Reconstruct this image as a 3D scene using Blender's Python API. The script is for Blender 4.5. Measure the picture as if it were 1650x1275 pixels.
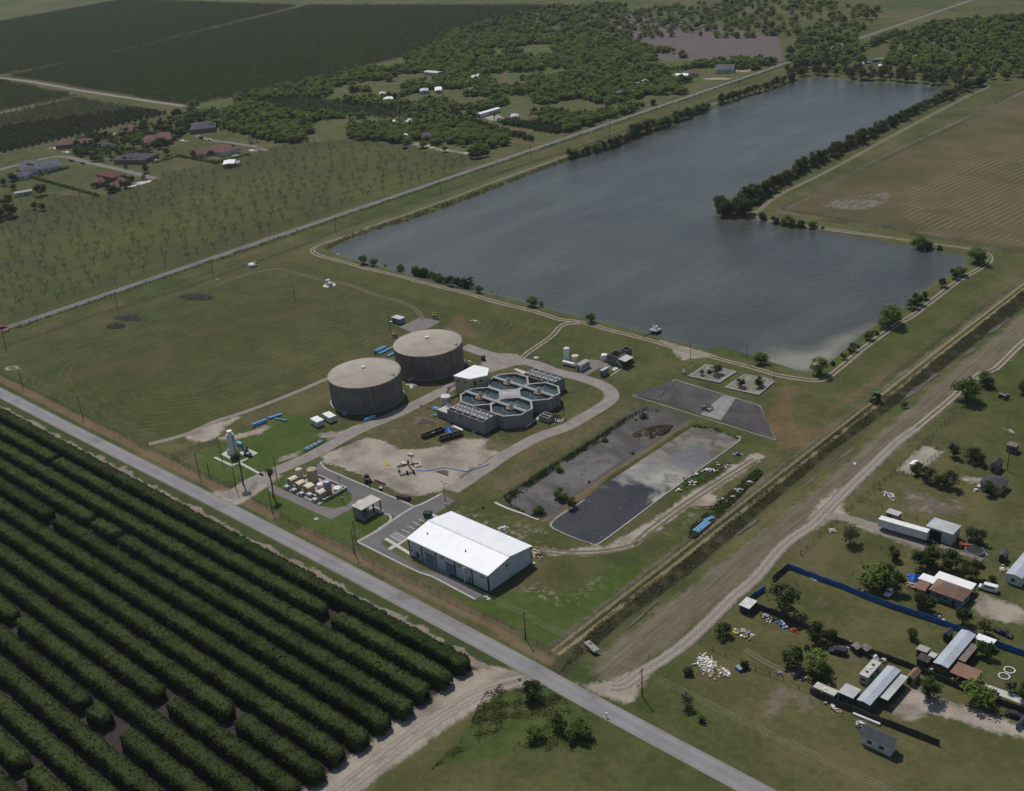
import bpy, bmesh, random
import numpy as np
from math import pi, sin, cos, radians, degrees, atan2, hypot, sqrt, tan
for _o in list(bpy.data.objects): bpy.data.objects.remove(_o)
SC = bpy.context.scene
COL = SC.collection
from mathutils import Matrix, Vector
# ------------------------------------------------------------------ camera
F_PX, CXP, CYP, CAMH = 1879.5, 825.0, 637.5, 210.0
def _cv(dx, dy):
    d = np.array([dx, -dy, -F_PX]); return d/np.linalg.norm(d)
_Y = _cv(2764.95-CXP, -406.5-CYP); _X = -_cv(-1382.3-CXP, -80.3-CYP)
_X = _X-(_X@_Y)*_Y; _X /= np.linalg.norm(_X)
ROT = np.array([_X, _Y, np.cross(_X, _Y)])          # world = ROT @ camera vector
cam = bpy.data.cameras.new('camera'); cam_o = bpy.data.objects.new('camera', cam); COL.objects.link(cam_o)
cam.sensor_width = 36.0; cam.sensor_fit = 'HORIZONTAL'; cam.lens = F_PX/1650*36.0
cam.clip_start = 1.0; cam.clip_end = 30000.0
M4 = Matrix(ROT.tolist()).to_4x4(); M4.translation = (0, 0, CAMH)
cam_o.matrix_world = M4
SC.camera = cam_o
# ------------------------------------------------------------------ sky and sun
SUN_EL, SHADOW_AZ = 57.0, 117.0                      # shadows point this many degrees clockwise from +Y
w = bpy.data.worlds.new('World'); SC.world = w; w.use_nodes = True
nt = w.node_tree; bg = nt.nodes['Background']
sky = nt.nodes.new('ShaderNodeTexSky'); sky.sky_type = 'NISHITA'; sky.sun_disc = False
sky.sun_elevation = radians(SUN_EL); sky.sun_rotation = radians(SHADOW_AZ+180)
sky.air_density = 1.0; sky.dust_density = 1.0; sky.ozone_density = 1.0
nt.links.new(sky.outputs[0], bg.inputs[0]); bg.inputs[1].default_value = 0.07
sl = bpy.data.lights.new('sun', 'SUN'); sl.energy = 3.1; sl.angle = radians(0.5); sl.color = (1.0, 0.955, 0.89)
so = bpy.data.objects.new('sun', sl); COL.objects.link(so)
_a = radians(SHADOW_AZ); _e = radians(SUN_EL)
so.rotation_euler = Vector((sin(_a)*cos(_e), cos(_a)*cos(_e), -sin(_e))).to_track_quat('-Z', 'Y').to_euler()
so.location = (-300, 300, 400)
SC.view_settings.view_transform = 'Standard'; SC.view_settings.look = 'None'
SC.view_settings.exposure = 0.0; SC.view_settings.gamma = 1.0
SC.cycles.max_bounces = 6; SC.cycles.volume_bounces = 0; SC.cycles.transparent_max_bounces = 12
# ------------------------------------------------------------------ from photograph to plan
def G(px, py, z=0.0):
    d = ROT @ np.array([px-CXP, -(py-CYP), -F_PX]); t = (z-CAMH)/d[2]
    return np.array([d[0]*t, d[1]*t, z])
def onY(px, py, Y):
    d = ROT @ np.array([px-CXP, -(py-CYP), -F_PX]); t = Y/d[1]; return np.array([d[0]*t, Y, CAMH+d[2]*t])
def onX(px, py, X):
    d = ROT @ np.array([px-CXP, -(py-CYP), -F_PX]); t = X/d[0]; return np.array([X, d[1]*t, CAMH+d[2]*t])
_Z = dict(a1=(0,80,3.929),a2=(400,80,3.929),a3=(800,80,3.929),a4=(1200,80,3.667),a5=(0,340,3.929),a6=(400,340,3.929),a7=(800,340,3.929),
 a8=(1200,360,3.667),b1=(0,600,3.929),b2=(400,600,3.929),b3=(800,600,3.929),b4=(1200,600,3.667),b5=(0,880,3.929),b6=(400,880,3.929),
 b7=(800,880,3.929),b8=(1200,880,3.667),c1=(680,560,5.893),c2=(440,730,5.893),c3=(620,800,5.893),c4=(860,530,7.857),c5=(1360,850,5.690),c6=(300,640,6.875))
def z(r, *pts):
    ox, oy, s = _Z[r]
    q = [(ox+x/s, oy+y/s) for x, y in pts]
    return q
def z1(r, x, y): return z(r, (x, y))[0]
def gp(r, x, y, h=0.0): return G(*z1(r, x, y), h)
def XY(pts, h=0.0): return np.array([G(p[0], p[1], h)[:2] for p in pts])

def sd_poly(P, poly):
    """signed distance to polygon, positive inside"""
    poly = np.asarray(poly, float); d = np.full(len(P), 1e9); ins = np.zeros(len(P), bool)
    n = len(poly)
    for i in range(n):
        a, b = poly[i], poly[(i+1) % n]; e = b-a; L = max(e@e, 1e-9)
        t = np.clip(((P-a)@e)/L, 0, 1); q = P-a-t[:, None]*e
        d = np.minimum(d, q[:, 0]**2+q[:, 1]**2)
        c = ((a[1] <= P[:, 1]) & (b[1] > P[:, 1])) | ((b[1] <= P[:, 1]) & (a[1] > P[:, 1]))
        if abs(e[1]) > 1e-9:
            ins ^= c & (P[:, 0] < a[0]+(P[:, 1]-a[1])/e[1]*e[0])
    d = np.sqrt(d); return np.where(ins, d, -d)
def d_line(P, line):
    d = np.full(len(P), 1e18); line = np.asarray(line, float)
    for a, b in zip(line[:-1], line[1:]):
        e = b-a; L = max(e@e, 1e-9); t = np.clip(((P-a)@e)/L, 0, 1); q = P-a-t[:, None]*e
        d = np.minimum(d, q[:, 0]**2+q[:, 1]**2)
    return np.sqrt(d)
# ------------------------------------------------------------------ scene tree helpers
def tag(o, label=None, cat=None, group=None, kind=None):
    if label: o['label'] = label
    if cat: o['category'] = cat
    if group: o['group'] = group
    if kind: o['kind'] = kind
    return o
def empty(name, loc, rz=0.0, label=None, cat=None, group=None):
    o = bpy.data.objects.new(name, None); COL.objects.link(o)
    o.location = (loc[0], loc[1], loc[2] if len(loc) > 2 else 0.0); o.rotation_euler = (0, 0, rz)
    o.empty_display_size = 0.5
    return tag(o, label, cat, group)
def link(name, me, parent=None, loc=(0, 0, 0), rz=0.0):
    o = bpy.data.objects.new(name, me); COL.objects.link(o); o.location = loc; o.rotation_euler = (0, 0, rz)
    if parent is not None: o.parent = parent
    return o
def dup(o, loc=None, rz=None, label=None, cat=None, group=None, scale=None):
    c = o.copy(); COL.objects.link(c)
    if loc is not None: c.location = (loc[0], loc[1], loc[2] if len(loc) > 2 else 0.0)
    if rz is not None: c.rotation_euler = (0, 0, rz)
    if scale is not None: c.scale = (scale,)*3 if not isinstance(scale, tuple) else scale
    tag(c, label, cat, group)
    for ch in list(o.children):
        k = ch.copy(); COL.objects.link(k); k.parent = c
        for g2 in list(ch.children):
            q = g2.copy(); COL.objects.link(q); q.parent = k
    return c
class MB:
    """collects shapes into one mesh"""
    def __init__(s): s.v = []; s.f = []; s.m = []; s.cm = 0
    def add(s, vs, fs):
        b = len(s.v); s.v += [tuple(map(float, p)) for p in vs]
        for f in fs: s.f.append([b+i for i in f]); s.m.append(s.cm)
        return s
    def box(s, c, d, rz=0.0):
        cx, cy, cz = c; hx, hy, hz = d[0]/2, d[1]/2, d[2]/2; ca, sa = cos(rz), sin(rz)
        vs = []
        for zz in (-hz, hz):
            for x, y in ((-hx, -hy), (hx, -hy), (hx, hy), (-hx, hy)):
                vs.append((cx+x*ca-y*sa, cy+x*sa+y*ca, cz+zz))
        return s.add(vs, [(0, 3, 2, 1), (4, 5, 6, 7), (0, 1, 5, 4), (1, 2, 6, 5), (2, 3, 7, 6), (3, 0, 4, 7)])
    def bx(s, x0, x1, y0, y1, z0, z1): return s.box(((x0+x1)/2, (y0+y1)/2, (z0+z1)/2), (x1-x0, y1-y0, z1-z0))
    def tube(s, p, q, r0, r1=None, n=8, cap=True):
        r1 = r0 if r1 is None else r1
        p = Vector(p); q = Vector(q); d = (q-p).normalized() if (q-p).length > 1e-6 else Vector((0, 0, 1))
        u = d.orthogonal().normalized(); w_ = d.cross(u)
        vs = []
        for c, r in ((p, r0), (q, r1)):
            for i in range(n):
                a = 2*pi*i/n; vs.append(c+u*(r*cos(a))+w_*(r*sin(a)))
        fs = [(i, (i+1) % n, n+(i+1) % n, n+i) for i in range(n)]
        if cap: fs += [tuple(range(n-1, -1, -1)), tuple(range(n, 2*n))]
        return s.add(vs, fs)
    def path(s, pts, r, n=6):
        for a, b in zip(pts[:-1], pts[1:]): s.tube(a, b, r, r, n)
        return s
    def lathe(s, prof, n=32, c=(0, 0)):
        vs = []; fs = []
        for r, zz in prof:
            for i in range(n):
                a = 2*pi*i/n; vs.append((c[0]+r*cos(a), c[1]+r*sin(a), zz))
        m = len(prof)
        for j in range(m-1):
            for i in range(n): fs.append((j*n+i, j*n+(i+1) % n, (j+1)*n+(i+1) % n, (j+1)*n+i))
        if prof[-1][0] > 1e-4: fs.append(tuple((m-1)*n+i for i in range(n)))
        if prof[0][0] > 1e-4: fs.append(tuple(reversed(range(n))))
        return s.add(vs, fs)
    def prism(s, poly, z0, z1):
        n = len(poly); vs = [(p[0], p[1], z0) for p in poly]+[(p[0], p[1], z1) for p in poly]
        a = sum(poly[i][0]*poly[(i+1) % n][1]-poly[(i+1) % n][0]*poly[i][1] for i in range(n))
        if a < 0:
            vs = vs[:n][::-1]+vs[n:][::-1]
        return s.add(vs, [tuple(reversed(range(n))), tuple(range(n, 2*n))]+[(i, (i+1) % n, n+(i+1) % n, n+i) for i in range(n)])
    def ring(s, outer, inner, z0, z1):
        n = len(outer)
        vs = [(p[0], p[1], zz) for zz in (z0, z1) for pl in (outer, inner) for p in pl]
        fs = []
        for i in range(n):
            j = (i+1) % n
            fs += [(i, j, 2*n+j, 2*n+i), (n+j, n+i, 3*n+i, 3*n+j), (2*n+i, 2*n+j, 3*n+j, 3*n+i), (j, i, n+i, n+j)]
        return s.add(vs, fs)
    def mesh(s, name, mats, smooth=False):
        me = bpy.data.meshes.new(name); me.from_pydata(s.v, [], s.f)
        if not isinstance(mats, (list, tuple)): mats = [mats]
        for m in mats: me.materials.append(m)
        if len(mats) > 1: me.polygons.foreach_set('material_index', s.m)
        if smooth:
            me.polygons.foreach_set('use_smooth', [True]*len(me.polygons)); me.set_sharp_from_angle(angle=radians(35))
        me.update(); return me
    def build(s, name, mats, parent=None, loc=(0, 0, 0), rz=0.0, smooth=False):
        return link(name, s.mesh(name, mats, smooth), parent, loc, rz)
def npmesh(name, V, F, mats, mi=None, smooth=False):
    """V (n,3), F (m,k) arrays"""
    me = bpy.data.meshes.new(name); V = np.ascontiguousarray(V, np.float32); F = np.ascontiguousarray(F, np.int32)
    m, k = F.shape
    me.vertices.add(len(V)); me.vertices.foreach_set('co', V.ravel())
    me.loops.add(m*k); me.loops.foreach_set('vertex_index', F.ravel())
    me.polygons.add(m); me.polygons.foreach_set('loop_start', np.arange(0, m*k, k, dtype=np.int32))
    me.polygons.foreach_set('loop_total', np.full(m, k, np.int32))
    if not isinstance(mats, (list, tuple)): mats = [mats]
    for t in mats: me.materials.append(t)
    if mi is not None: me.polygons.foreach_set('material_index', np.ascontiguousarray(mi, np.int32))
    if smooth: me.polygons.foreach_set('use_smooth', np.ones(m, bool))
    me.update(calc_edges=True); return me
# ------------------------------------------------------------------ materials
class NT:
    def __init__(s, name):
        s.m = bpy.data.materials.new(name); s.m.use_nodes = True; s.t = s.m.node_tree; s.t.nodes.clear()
        s.out = s.t.nodes.new('ShaderNodeOutputMaterial'); s._pos = None
    def n(s, typ, **kw):
        o = s.t.nodes.new(typ)
        for k, v in kw.items(): setattr(o, k, v)
        return o
    def l(s, a, b): s.t.links.new(a, b)
    def put(s, sock, v):
        if hasattr(v, 'is_linked') or isinstance(v, bpy.types.NodeSocket): s.l(v, sock)
        elif isinstance(v, (tuple, list)) and len(v) == 3 and sock.type == 'RGBA': sock.default_value = (*v, 1)
        else: sock.default_value = v
    def pos(s):
        if s._pos is None: s._pos = s.n('ShaderNodeNewGeometry').outputs['Position']
        return s._pos
    def obj(s): return s.n('ShaderNodeTexCoord').outputs['Object']
    def scale(s, v, sc):
        m = s.n('ShaderNodeMapping'); s.l(v, m.inputs[0]); m.inputs[3].default_value = sc; return m.outputs[0]
    def noise(s, scale, detail=2.0, vec=None, rough=0.5, dist=0.0):
        o = s.n('ShaderNodeTexNoise'); s.l(vec if vec is not None else s.pos(), o.inputs['Vector'])
        o.inputs['Scale'].default_value = scale; o.inputs['Detail'].default_value = detail
        o.inputs['Roughness'].default_value = rough; o.inputs['Distortion'].default_value = dist
        return o.outputs['Fac']
    def math(s, op, a, b=None, c=None, clamp=False):
        o = s.n('ShaderNodeMath', operation=op, use_clamp=clamp); s.put(o.inputs[0], a)
        if b is not None: s.put(o.inputs[1], b)
        if c is not None: s.put(o.inputs[2], c)
        return o.outputs[0]
    def step(s, v, lo, hi, a=0.0, b=1.0):
        o = s.n('ShaderNodeMapRange', interpolation_type='SMOOTHSTEP'); s.put(o.inputs[0], v)
        for i, x in zip((1, 2, 3, 4), (lo, hi, a, b)): o.inputs[i].default_value = x
        return o.outputs[0]
    def mix(s, f, a, b, blend='MIX'):
        o = s.n('ShaderNodeMix', data_type='RGBA', blend_type=blend); s.put(o.inputs[0], f); s.put(o.inputs[6], a); s.put(o.inputs[7], b)
        return o.outputs[2]
    def attr(s, name): return s.n('ShaderNodeAttribute', attribute_name=name).outputs['Fac']
    def rnd(s): return s.n('ShaderNodeObjectInfo').outputs['Random']
    def bump(s, h, strength, dist=0.1):
        o = s.n('ShaderNodeBump'); s.l(h, o.inputs['Height']); o.inputs['Strength'].default_value = strength; o.inputs['Distance'].default_value = dist
        return o.outputs['Normal']
    def bsdf(s, col, rough=0.8, metal=0.0, normal=None, spec=0.3, trans=0.0, alpha=None):
        o = s.n('ShaderNodeBsdfPrincipled'); s.put(o.inputs['Base Color'], col); s.put(o.inputs['Roughness'], rough)
        o.inputs['Metallic'].default_value = metal; o.inputs['Specular IOR Level'].default_value = spec
        if normal is not None: s.l(normal, o.inputs['Normal'])
        if alpha is not None: s.put(o.inputs['Alpha'], alpha)
        s.l(o.outputs[0], s.out.inputs[0]); return o
def pm(name, c1, c2=None, scale=0.6, rough=0.7, metal=0.0, streak=False, bump=0.0, spec=0.3, spots=None):
    """weathered paint / metal / concrete: two tones broken by noise, optional run-down streaks"""
    t = NT(name); c2 = c2 or tuple(x*0.8 for x in c1)
    f = t.step(t.noise(scale, 5, rough=0.65), 0.35, 0.68)
    col = t.mix(f, c1, c2)
    if streak:
        v = t.scale(t.pos(), (1.6, 1.6, 0.07)); col = t.mix(t.step(t.noise(1.0, 4, v), 0.5, 0.72, 0, 0.75), col, tuple(x*0.55 for x in c2))
    if spots: col = t.mix(t.step(t.noise(scale*4, 3), 0.62, 0.7), col, spots)
    nrm = t.bump(t.noise(scale*8, 3), bump, 0.05) if bump else None
    t.bsdf(col, rough, metal, nrm, spec); return t.m
def ribbed(name, c1, c2, per=0.9, axis=0, rough=0.45, metal=0.0):
    """sheet-metal: standing ribs along an object axis + faint dirt"""
    t = NT(name); o = t.obj(); sx = t.n('ShaderNodeSeparateXYZ'); t.l(o, sx.inputs[0])
    k = t.math('FRACT', t.math('DIVIDE', sx.outputs[axis], per))
    rib = t.step(t.math('ABSOLUTE', t.math('SUBTRACT', k, 0.5)), 0.38, 0.46)
    col = t.mix(t.step(t.noise(0.25, 4), 0.35, 0.7), c1, c2)
    col = t.mix(t.math('MULTIPLY', rib, 0.35), col, tuple(x*0.6 for x in c2))
    t.bsdf(col, rough, metal, t.bump(rib, 0.5, 0.06), 0.4); return t.m
def leafmat(name, c1, c2, vs=0.35):
    t = NT(name)
    r = t.rnd(); n1 = t.noise(vs, 2); n2 = t.noise(vs*7, 1)
    f = t.math('ADD', t.math('MULTIPLY', n1, 0.75), t.math('ADD', t.math('MULTIPLY', n2, 0.55), t.math('MULTIPLY', r, 0.35)))
    col = t.mix(t.step(f, 0.45, 1.15), c1, c2)
    o = t.bsdf(col, 0.75, 0, None, 0.08)
    tr = t.n('ShaderNodeBsdfTranslucent'); t.l(t.mix(0.4, col, c2), tr.inputs[0])
    mx = t.n('ShaderNodeMixShader'); mx.inputs[0].default_value = 0.36; t.l(o.outputs[0], mx.inputs[1]); t.l(tr.outputs[0], mx.inputs[2])
    t.l(mx.outputs[0], t.out.inputs[0]); return t.m
M = {}
M['concrete'] = pm('concrete', (.36, .34, .31), (.27, .255, .235), .5, .9, streak=False, bump=.2)
M['concrete_light'] = pm('concrete_light', (.52, .50, .46), (.42, .40, .36), .5, .9)
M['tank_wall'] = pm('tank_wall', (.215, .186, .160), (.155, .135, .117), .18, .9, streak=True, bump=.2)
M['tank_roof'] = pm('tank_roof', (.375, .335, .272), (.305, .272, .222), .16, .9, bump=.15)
M['basin_wall'] = pm('basin_wall', (.29, .272, .255), (.22, .206, .193), .3, .9, streak=True)
M['basin_rim'] = pm('basin_rim', (.40, .385, .345), (.31, .295, .265), .5, .9)
M['galv'] = pm('galvanised_steel', (.36, .37, .39), (.26, .27, .29), .8, .5, .2)
M['steel_dark'] = pm('dark_steel', (.035, .033, .032), (.06, .045, .035), .8, .6)
M['rust'] = pm('rusty_steel', (.16, .07, .04), (.09, .045, .03), 1.2, .8)
M['white'] = pm('white_paint', (.78, .78, .76), (.66, .66, .64), .5, .5)
M['white_dirty'] = pm('dirty_white', (.62, .61, .57), (.46, .44, .40), .6, .6)
M['cream'] = pm('cream_plastic', (.66, .60, .44), (.56, .50, .36), .7, .55)
M['beige'] = pm('beige_wall', (.42, .33, .22), (.34, .26, .17), .6, .7)
M['tan'] = pm('tan_wood', (.34, .24, .14), (.25, .17, .10), .9, .8)
M['yellow_wall'] = pm('pale_yellow_siding', (.46, .43, .27), (.38, .35, .22), .5, .7)
M['bluegrey'] = pm('blue_grey_paint', (.22, .27, .34), (.17, .21, .27), .6, .5)
M['blue_pipe'] = pm('blue_pvc', (.16, .36, .62), (.22, .44, .70), .9, .4)
M['blue_tarp'] = pm('blue_tarp', (.02, .10, .48), (.03, .15, .60), 1.2, .5)
M['wood_pole'] = pm('pole_wood', (.060, .048, .038), (.040, .032, .027), .8, .9)
M['wood_dark'] = pm('dark_boards', (.045, .04, .036), (.075, .065, .055), .7, .9)
M['wood_grey'] = pm('grey_boards', (.20, .175, .15), (.13, .115, .10), .8, .9)
M['black'] = pm('black_rubber', (.015, .015, .016), (.025, .025, .025), 1, .7)
M['glass'] = pm('window_glass', (.03, .035, .045), (.05, .055, .065), .4, .12, spec=.6)
M['bark'] = pm('bark', (.09, .075, .06), (.055, .045, .036), 1.5, .95)
M['bark_pale'] = pm('grey_bark', (.095, .086, .080), (.060, .055, .052), 1.0, .95)
M['roof_white'] = ribbed('white_roof_sheet', (.86, .87, .88), (.80, .81, .83), 1.0, 0)
M['roof_white_plain'] = pm('white_flat_roof', (.84, .84, .84), (.76, .76, .76), .4, .5)
M['wall_grey'] = ribbed('grey_wall_sheet', (.56, .58, .61), (.50, .52, .55), .9, 0)
M['roof_grey'] = ribbed('grey_roof_sheet', (.42, .45, .51), (.35, .37, .42), .9, 1, .5, .1)
M['roof_galv'] = ribbed('galvanised_roof_sheet', (.46, .47, .48), (.36, .37, .37), .8, 1, .5, .1)
M['roof_brown'] = pm('brown_shingles', (.23, .15, .11), (.17, .11, .08), .8, .9, bump=.3)
M['roof_red'] = pm('red_clay_tiles', (.14, .062, .050), (.10, .047, .040), .6, .9, bump=.3)
M['roof_maroon'] = pm('dull_maroon_shingles', (.13, .068, .062), (.10, .055, .05), .6, .9)
M['roof_tanbrown'] = pm('tan_brown_roof', (.24, .135, .09), (.19, .11, .072), .6, .85)
M['roof_dark'] = pm('dark_grey_shingles', (.045, .047, .056), (.062, .063, .072), .7, .9)
M['roof_slate'] = pm('slate_grey_shingles', (.085, .09, .105), (.065, .07, .082), .6, .9)
M['wall_green'] = pm('green_siding', (.035, .10, .065), (.025, .075, .05), .6, .7)
M['wall_teal'] = pm('teal_siding', (.16, .27, .29), (.12, .21, .23), .5, .7)
M['wall_brick'] = pm('tan_brick', (.27, .19, .14), (.20, .14, .10), .8, .9)
M['wall_white'] = pm('white_siding', (.60, .60, .57), (.50, .50, .47), .5, .7)
M['red_paint'] = pm('red_paint', (.40, .035, .025), (.30, .03, .02), .8, .35, spec=.5)
M['orange_paint'] = pm('orange_paint', (.50, .11, .03), (.38, .08, .03), .8, .5)
M['yellow_paint'] = pm('yellow_paint', (.50, .36, .08), (.38, .27, .07), .8, .5)
M['green_paint'] = pm('tractor_green', (.03, .12, .04), (.02, .08, .03), .8, .4, spec=.5)
M['blue_paint'] = pm('blue_fence_paint', (.028, .115, .36), (.034, .135, .42), .35, .6, streak=True)
M['navy'] = pm('dark_navy_paint', (.018, .022, .035), (.025, .028, .04), .7, .3, spec=.5)
M['leaf_citrus'] = leafmat('citrus_leaves', (.027, .043, .011), (.074, .102, .028), .16)
M['leaf_dark'] = leafmat('dark_leaves', (.040, .060, .017), (.080, .108, .030))
M['leaf_mesquite'] = leafmat('mesquite_leaves', (.115, .158, .034), (.190, .245, .060), .10)
M['leaf_willow'] = leafmat('fresh_leaves', (.080, .120, .024), (.150, .205, .050))
M['leaf_olive'] = leafmat('olive_leaves', (.062, .078, .032), (.110, .125, .055))
M['leaf_dry'] = leafmat('dry_reeds', (.11, .075, .042), (.17, .12, .07))
M['twig'] = leafmat('bare_twigs', (.085, .075, .068), (.13, .115, .105))
M['brushpile'] = leafmat('cut_branches', (.12, .105, .098), (.26, .235, .22))
M['weed'] = leafmat('weeds', (.060, .084, .022), (.125, .145, .050))
M['leaf_ditch'] = leafmat('ditch_growth', (.055, .062, .026), (.105, .105, .050))
# road surfaces
def roadmat(name, c1, c2, crack=0.5):
    t = NT(name); uv = t.n('ShaderNodeUVMap').outputs[0]
    s = t.n('ShaderNodeSeparateXYZ'); t.l(uv, s.inputs[0])
    au = t.math('ABSOLUTE', s.outputs[0])
    wheel = t.step(t.math('ABSOLUTE', t.math('SUBTRACT', au, 0.48)), 0.10, 0.28)
    col = t.mix(t.step(t.noise(0.09, 4), .35, .65), c1, c2)
    col = t.mix(t.math('MULTIPLY', wheel, 0.25), col, tuple(x*0.72 for x in c2))
    st = t.noise(1.0, 4, t.scale(uv, (3.0, .03, 1)))
    col = t.mix(t.step(st, .5, .75, 0, .35), col, tuple(x*.62 for x in c2))
    vo = t.n('ShaderNodeTexVoronoi', feature='DISTANCE_TO_EDGE'); t.l(t.pos(), vo.inputs['Vector']); vo.inputs['Scale'].default_value = 0.11
    ck = t.math('MULTIPLY', t.step(vo.outputs['Distance'], 0.0, 0.012, 1, 0), crack)
    col = t.mix(ck, col, tuple(x*.5 for x in c2))
    pt = t.step(t.noise(.09, 5, rough=.65), .56, .66, 0, .42); col = t.mix(pt, col, tuple(x*.55 for x in c2))
    edge = t.step(t.math('ADD', au, t.math('MULTIPLY', t.noise(.5, 5, rough=.65), .34)), 1.04, 1.12)
    col = t.mix(edge, col, (.20, .18, .14))
    t.bsdf(col, .9, 0, t.bump(t.noise(4, 2), .15)); return t.m
M['road'] = roadmat('worn_asphalt', (.265, .255, .252), (.215, .207, .207), .15)
M['road_back'] = roadmat('grey_asphalt', (.175, .165, .165), (.15, .142, .142), .2)
M['asphalt'] = pm('dark_asphalt', (.145, .135, .134), (.118, .11, .11), .12, .9, bump=.1)
M['gravel'] = pm('gravel_drive', (.27, .24, .212), (.21, .185, .165), .2, .95, bump=.4)
M['gravel_grey'] = pm('grey_gravel_drive', (.19, .172, .162), (.155, .14, .132), .2, .95, bump=.4)
M['paint_white'] = pm('road_paint', (.62, .61, .58), (.48, .47, .45), 1, .8)
M['kerb'] = pm('kerb_concrete', (.40, .385, .365), (.32, .31, .295), .6, .9)
M['slab_dark'] = pm('stained_concrete', (.055, .049, .051), (.092, .083, .082), .13, .9, streak=False, bump=.3)
M['slab_pale'] = pm('pale_concrete', (.28, .265, .25), (.20, .19, .18), .3, .9, streak=False)
def trackmat(name, dirt, grass, ruts=True, alpha_edge=True):
    t = NT(name); uv = t.n('ShaderNodeUVMap').outputs[0]
    s = t.n('ShaderNodeSeparateXYZ'); t.l(uv, s.inputs[0]); au = t.math('ABSOLUTE', s.outputs[0])
    n = t.noise(.35, 4); n2 = t.noise(1.6, 3)
    w_ = t.math('ADD', t.math('MULTIPLY', n, .7), t.math('MULTIPLY', n2, .35))
    if ruts:
        r = t.math('ABSOLUTE', t.math('SUBTRACT', au, .47))
        a = t.step(t.math('ADD', r, t.math('MULTIPLY', t.math('SUBTRACT', w_, .5), .5)), .16, .36, 1, 0)
    else:
        a = t.step(t.math('ADD', au, t.math('MULTIPLY', t.math('SUBTRACT', w_, .5), .8)), .72, .98, 1, 0)
    col = t.mix(t.step(n2, .35, .7), dirt, tuple(x*.78 for x in dirt))
    col = t.mix(t.step(t.noise(.12, 3), .5, .75, 0, .5), col, tuple(x*.7 for x in dirt))
    o = t.bsdf(col, .95, 0, t.bump(n2, .1), .1)
    tr = t.n('ShaderNodeBsdfTransparent'); mx = t.n('ShaderNodeMixShader')
    t.l(a, mx.inputs[0]); t.l(tr.outputs[0], mx.inputs[1]); t.l(o.outputs[0], mx.inputs[2]); t.l(mx.outputs[0], t.out.inputs[0])
    return t.m
M['track_pale'] = trackmat('pale_caliche_track', (.30, .25, .20), None, True)
M['track_tan'] = trackmat('tan_dirt_track', (.25, .215, .115), None, True)
M['track_dirt'] = trackmat('dirt_road', (.265, .23, .195), None, False)
M['track_lane'] = trackmat('caliche_lane', (.33, .285, .24), None, True)
M['track_faint'] = trackmat('faint_track', (.17, .145, .095), None, True)
# waters
def watermat(name, deep, silt, attr=None, wave=.25, rough=.12, sc=.16, dirv=(1, 1, 1), strength=.5):
    t = NT(name); v = t.scale(t.pos(), dirv)
    col = t.mix(t.step(t.noise(.012, 4, rough=.6), .35, .7), deep, tuple(x*.68 for x in deep))
    col = t.mix(t.step(t.noise(.05, 3, t.scale(t.pos(), (1, .2, 1))), .45, .70, 0, .45), col, tuple(x*1.55 for x in deep))
    if attr:
        f = t.step(t.math('ADD', t.attr(attr), t.math('MULTIPLY', t.math('SUBTRACT', t.noise(.05, 4), .5), 26)), -14, 12)
        col = t.mix(f, col, silt)
    h1 = t.noise(sc, 4, v, .6, .4); h2 = t.noise(sc*3.5, 3, v, .6)
    h = t.math('ADD', h1, t.math('MULTIPLY', h2, .4))
    cap = t.step(t.math('MULTIPLY', t.noise(sc*2.6, 2, v, .6), t.step(t.noise(.02, 3), .35, .7, .88, 1.08)), .64, .72, 0, .32)  # pale wind sparkle painted into the water colour
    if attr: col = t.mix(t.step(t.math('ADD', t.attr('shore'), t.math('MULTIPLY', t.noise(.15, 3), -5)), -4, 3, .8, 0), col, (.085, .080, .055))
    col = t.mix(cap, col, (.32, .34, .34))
    t.bsdf(col, rough, 0, t.bump(h, strength, 1.2), .28 if attr else .5); return t.m
# ------------------------------------------------------------------ terrain
LAKE_PX = [(527,402),(570.5,382),(629,363),(652,358),(747,324),(820,295),(876,273),(917,258),(991,239),(1021,224),(1080,205),(1141,178),(1200,158),(1241,147),
 (1276,132),(1314,123.6),(1391,131),(1473,136),(1546,144),(1500,165),(1445,192),(1374.5,227),(1303.6,259),(1246,285),(1200,307),(1162,326),(1152,340),(1165,351),(1210,351),
 (1254.5,364),(1320,372),(1391,383),(1467,397),(1560,412),(1554.5,428),(1513.6,453),(1486,469),(1459,494),(1418,521),(1391,537),(1358,567),(1334,586),(1306,601),
 (1254.5,593),(1200,581),(1118,559),(1054.5,541),(998.5,526),(953,516),(907,505),(851,490),(805,477),(761,469),(700,454),(654.5,442),(604,428),(553,414)]
LAKE_Z = 1.0
LAKE = XY(LAKE_PX, LAKE_Z)
MUD_PX = z('b3', (65,820),(250,930),(350,900),(480,775),(700,622),(960,455),(1195,312),(1110,265),(1030,238),(940,230),(800,310),(640,430),(300,655))
POND_PX = z('b3', (338,955),(430,1020),(600,1082),(650,1078),(760,1000),(1000,820),(1300,600),(1537,430),(1400,365),(1250,340),(1000,500),(700,700),(500,845))
MUD, POND = XY(MUD_PX, -.5), XY(POND_PX, -.5)
DITCH_PX = [(962,1052),(982,1036),(1014,1010),(1110,925),(1216,840),(1317,765),(1358,732),(1486,620),(1554,572),(1617,521),(1700,455),(1900,300)]
DITCH = XY(DITCH_PX, -2.0)
CANAL = XY([(0,560),(350,437),(560,362),(800,275),(1000,208),(1250,118)])
MOUND = XY([(1087,611),(1115,580),(1160,570),(1262,604),(1262,650),(1226,655),(1180,641)])
SWALE = XY(z('b7', (0,1130),(60,1060),(200,960),(330,940)))
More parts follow.
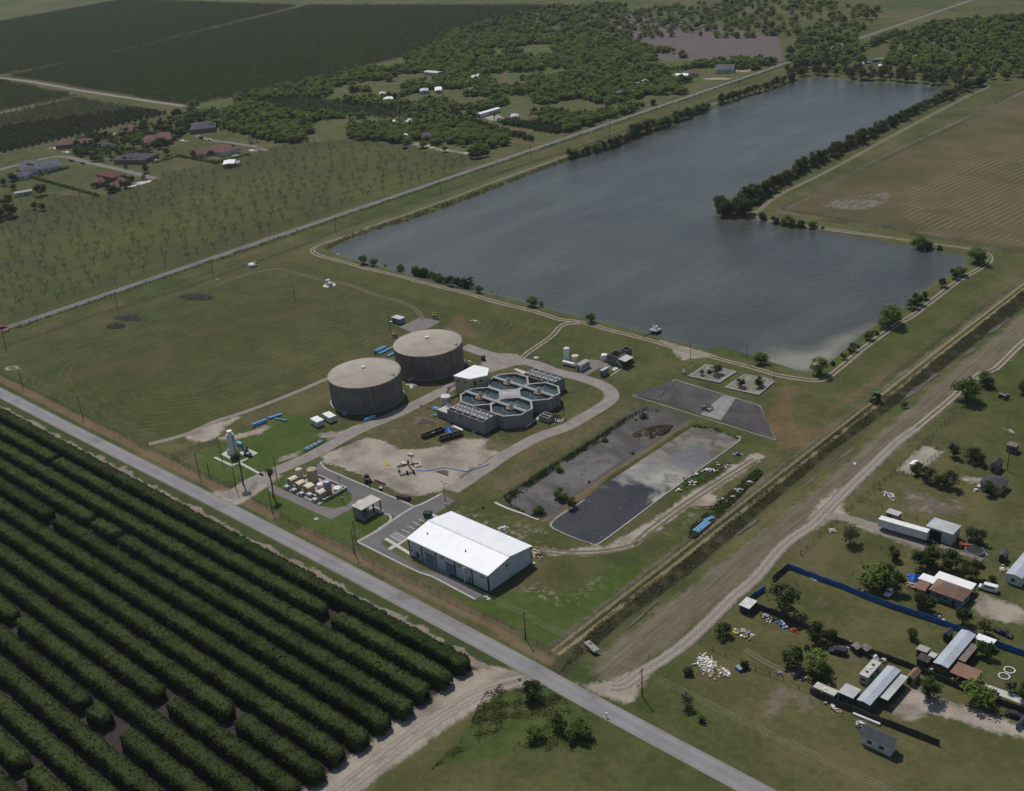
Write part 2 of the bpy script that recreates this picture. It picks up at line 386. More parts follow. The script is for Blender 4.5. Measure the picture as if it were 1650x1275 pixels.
def height(P):
    sd = sd_poly(P, LAKE); o = -sd
    z_ = np.where(o < 0, np.maximum(LAKE_Z+o*.45, -2.0), np.where(o < 2.5, LAKE_Z+o*.4, np.where(o < 9, 2.0, np.clip(2.0-(o-9)*.2, 0, 2))))
    m = sd_poly(P, MOUND); z_ = np.maximum(z_, np.clip(1.6+m*.11, 0, 1.6))
    for pl in (MUD, POND):
        s = sd_poly(P, pl); z_ = np.where(s > -2.0, np.clip(-(s+1.2)*.42, -1.4, 0.15), z_)
    d = d_line(P, DITCH); z_ = z_-1.9*np.clip(1-(d-1.2)/6.5, 0, 1)
    d = d_line(P, CANAL); z_ = np.where(sd < -10, z_-1.0*np.clip(1-(d-.5)/3, 0, 1), z_)
    return z_
def axis(segs):
    out = []
    for a, b, s in segs: out += list(np.arange(a, b, s))
    return np.array(out+[segs[-1][1]], float)
XS = axis([(-9000,-3000,750),(-3000,-1500,25),(-1500,-640,6),(-640,-430,3),(-430,-60,1.6),(-60,140,3),(140,600,20),(600,6000,600)])
YS = axis([(-600,40,40),(40,130,4),(130,470,1.6),(470,760,3),(760,1250,6),(1250,2200,25),(2200,14000,800)])
GX, GY = np.meshgrid(XS, YS)
GP = np.stack([GX.ravel(), GY.ravel()], 1)
GZ = height(GP).reshape(GX.shape)
def hz(x, y):
    i = int(np.clip(np.searchsorted(XS, x)-1, 0, len(XS)-2)); j = int(np.clip(np.searchsorted(YS, y)-1, 0, len(YS)-2))
    u = (x-XS[i])/(XS[i+1]-XS[i]); v = (y-YS[j])/(YS[j+1]-YS[j])
    return float((GZ[j, i]*(1-u)+GZ[j, i+1]*u)*(1-v)+(GZ[j+1, i]*(1-u)+GZ[j+1, i+1]*u)*v)
def T(px, py):
    """pixel -> point on the terrain"""
    p = G(px, py, 0)
    for _ in range(4): p = G(px, py, hz(p[0], p[1]))
    return p
def tz(r, x, y): return T(*z1(r, x, y))
# land cover zones: polygon outlines in the photograph carried down to the ground plane
FIELD = XY([(-60,600),(0,577),(60,560),(230,503),(350,460),(420,432),(503,412),(570,431),(640,449),(760,482),(880,516),(868,540),(800,565),(745,560),(690,535),(640,560),(610,580),(528,612),(400,665),(330,690),(240,716),(226,718),(110,655),(0,600)])
def band(a, b, y0, y1): return np.array([(a, y0), (b, y0), (b, y1), (a, y1)])
def stroke(line, w_):
    return ('line', np.asarray(line), w_)
def TX(pts): return np.array([T(*p)[:2] for p in pts])
ZONES = {
 'field': [FIELD],
 'bare': [XY([(-80,558),(0,531),(420,385),(774,262),(756,250),(700,245),(629,232),(552,225),(451,234),(425,243),(254,283),(163,317),(50,312),(-80,350)])],
 'pasture': [XY([(1257,341),(1650,147),(1900,30),(2000,430),(1642,402),(1450,368)])],
 'windrow': [XY(z('a4', (960,990),(1060,1045),(1300,1095),(1800,1180),(1900,300),(1500,370),(1380,420),(1150,560),(1230,640),(900,880)))],
 'soil': [band(-1100, -197, -80, 180.5)],
 'farsoil': [XY([(1010,96),(960,60),(1000,20),(1255,60),(1262,98),(1180,98)])],
 'lawn': [XY(z('b2', (20,800),(150,690),(340,620),(640,740),(660,830),(530,930),(650,860),(890,880),(900,950),(690,1070),(560,1080))), XY(z('b7', (-200,250),(0,300),(480,290),(850,80),(930,150),(340,640),(0,470),(-300,300))),
          XY(z('c6', (120,640),(350,520),(700,430),(900,370),(1000,180),(1400,180),(1450,430),(1200,640),(850,850),(640,960),(420,970),(220,860)))],
 'weeds': [XY(z('b7', (-60,900),(200,822),(330,880),(600,1040),(580,1100),(640,1240),(-420,1400),(-220,1207))), XY(z('b3', (1210,1060),(1220,980),(1400,820),(1560,680),(1660,600),(1700,640),(1260,1060))),
           stroke(XY([(0,545),(420,397),(774,275),(1240,119)]), 2.6), stroke(CANAL, .9), XY(z('b3', (1180,640),(1460,555),(1480,620),(1300,720),(1130,770))),
           stroke(XY(z('b3', (60,800),(300,640),(640,420),(800,300),(930,230))), 3.0), stroke(XY(z('b3', (1000,500),(1250,335),(1400,355),(1560,430))), 2.0), stroke(XY(z('a8', (0,800),(380,885))), 2.2), stroke(XY([(1334,590),(1391,545),(1459,500)]), 3.0)],
 'ditchveg': [stroke(TX([(900,1085),(935,1035),(1003,982),(1105,913),(1216,815),(1336,716),(1479,611),(1554,552),(1647,477),(1900,285)]), 3.2)],
 'dirt': [XY(z('b2', (468,575),(480,520),(590,470),(760,410),(830,430),(960,490),(1220,470),(1350,430),(1500,425),(1490,490),(1580,510),(1400,620),(1260,735),(1100,785),(960,775),(800,690),(600,605))),
          np.array([(-199, -90), (-198.5, 60), (-198, 178), (-193, 183), (-184, 187), (-177, 186), (-184, 177), (-186, 160), (-187, 100), (-187, -90)]),
          XY(z('b1', (1330,755),(1500,750),(1650,680),(1720,640),(1780,660),(1640,760),(1490,850))),
          XY(z('c6', (0,400),(200,330),(420,270),(560,210),(600,230),(430,330),(330,470),(200,500),(0,480))), XY(z('c6', (340,450),(700,380),(880,310),(930,340),(800,410),(480,480))),
          XY(z('c6', (1020,690),(1120,640),(1240,610),(1250,640),(1060,720))), XY(z('b2', (440,390),(600,370),(760,310),(770,330),(500,430))),
          XY(z('b7', (500,880),(640,860),(760,840),(920,770),(980,800),(900,900),(880,990),(740,985))), XY(z('b4', (360,860),(520,700),(640,640),(560,780),(620,860),(480,880),(420,930))),
          XY(z('b8', (860,960),(980,830),(1100,890),(1650,1080),(1700,1140),(1500,1110),(1100,990),(950,1040))), XY(z('c5', (1160,740),(1260,600),(1400,650),(1750,790),(1750,880),(1500,870),(1300,830))),
          XY(z('b4', (900,580),(1060,430),(1170,470),(1100,530),(1000,610))), XY(z('b4', (560,860),(800,900),(1100,1030),(1080,1060),(900,1010))), XY(z('b4', (1290,620),(1400,615),(1420,650),(1320,650))),
          XY(z('b7', (270,0),(420,30),(830,-20),(880,0),(700,50),(330,60))), stroke(XY(z('b3', (780,1090),(1000,970),(1250,790),(1640,540))), 2.5), XY(z('b3', (1180,830),(1350,740),(1400,840),(1280,850))),
          XY(z('a2', (990,600),(1110,585),(1200,625),(1400,655),(1400,665),(1190,635),(1080,612))), XY(z('a2', (1480,430),(1580,410),(1650,450),(1560,455))),
          XY(z('a3', (1290,180),(1480,180),(1490,190),(1300,190))), XY(z('a3', (1490,125),(1640,120),(1600,140),(1490,140))), XY([(1152,580),(1100,585),(1060,552),(1093,563)]),
          XY(z('a5', (40,990),(110,975),(130,1000),(40,1010)))],
 'worn': [XY(z('b2', (520,520),(760,370),(1000,250),(1230,215),(1290,420),(1560,390),(1660,470),(1500,660),(1290,770),(1000,800))), XY(z('b3', (-20,690),(300,480),(640,260),(860,170),(900,200),(640,360),(300,600),(0,780))), XY(z('c1', (980,770),(1150,700),(1330,720),(1500,620),(1460,740),(1100,900)))],
 'earth': [XY(z('b8', (120,985),(165,860),(250,850),(230,930),(160,1000))), XY(z('b8', (290,890),(400,880),(400,960),(340,975))), XY(z('b8', (405,330),(480,325),(495,350),(420,355))), XY(z('b8', (640,670),(700,660),(720,690),(660,695))), XY(z('b4', (960,690),(1120,740),(1300,800),(1240,850),(1000,810)))],
 'pale': [XY(z('a4', (440,920),(560,880),(840,840),(870,880),(740,940),(600,950))), XY(z('b3', (880,640),(1040,590),(1160,530),(1180,540),(980,700),(860,680)))],
 'patch': [XY(z('c3', (560,60),(760,80),(1100,260),(1560,400),(1600,560),(1400,500),(800,220))), XY(z('b7', (60,240),(460,420),(620,280),(830,100),(700,130),(480,330),(200,200))), XY(z('b3', (0,900),(330,1010),(300,1080),(100,960))), XY(z('b2', (440,560),(600,420),(1000,280),(1250,250),(1240,450),(1560,410),(1640,540),(1300,770),(1000,800),(560,620))), XY(z('b4', (950,670),(1200,720),(1300,800),(1250,850),(950,800))), XY(z('b2', (1280,700),(1500,480),(1650,480),(1600,540),(1300,760))), XY(z('b3', (1500,560),(1640,540),(1200,960),(1060,1040)))],
 'reddry': [XY(z('b4', (110,280),(250,100),(380,90),(270,180),(330,340),(500,320),(650,250),(640,290),(420,400),(250,480),(160,400))), XY(z('a6', (1250,720),(1350,660),(1450,800),(1250,790))), stroke(XY(z('b4', (480,250),(640,140),(850,10))), 1.4), XY(z('c1', (900,960),(1200,800),(1400,740),(1650,560),(1650,680),(1300,880),(1000,1080)))],
 'straw': [stroke(TX([(985,1080),(1050,1030),(1130,965),(1250,870),(1345,790),(1400,740),(1520,640),(1640,545),(1900,335)]), 5.2), stroke(TX([(1000,1050),(1065,1000),(1150,935),(1262,850),(1360,768),(1420,715),(1520,625),(1640,525),(1900,320)]), 4.2), stroke(XY([(1650,147),(1430,250),(1257,341),(1450,370),(1642,402)]), 1.6), stroke(XY([(890,1045),(1060,908),(1396,650),(1650,450)]), 1.1)],
 'gold': [band(-640, -312, 195.0, 199.6), band(-299, -196, 195.0, 199.4), XY(z('b7', (0,520),(200,640),(380,720),(370,780),(270,720),(0,570))), stroke(XY(z('b3', (310,930),(480,825),(700,650),(960,480),(1200,320))), 1.6)],
 'strip': [stroke(XY([(0,568),(350,449),(560,371),(800,284),(1000,216),(1250,126)]), 5.0)],
 'brush': [XY([(415,152),(667,90),(720,60),(1000,60),(1120,96),(1262,100),(1215,116),(774,262),(756,250),(700,243),(629,230),(552,223),(451,232),(300,190),(300,172)])],
 'orch': [XY([(0,187),(120,156),(272,184),(150,215),(0,248),(-400,330),(-400,260)]), XY([(0,130),(120,154),(0,180),(-300,240),(-300,190)]), XY([(15,123),(180,87),(500,10),(900,10),(667,88),(415,150),(300,170)]), XY([(-300,170),(-300,90),(200,0),(480,10),(170,88),(0,121)])],
 'verge': [band(-900, -190, 179.5, 186.4)],
 'mud': [MUD],
 'levee': [lambda P: (lambda o: np.minimum(o-1.5, 21-o))(-sd_poly(P, LAKE))],
 'mow': [lambda P: -sd_poly(P, XY([(190,590),(330,540),(450,520),(600,510),(560,545),(470,590),(330,640),(240,650)]))],
}
AMP = {}
me_g = None
def build_ground():
    ny, nx = GX.shape
    V = np.stack([GX.ravel(), GY.ravel(), GZ.ravel()], 1)
    ix = np.arange(ny*nx).reshape(ny, nx)
    F = np.stack([ix[:-1, :-1].ravel(), ix[:-1, 1:].ravel(), ix[1:, 1:].ravel(), ix[1:, :-1].ravel()], 1)
    me = npmesh('ground', V, F, M['ground'], smooth=True)
    for nm, items in ZONES.items():
        s = np.full(len(V), -1e3)
        for it in items:
            if callable(it): s = np.maximum(s, it(GP)); continue
            if isinstance(it, tuple):
                p = it[1]; lo, hi = p.min(0)-60, p.max(0)+60
            else: lo, hi = it.min(0)-60, it.max(0)+60
            k = np.where((GP[:, 0] > lo[0]) & (GP[:, 0] < hi[0]) & (GP[:, 1] > lo[1]) & (GP[:, 1] < hi[1]))[0]
            if not len(k): continue
            q = it[2]-d_line(GP[k], it[1]) if isinstance(it, tuple) else sd_poly(GP[k], it)
            s[k] = np.maximum(s[k], q)
        a = me.attributes.new('z_'+nm, 'FLOAT', 'POINT'); a.data.foreach_set('value', s.astype(np.float32))
    tag(link('ground', me), kind='structure')
def ground_mat():
    t = NT('ground'); P = t.pos()
    nL = t.noise(.011, 4, rough=.6); nM = t.noise(.07, 4, rough=.6); nS = t.noise(.45, 4, rough=.65); nF = t.noise(2.6, 3, rough=.7)
    wob = t.math('ADD', t.math('MULTIPLY', t.math('SUBTRACT', nM, .5), .9), t.math('ADD', t.math('MULTIPLY', t.math('SUBTRACT', nS, .5), .8), t.math('MULTIPLY', t.math('SUBTRACT', nF, .5), .3)))
    mixn = t.math('ADD', t.math('MULTIPLY', nM, .5), t.math('ADD', t.math('MULTIPLY', nS, .42), t.math('MULTIPLY', nF, .30)))
    def tone(a, b, lo=.51, hi=.71, v=None): return t.mix(t.step(v if v is not None else mixn, lo, hi), a, b)
    def zone(nm, col, base, amp=3.0, w_=.8, op=1.0, off=0.0):
        s = t.math('ADD', t.attr('z_'+nm), t.math('MULTIPLY', wob, amp))
        f = t.step(s, -w_+off, w_+off, 0, op)
        return t.mix(f, base, col)
    green = tone((.044, .060, .017), (.076, .090, .028))
    dry = tone((.082, .082, .032), (.130, .115, .052))
    col = t.mix(t.step(nL, .40, .62, .05, .85), green, dry)
    col = t.mix(t.step(t.noise(.03, 4, dist=.6), .52, .66, 0, .5), col, tone((.095, .080, .040), (.12, .098, .055)))
    # mown plant field: swaths follow the field edge
    fd = t.attr('z_mow')
    ph = t.math('FRACT', t.math('DIVIDE', t.math('ADD', fd, t.math('MULTIPLY', nM, 1.2)), 3.9))
    sw = t.step(t.math('ABSOLUTE', t.math('SUBTRACT', ph, .5)), .38, .47)
    patch = t.step(t.noise(.016, 3), .36, .56)
    fcol = t.mix(t.step(nL, .40, .62), tone((.044, .058, .015), (.064, .077, .023)), tone((.060, .066, .023), (.088, .088, .034)))
    fcol = t.mix(t.step(t.noise(.30, 5, t.scale(P, (1, .6, 1)), .7), .50, .68, 0, .45), fcol, (.108, .098, .046))
    brk = t.step(t.noise(.10, 5, rough=.7), .42, .66)
    fcol = t.mix(t.math('MULTIPLY', t.math('MULTIPLY', sw, patch), t.math('MULTIPLY', brk, .8)), fcol, (.15, .145, .068))
    fcol = t.mix(t.math('MULTIPLY', t.step(t.noise(.018, 3, dist=.8), .56, .72), .34), fcol, (.115, .080, .042))
    col = zone('field', fcol, col, 1.0, 3.0)
    col = zone('bare', t.mix(t.step(nL, .35, .65), tone((.062, .076, .020), (.092, .104, .031)), tone((.050, .060, .021), (.074, .070, .031))), col, 3, 1.5)
    col = zone('strip', tone((.066, .072, .027), (.094, .092, .040)), col, 1.5, .8)
    col = zone('levee', tone((.070, .082, .024), (.102, .106, .040)), col, 5, 2, .8)
    pcol = t.mix(t.step(nL, .36, .60), tone((.068, .070, .026), (.090, .082, .034)), tone((.094, .080, .040), (.122, .098, .052)))
    col = zone('pasture', pcol, col, 2, 1.5)
    # windrows of cut hay
    a0 = gp('a4', 1000, 960); a1 = gp('a4', 1650, 690); ang = atan2(a1[1]-a0[1], a1[0]-a0[0])
    sx = t.n('ShaderNodeSeparateXYZ'); t.l(P, sx.inputs[0])
    dd = t.math('ADD', t.math('MULTIPLY', sx.outputs[0], -sin(ang)), t.math('MULTIPLY', sx.outputs[1], cos(ang)))
    dd = t.math('ADD', dd, t.math('MULTIPLY', t.noise(.012, 2), 7))
    ph = t.math('ABSOLUTE', t.math('SUBTRACT', t.math('FRACT', t.math('DIVIDE', dd, 4.1)), .5))
    wr = t.math('MULTIPLY', t.step(t.math('ADD', ph, t.math('MULTIPLY', nS, .14)), .36, .52), t.step(t.noise(.03, 4), .36, .55))
    wcol = t.mix(t.math('MULTIPLY', wr, .85), pcol, (.19, .155, .088))
    col = zone('windrow', wcol, col, 14, 8)
    col = zone('lawn', tone((.050, .078, .015), (.074, .102, .024)), col, 2.5, 1.2, .9)
    col = zone('brush', t.mix(t.step(nM, .4, .62), tone((.065, .092, .024), (.09, .115, .034)), tone((.080, .072, .036), (.13, .105, .062))), col, 4, 2)
    col = zone('orch', tone((.060, .060, .030), (.085, .080, .044)), col, 1, .8)
    col = zone('farsoil', tone((.115, .092, .090), (.135, .11, .106)), col, 1, 1)
    col = zone('soil', tone((.036, .030, .027), (.058, .047, .042)), col, 1.0, .8)
    col = zone('verge', t.mix(t.step(t.math('SUBTRACT', t.math('ADD', t.noise(.22, 4), t.math('MULTIPLY', t.noise(.05, 3), .6)), t.math('MULTIPLY', t.math('SUBTRACT', sx.outputs[1], 181.5), .13)), .46, .62), tone((.040, .060, .018), (.06, .075, .025)), tone((.20, .165, .135), (.27, .225, .185))), col, 1.2, .5)
    col = zone('weeds', tone((.044, .066, .016), (.080, .098, .028)), col, 4.0, 1.2)
    col = zone('reddry', tone((.125, .085, .045), (.17, .115, .062)), col, 5, 2.5, .75)
    stk = t.noise(1.0, 4, t.scale(P, (.9, .05, 1)), .65)
    col = zone('straw', t.mix(t.step(stk, .42, .56), tone((.102, .092, .052), (.142, .120, .078), .38, .8), tone((.140, .118, .088), (.180, .154, .122), .38, .8)), col, 6.0, 1.8, .88)
    col = zone('earth', tone((.14, .108, .088), (.19, .155, .13)), col, 7, 2, .8)
    col = zone('gold', tone((.135, .098, .058), (.18, .130, .080)), col, 1.6, .7, .92)
    col = zone('ditchveg', tone((.042, .042, .021), (.075, .070, .036)), col, 2.6, .8)
    sp = t.step(t.math('ADD', nS, t.math('MULTIPLY', nM, .7)), .88, .98)
    pz = t.math('MULTIPLY', t.step(t.attr('z_patch'), -2, 4), sp); col = t.mix(pz, col, (.24, .205, .165))
    pz = t.math('MULTIPLY', t.step(t.attr('z_pale'), -2, 3), t.step(t.math('ADD', nS, t.math('MULTIPLY', nM, .6)), .74, .88)); col = t.mix(pz, col, (.19, .17, .155))
    col = zone('worn', tone((.075, .072, .030), (.135, .112, .062)), col, 9, 3, .9)
    dcol = t.mix(t.step(t.noise(.09, 4), .42, .68), tone((.31, .265, .215), (.38, .33, .275)), tone((.19, .165, .135), (.25, .215, .18)))
    col = zone('dirt', dcol, col, 5.5, 1.1)
    col = zone('mud', tone((.07, .065, .06), (.10, .09, .085)), col, 2, .6, 1, -2.0)
    t.bsdf(col, .95, 0, t.bump(t.math('ADD', nS, nF), .5, .25), .1); return t.m
M['lawn'] = pm('lawn_grass', (.052, .082, .016), (.066, .096, .022), .5, .95)
M['ground'] = ground_mat()
build_ground()
# ------------------------------------------------------------------ ribbons and sheets lying on the ground
def resample(pts, step):
    pts = np.asarray(pts, float)
    if len(pts) > 2:                                  # Catmull-Rom through the points
        q = np.vstack([2*pts[0]-pts[1], pts, 2*pts[-1]-pts[-2]]); out = []
        for i in range(1, len(q)-2):
            n = max(2, int(hypot(*(q[i+1]-q[i]))/step))
            for k in range(n):
                u = k/n; out.append(.5*((2*q[i])+(-q[i-1]+q[i+1])*u+(2*q[i-1]-5*q[i]+4*q[i+1]-q[i+2])*u*u+(-q[i-1]+3*q[i]-3*q[i+1]+q[i+2])*u**3))
        out.append(pts[-1]); return np.array(out)
    n = max(2, int(hypot(*(pts[1]-pts[0]))/step)); return np.array([pts[0]+(pts[1]-pts[0])*k/n for k in range(n+1)])
def ribbon(name, pts, width, mat, lift=.03, step=4.0, cross=5, kind='structure', wob=0.0, flat=None):
    c = resample([p[:2] for p in pts], step); n = len(c)
    d = np.gradient(c, axis=0); d /= np.linalg.norm(d, axis=1)[:, None]+1e-9; nr = np.stack([-d[:, 1], d[:, 0]], 1)
    L = np.concatenate([[0], np.cumsum(np.hypot(*np.diff(c, axis=0).T))])
    rg = np.random.default_rng(len(name)+n); V = []; UV = []
    for i in range(n):
        w_ = width*(1+wob*(rg.random()-.5)) if not callable(width) else width(L[i]/L[-1])
        for k in range(cross):
            u = -1+2*k/(cross-1); p = c[i]-nr[i]*u*w_/2
            V.append((p[0], p[1], (hz(p[0], p[1]) if flat is None else flat)+lift)); UV.append((u, L[i]))
    ix = np.arange(n*cross).reshape(n, cross)
    F = np.stack([ix[:-1, :-1].ravel(), ix[:-1, 1:].ravel(), ix[1:, 1:].ravel(), ix[1:, :-1].ravel()], 1)
    me = npmesh(name, np.array(V), F, mat, smooth=True)
    uv = me.uv_layers.new(name='UVMap'); fl = F.ravel(); uv.data.foreach_set('uv', np.array(UV, np.float32)[fl].ravel())
    if me.polygons[0].normal.z < 0: me.flip_normals()
    o = link(name, me); return tag(o, kind=kind) if kind else o
def sheet(name, poly, mat, lift=.02, thick=0.0, kind='structure', parent=None):
    bm = bmesh.new(); vs = [bm.verts.new((p[0], p[1], lift)) for p in poly]; f = bm.faces.new(vs); bm.normal_update()
    if f.normal.z < 0: f.normal_flip()
    bmesh.ops.triangulate(bm, faces=[f])
    if thick:
        r = bmesh.ops.extrude_face_region(bm, geom=bm.faces[:]); bmesh.ops.translate(bm, verts=[v for v in r['geom'] if isinstance(v, bmesh.types.BMVert)], vec=(0, 0, thick))
        bmesh.ops.recalc_face_normals(bm, faces=bm.faces[:])
    me = bpy.data.meshes.new(name); bm.to_mesh(me); bm.free(); me.materials.append(mat)
    o = link(name, me, parent); return tag(o, kind=kind) if kind else o
# roads
ribbon('front_road', [(-1100, 189.5), (-500, 189.6), (-320, 190.4), (-200, 189.2), (-140, 187.8), (60, 185.5), (220, 184)], 6.1, M['road'], .05, 10)
ribbon('back_road', [(-587, -200), (-587, 300), (-587, 700), (-587, 1000), (-588, 1500), (-588, 3000)], 5.6, M['road_back'], .06, 12)
ribbon('orchard_lane', [(-191, -70), (-191, 20), (-191, 90), (-191, 140), (-190.5, 160), (-188, 174), (-183, 184)], 6.5, M['track_lane'], .03)
ribbon('settlement_lane', XY([(985,1105)]+z('b7', (800,880),(900,810),(1050,720),(1200,610),(1340,480),(1500,320),(1640,200))+z('b4', (230,1020),(400,900),(500,800),(640,660),(760,545),(900,410),(1010,330),(1120,240),(1215,160),(1300,85),(1390,10))+z('a8', (1480,860),(1650,700))+[(1720,500),(1900,370)]), 4.2, M['track_lane'], .05, 3)
ribbon('settlement_lane', XY([(985,1105)]+z('b7', (800,880),(900,810),(1050,720),(1200,610),(1340,480),(1500,320),(1640,200))+z('b4', (230,1020),(400,900),(500,800),(640,660),(760,545),(900,410),(1010,330))), 5.0, M['track_dirt'], .018, 3)
ribbon('trailer_lane', XY(z('b4', (420,850),(560,855),(700,890),(900,960),(1060,1030))), 5, M['track_dirt'], .03, 3)
ribbon('farm_track', list(XY([(894,1053),(1000,970),(1150,852),(1396,660),(1520,562),(1650,461),(1900,265)])), 5.2, M['track_tan'], .05, 3)
LEVEE = [(1270,128),(1200,149),(1156,165),(1090,191),(1021,214),(922,249),(800,292),(747,312),(670,340),(616,359),(563,379),(535,388),(512,396),(503,403),(508,409),(525,415),(560,424),(591,433),(642,445),(693,459),(756,474),(800,487),(864,503),(902,515),(935,519),(978,531),(1037,546),(1093,562),(1156,578),(1220,595),(1254,605),(1309,613),(1331,609.5),(1355,592),(1391,562),(1445,523),(1473,507),(1541,455),(1582,431),(1595,420),(1594,411),(1568,402),(1500,393),(1440,384),(1340,371),(1240,356),(1205,348)]
ribbon('levee_track', [T(*p) for p in LEVEE], 4.2, M['track_pale'], .10, 3)
ribbon('levee_track', [T(*p) for p in [(1212,347),(1250,318),(1330,278),(1420,229),(1500,186),(1560,155),(1588,143),(1590,137),(1570,133)]], 3.6, M['track_pale'], .10, 3)
ribbon('levee_ramp', [T(*p) for p in [(834,584),(850,569),(885,545),(905,525),(935,520)]], 4.4, M['track_pale'], .06, 2)
ribbon('field_track', [T(*z1('a6', *p)) for p in [(-200,470),(0,400),(150,370),(240,375),(430,430),(640,470),(800,530),(950,570),(1040,610),(1090,660),(1100,690)]], 3.4, M['track_faint'], .05, 3)
ribbon('field_edge_track', [T(*p) for p in [(240,716),(300,700),(345,680),(400,662),(470,635),(528,610)]], 3.4, M['track_dirt'], .04, 3)
ribbon('pond_track', [T(*p) for p in z('b7', (200,10),(420,42),(640,40),(860,0))+z('b3', (960,1010),(1250,800),(1640,550))], 4.0, M['track_faint'], .04, 3)
ribbon('pasture_track', [T(*p) for p in z('b8', (0,610),(130,690),(280,760))], 2.6, M['track_faint'], .04, 3)
ribbon('village_street', XY(z('a1', (-40,770),(280,690),(420,680),(560,715),(800,770),(990,820))), 6, M['gravel_grey'], .04, 4)
ribbon('village_lane', XY(z('a1', (1240,545),(1340,575),(1460,590),(1650,620))+z('a2', (60,622),(120,640))), 4.5, M['gravel_grey'], .04, 4)
ribbon('caliche_lane', XY([(-30,122)]+z('a1', (0,180),(200,205),(500,258),(750,297),(1000,335),(1170,358))), 8, M['track_dirt'], .04, 6)
ribbon('caliche_lane', XY(z('a1', (-100,425),(120,380),(350,330),(500,295))), 5, M['track_dirt'], .04, 6)
ribbon('orchard_edge_track', XY(z('a1', (0,665),(240,615),(600,530),(720,495),(900,455))), 3, M['track_faint'], .04, 4)
ribbon('tank_drive', XY([(366,803),(385,790),(415,772),(502,734),(578,693),(640,667),(705,634)]+z('c1', (230,400),(420,290),(560,215),(660,155),(760,110))), 6.6, M['gravel'], .045, 3, flat=0)
ribbon('ring_drive', XY([(748,558),(790,572),(833,580),(863,587),(892,598),(936,609),(968,620),(984,632),(980,648),(936,675),(911,689),(866,705),(816,732),(785,753),(728,791)]), 6.2, M['gravel'], .035, 2, flat=0)
sheet('drive_apron', XY(z('c1', (430,5),(620,50),(900,62),(1080,160),(900,170),(640,240),(560,150),(600,110))), M['gravel'], .025)
sheet('tank_apron', XY(z('a6', (955,735),(1090,675),(1205,695),(1210,705),(1150,740),(1040,772))), M['gravel_grey'], .02)
sheet('yard_gravel', XY(z('c4', (560,560),(720,385),(830,400),(1000,470),(960,490),(830,500),(640,605))), M['gravel_grey'], .02)
# asphalt of the new yard, with kerbs, gutter and bay markings
sheet('asphalt_yard', XY(z('c2', (420,105),(450,85),(500,150),(800,280),(1180,440),(1330,510),(1165,608),(1060,570),(870,470),(750,450),(745,390),(700,345),(400,215))), M['asphalt'], .03)
sheet('asphalt_loop', XY(z('c2', (-60,280),(0,305),(440,505),(590,527),(700,500),(745,455),(870,470),(740,535),(550,632),(0,380),(-60,350))), M['gravel_grey'], .034)
sheet('asphalt_parking', XY(z('c2', (800,840),(1165,608),(1330,510),(1600,387),(1730,450),(1640,520),(1400,660),(1290,790),(1190,880),(1110,925),(1240,1010),(1400,1110))+z('c3', (600,752),(930,940),(860,980),(440,755))), M['asphalt'], .038)
def kerb(name, pts, wd, h=.12, m='kerb'):
    c = XY(pts); o = ribbon(name, c, wd, M[m], .05+h, 2.0, 3, flat=0)
    return o
kerb('gutter', z('c2', (800,842),(1000,733),(1165,618),(1330,515),(1420,482),(1600,387)), 1.0, 0.0)
kerb('yard_kerb', z('c2', (450,85),(465,110),(500,150),(640,212),(800,282),(990,362),(1180,440),(1330,506)), .75, .08)
kerb('lawn_kerb', z('c2', (1045,578),(1100,590),(1120,625),(1090,665),(1000,722)), .8, .08)
kerb('parking_kerb', z('c2', (800,844),(1100,995),(1400,1140))+z('c3', (440,758),(640,862),(862,980)), .8, .06)
sheet('footpath', XY(z('c2', (1055,822),(1083,806),(1180,866),(1290,796),(1294,812),(1196,876),(1332,962),(1318,984),(1166,892),(1118,924),(1090,908),(1140,872))), M['concrete_light'], .055)
sheet('loading_apron', XY(z('c3', (265,565),(345,555),(670,715),(605,752),(340,618))), M['concrete'], .055)
sheet('lawn_island', XY(z('c2', (1018,860),(1050,826),(1140,874),(1092,906))), M['lawn'], .06)
sheet('lawn_island', XY(z('c2', (1125,926),(1166,900),(1405,1028),(1390,1036))), M['lawn'], .06)
for a, b in (((1385,630),(1440,655)), ((1330,655),(1402,692)), ((1275,690),(1347,727)), ((1220,725),(1300,762)), ((1110,790),(1200,840)), ((1165,755),(1260,802)), ((1110,790),(1165,755)), ((1200,840),(1260,802))):
    ribbon('bay_marking', XY(z('c2', a, b)), .22, M['paint_white'], .05, 3, 2, flat=0)
for k in range(1, 5):
    u = k/5; a = (1110+90*u, 790+50*u); b = (1165+95*u, 755+47*u)
    ribbon('bay_marking', XY(z('c2', a, b)), .24, M['paint_white'], .052, 3, 2, flat=0)
# ------------------------------------------------------------------ waters
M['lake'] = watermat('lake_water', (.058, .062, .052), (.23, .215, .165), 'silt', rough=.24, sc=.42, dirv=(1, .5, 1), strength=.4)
M['pond'] = None
def poly_fill(name, poly, zz, mat, step=8.0, attrs=()):
    lo, hi = poly.min(0), poly.max(0)
    xs = np.arange(lo[0], hi[0]+step, step); ys = np.arange(lo[1], hi[1]+step, step)
    X, Y = np.meshgrid(xs, ys); P = np.stack([X.ravel(), Y.ravel()], 1)
    s = sd_poly(P, poly); ix = np.arange(len(P)).reshape(X.shape)
    F = np.stack([ix[:-1, :-1].ravel(), ix[:-1, 1:].ravel(), ix[1:, 1:].ravel(), ix[1:, :-1].ravel()], 1)
    F = F[(s[F] > -step*1.6).any(1)]
    me = npmesh(name, np.column_stack([P, np.full(len(P), zz)]), F, mat)
    for nm, fn in attrs:
        a = me.attributes.new(nm, 'FLOAT', 'POINT'); a.data.foreach_set('value', fn(P).astype(np.float32))
    return tag(link(name, me), kind='structure')
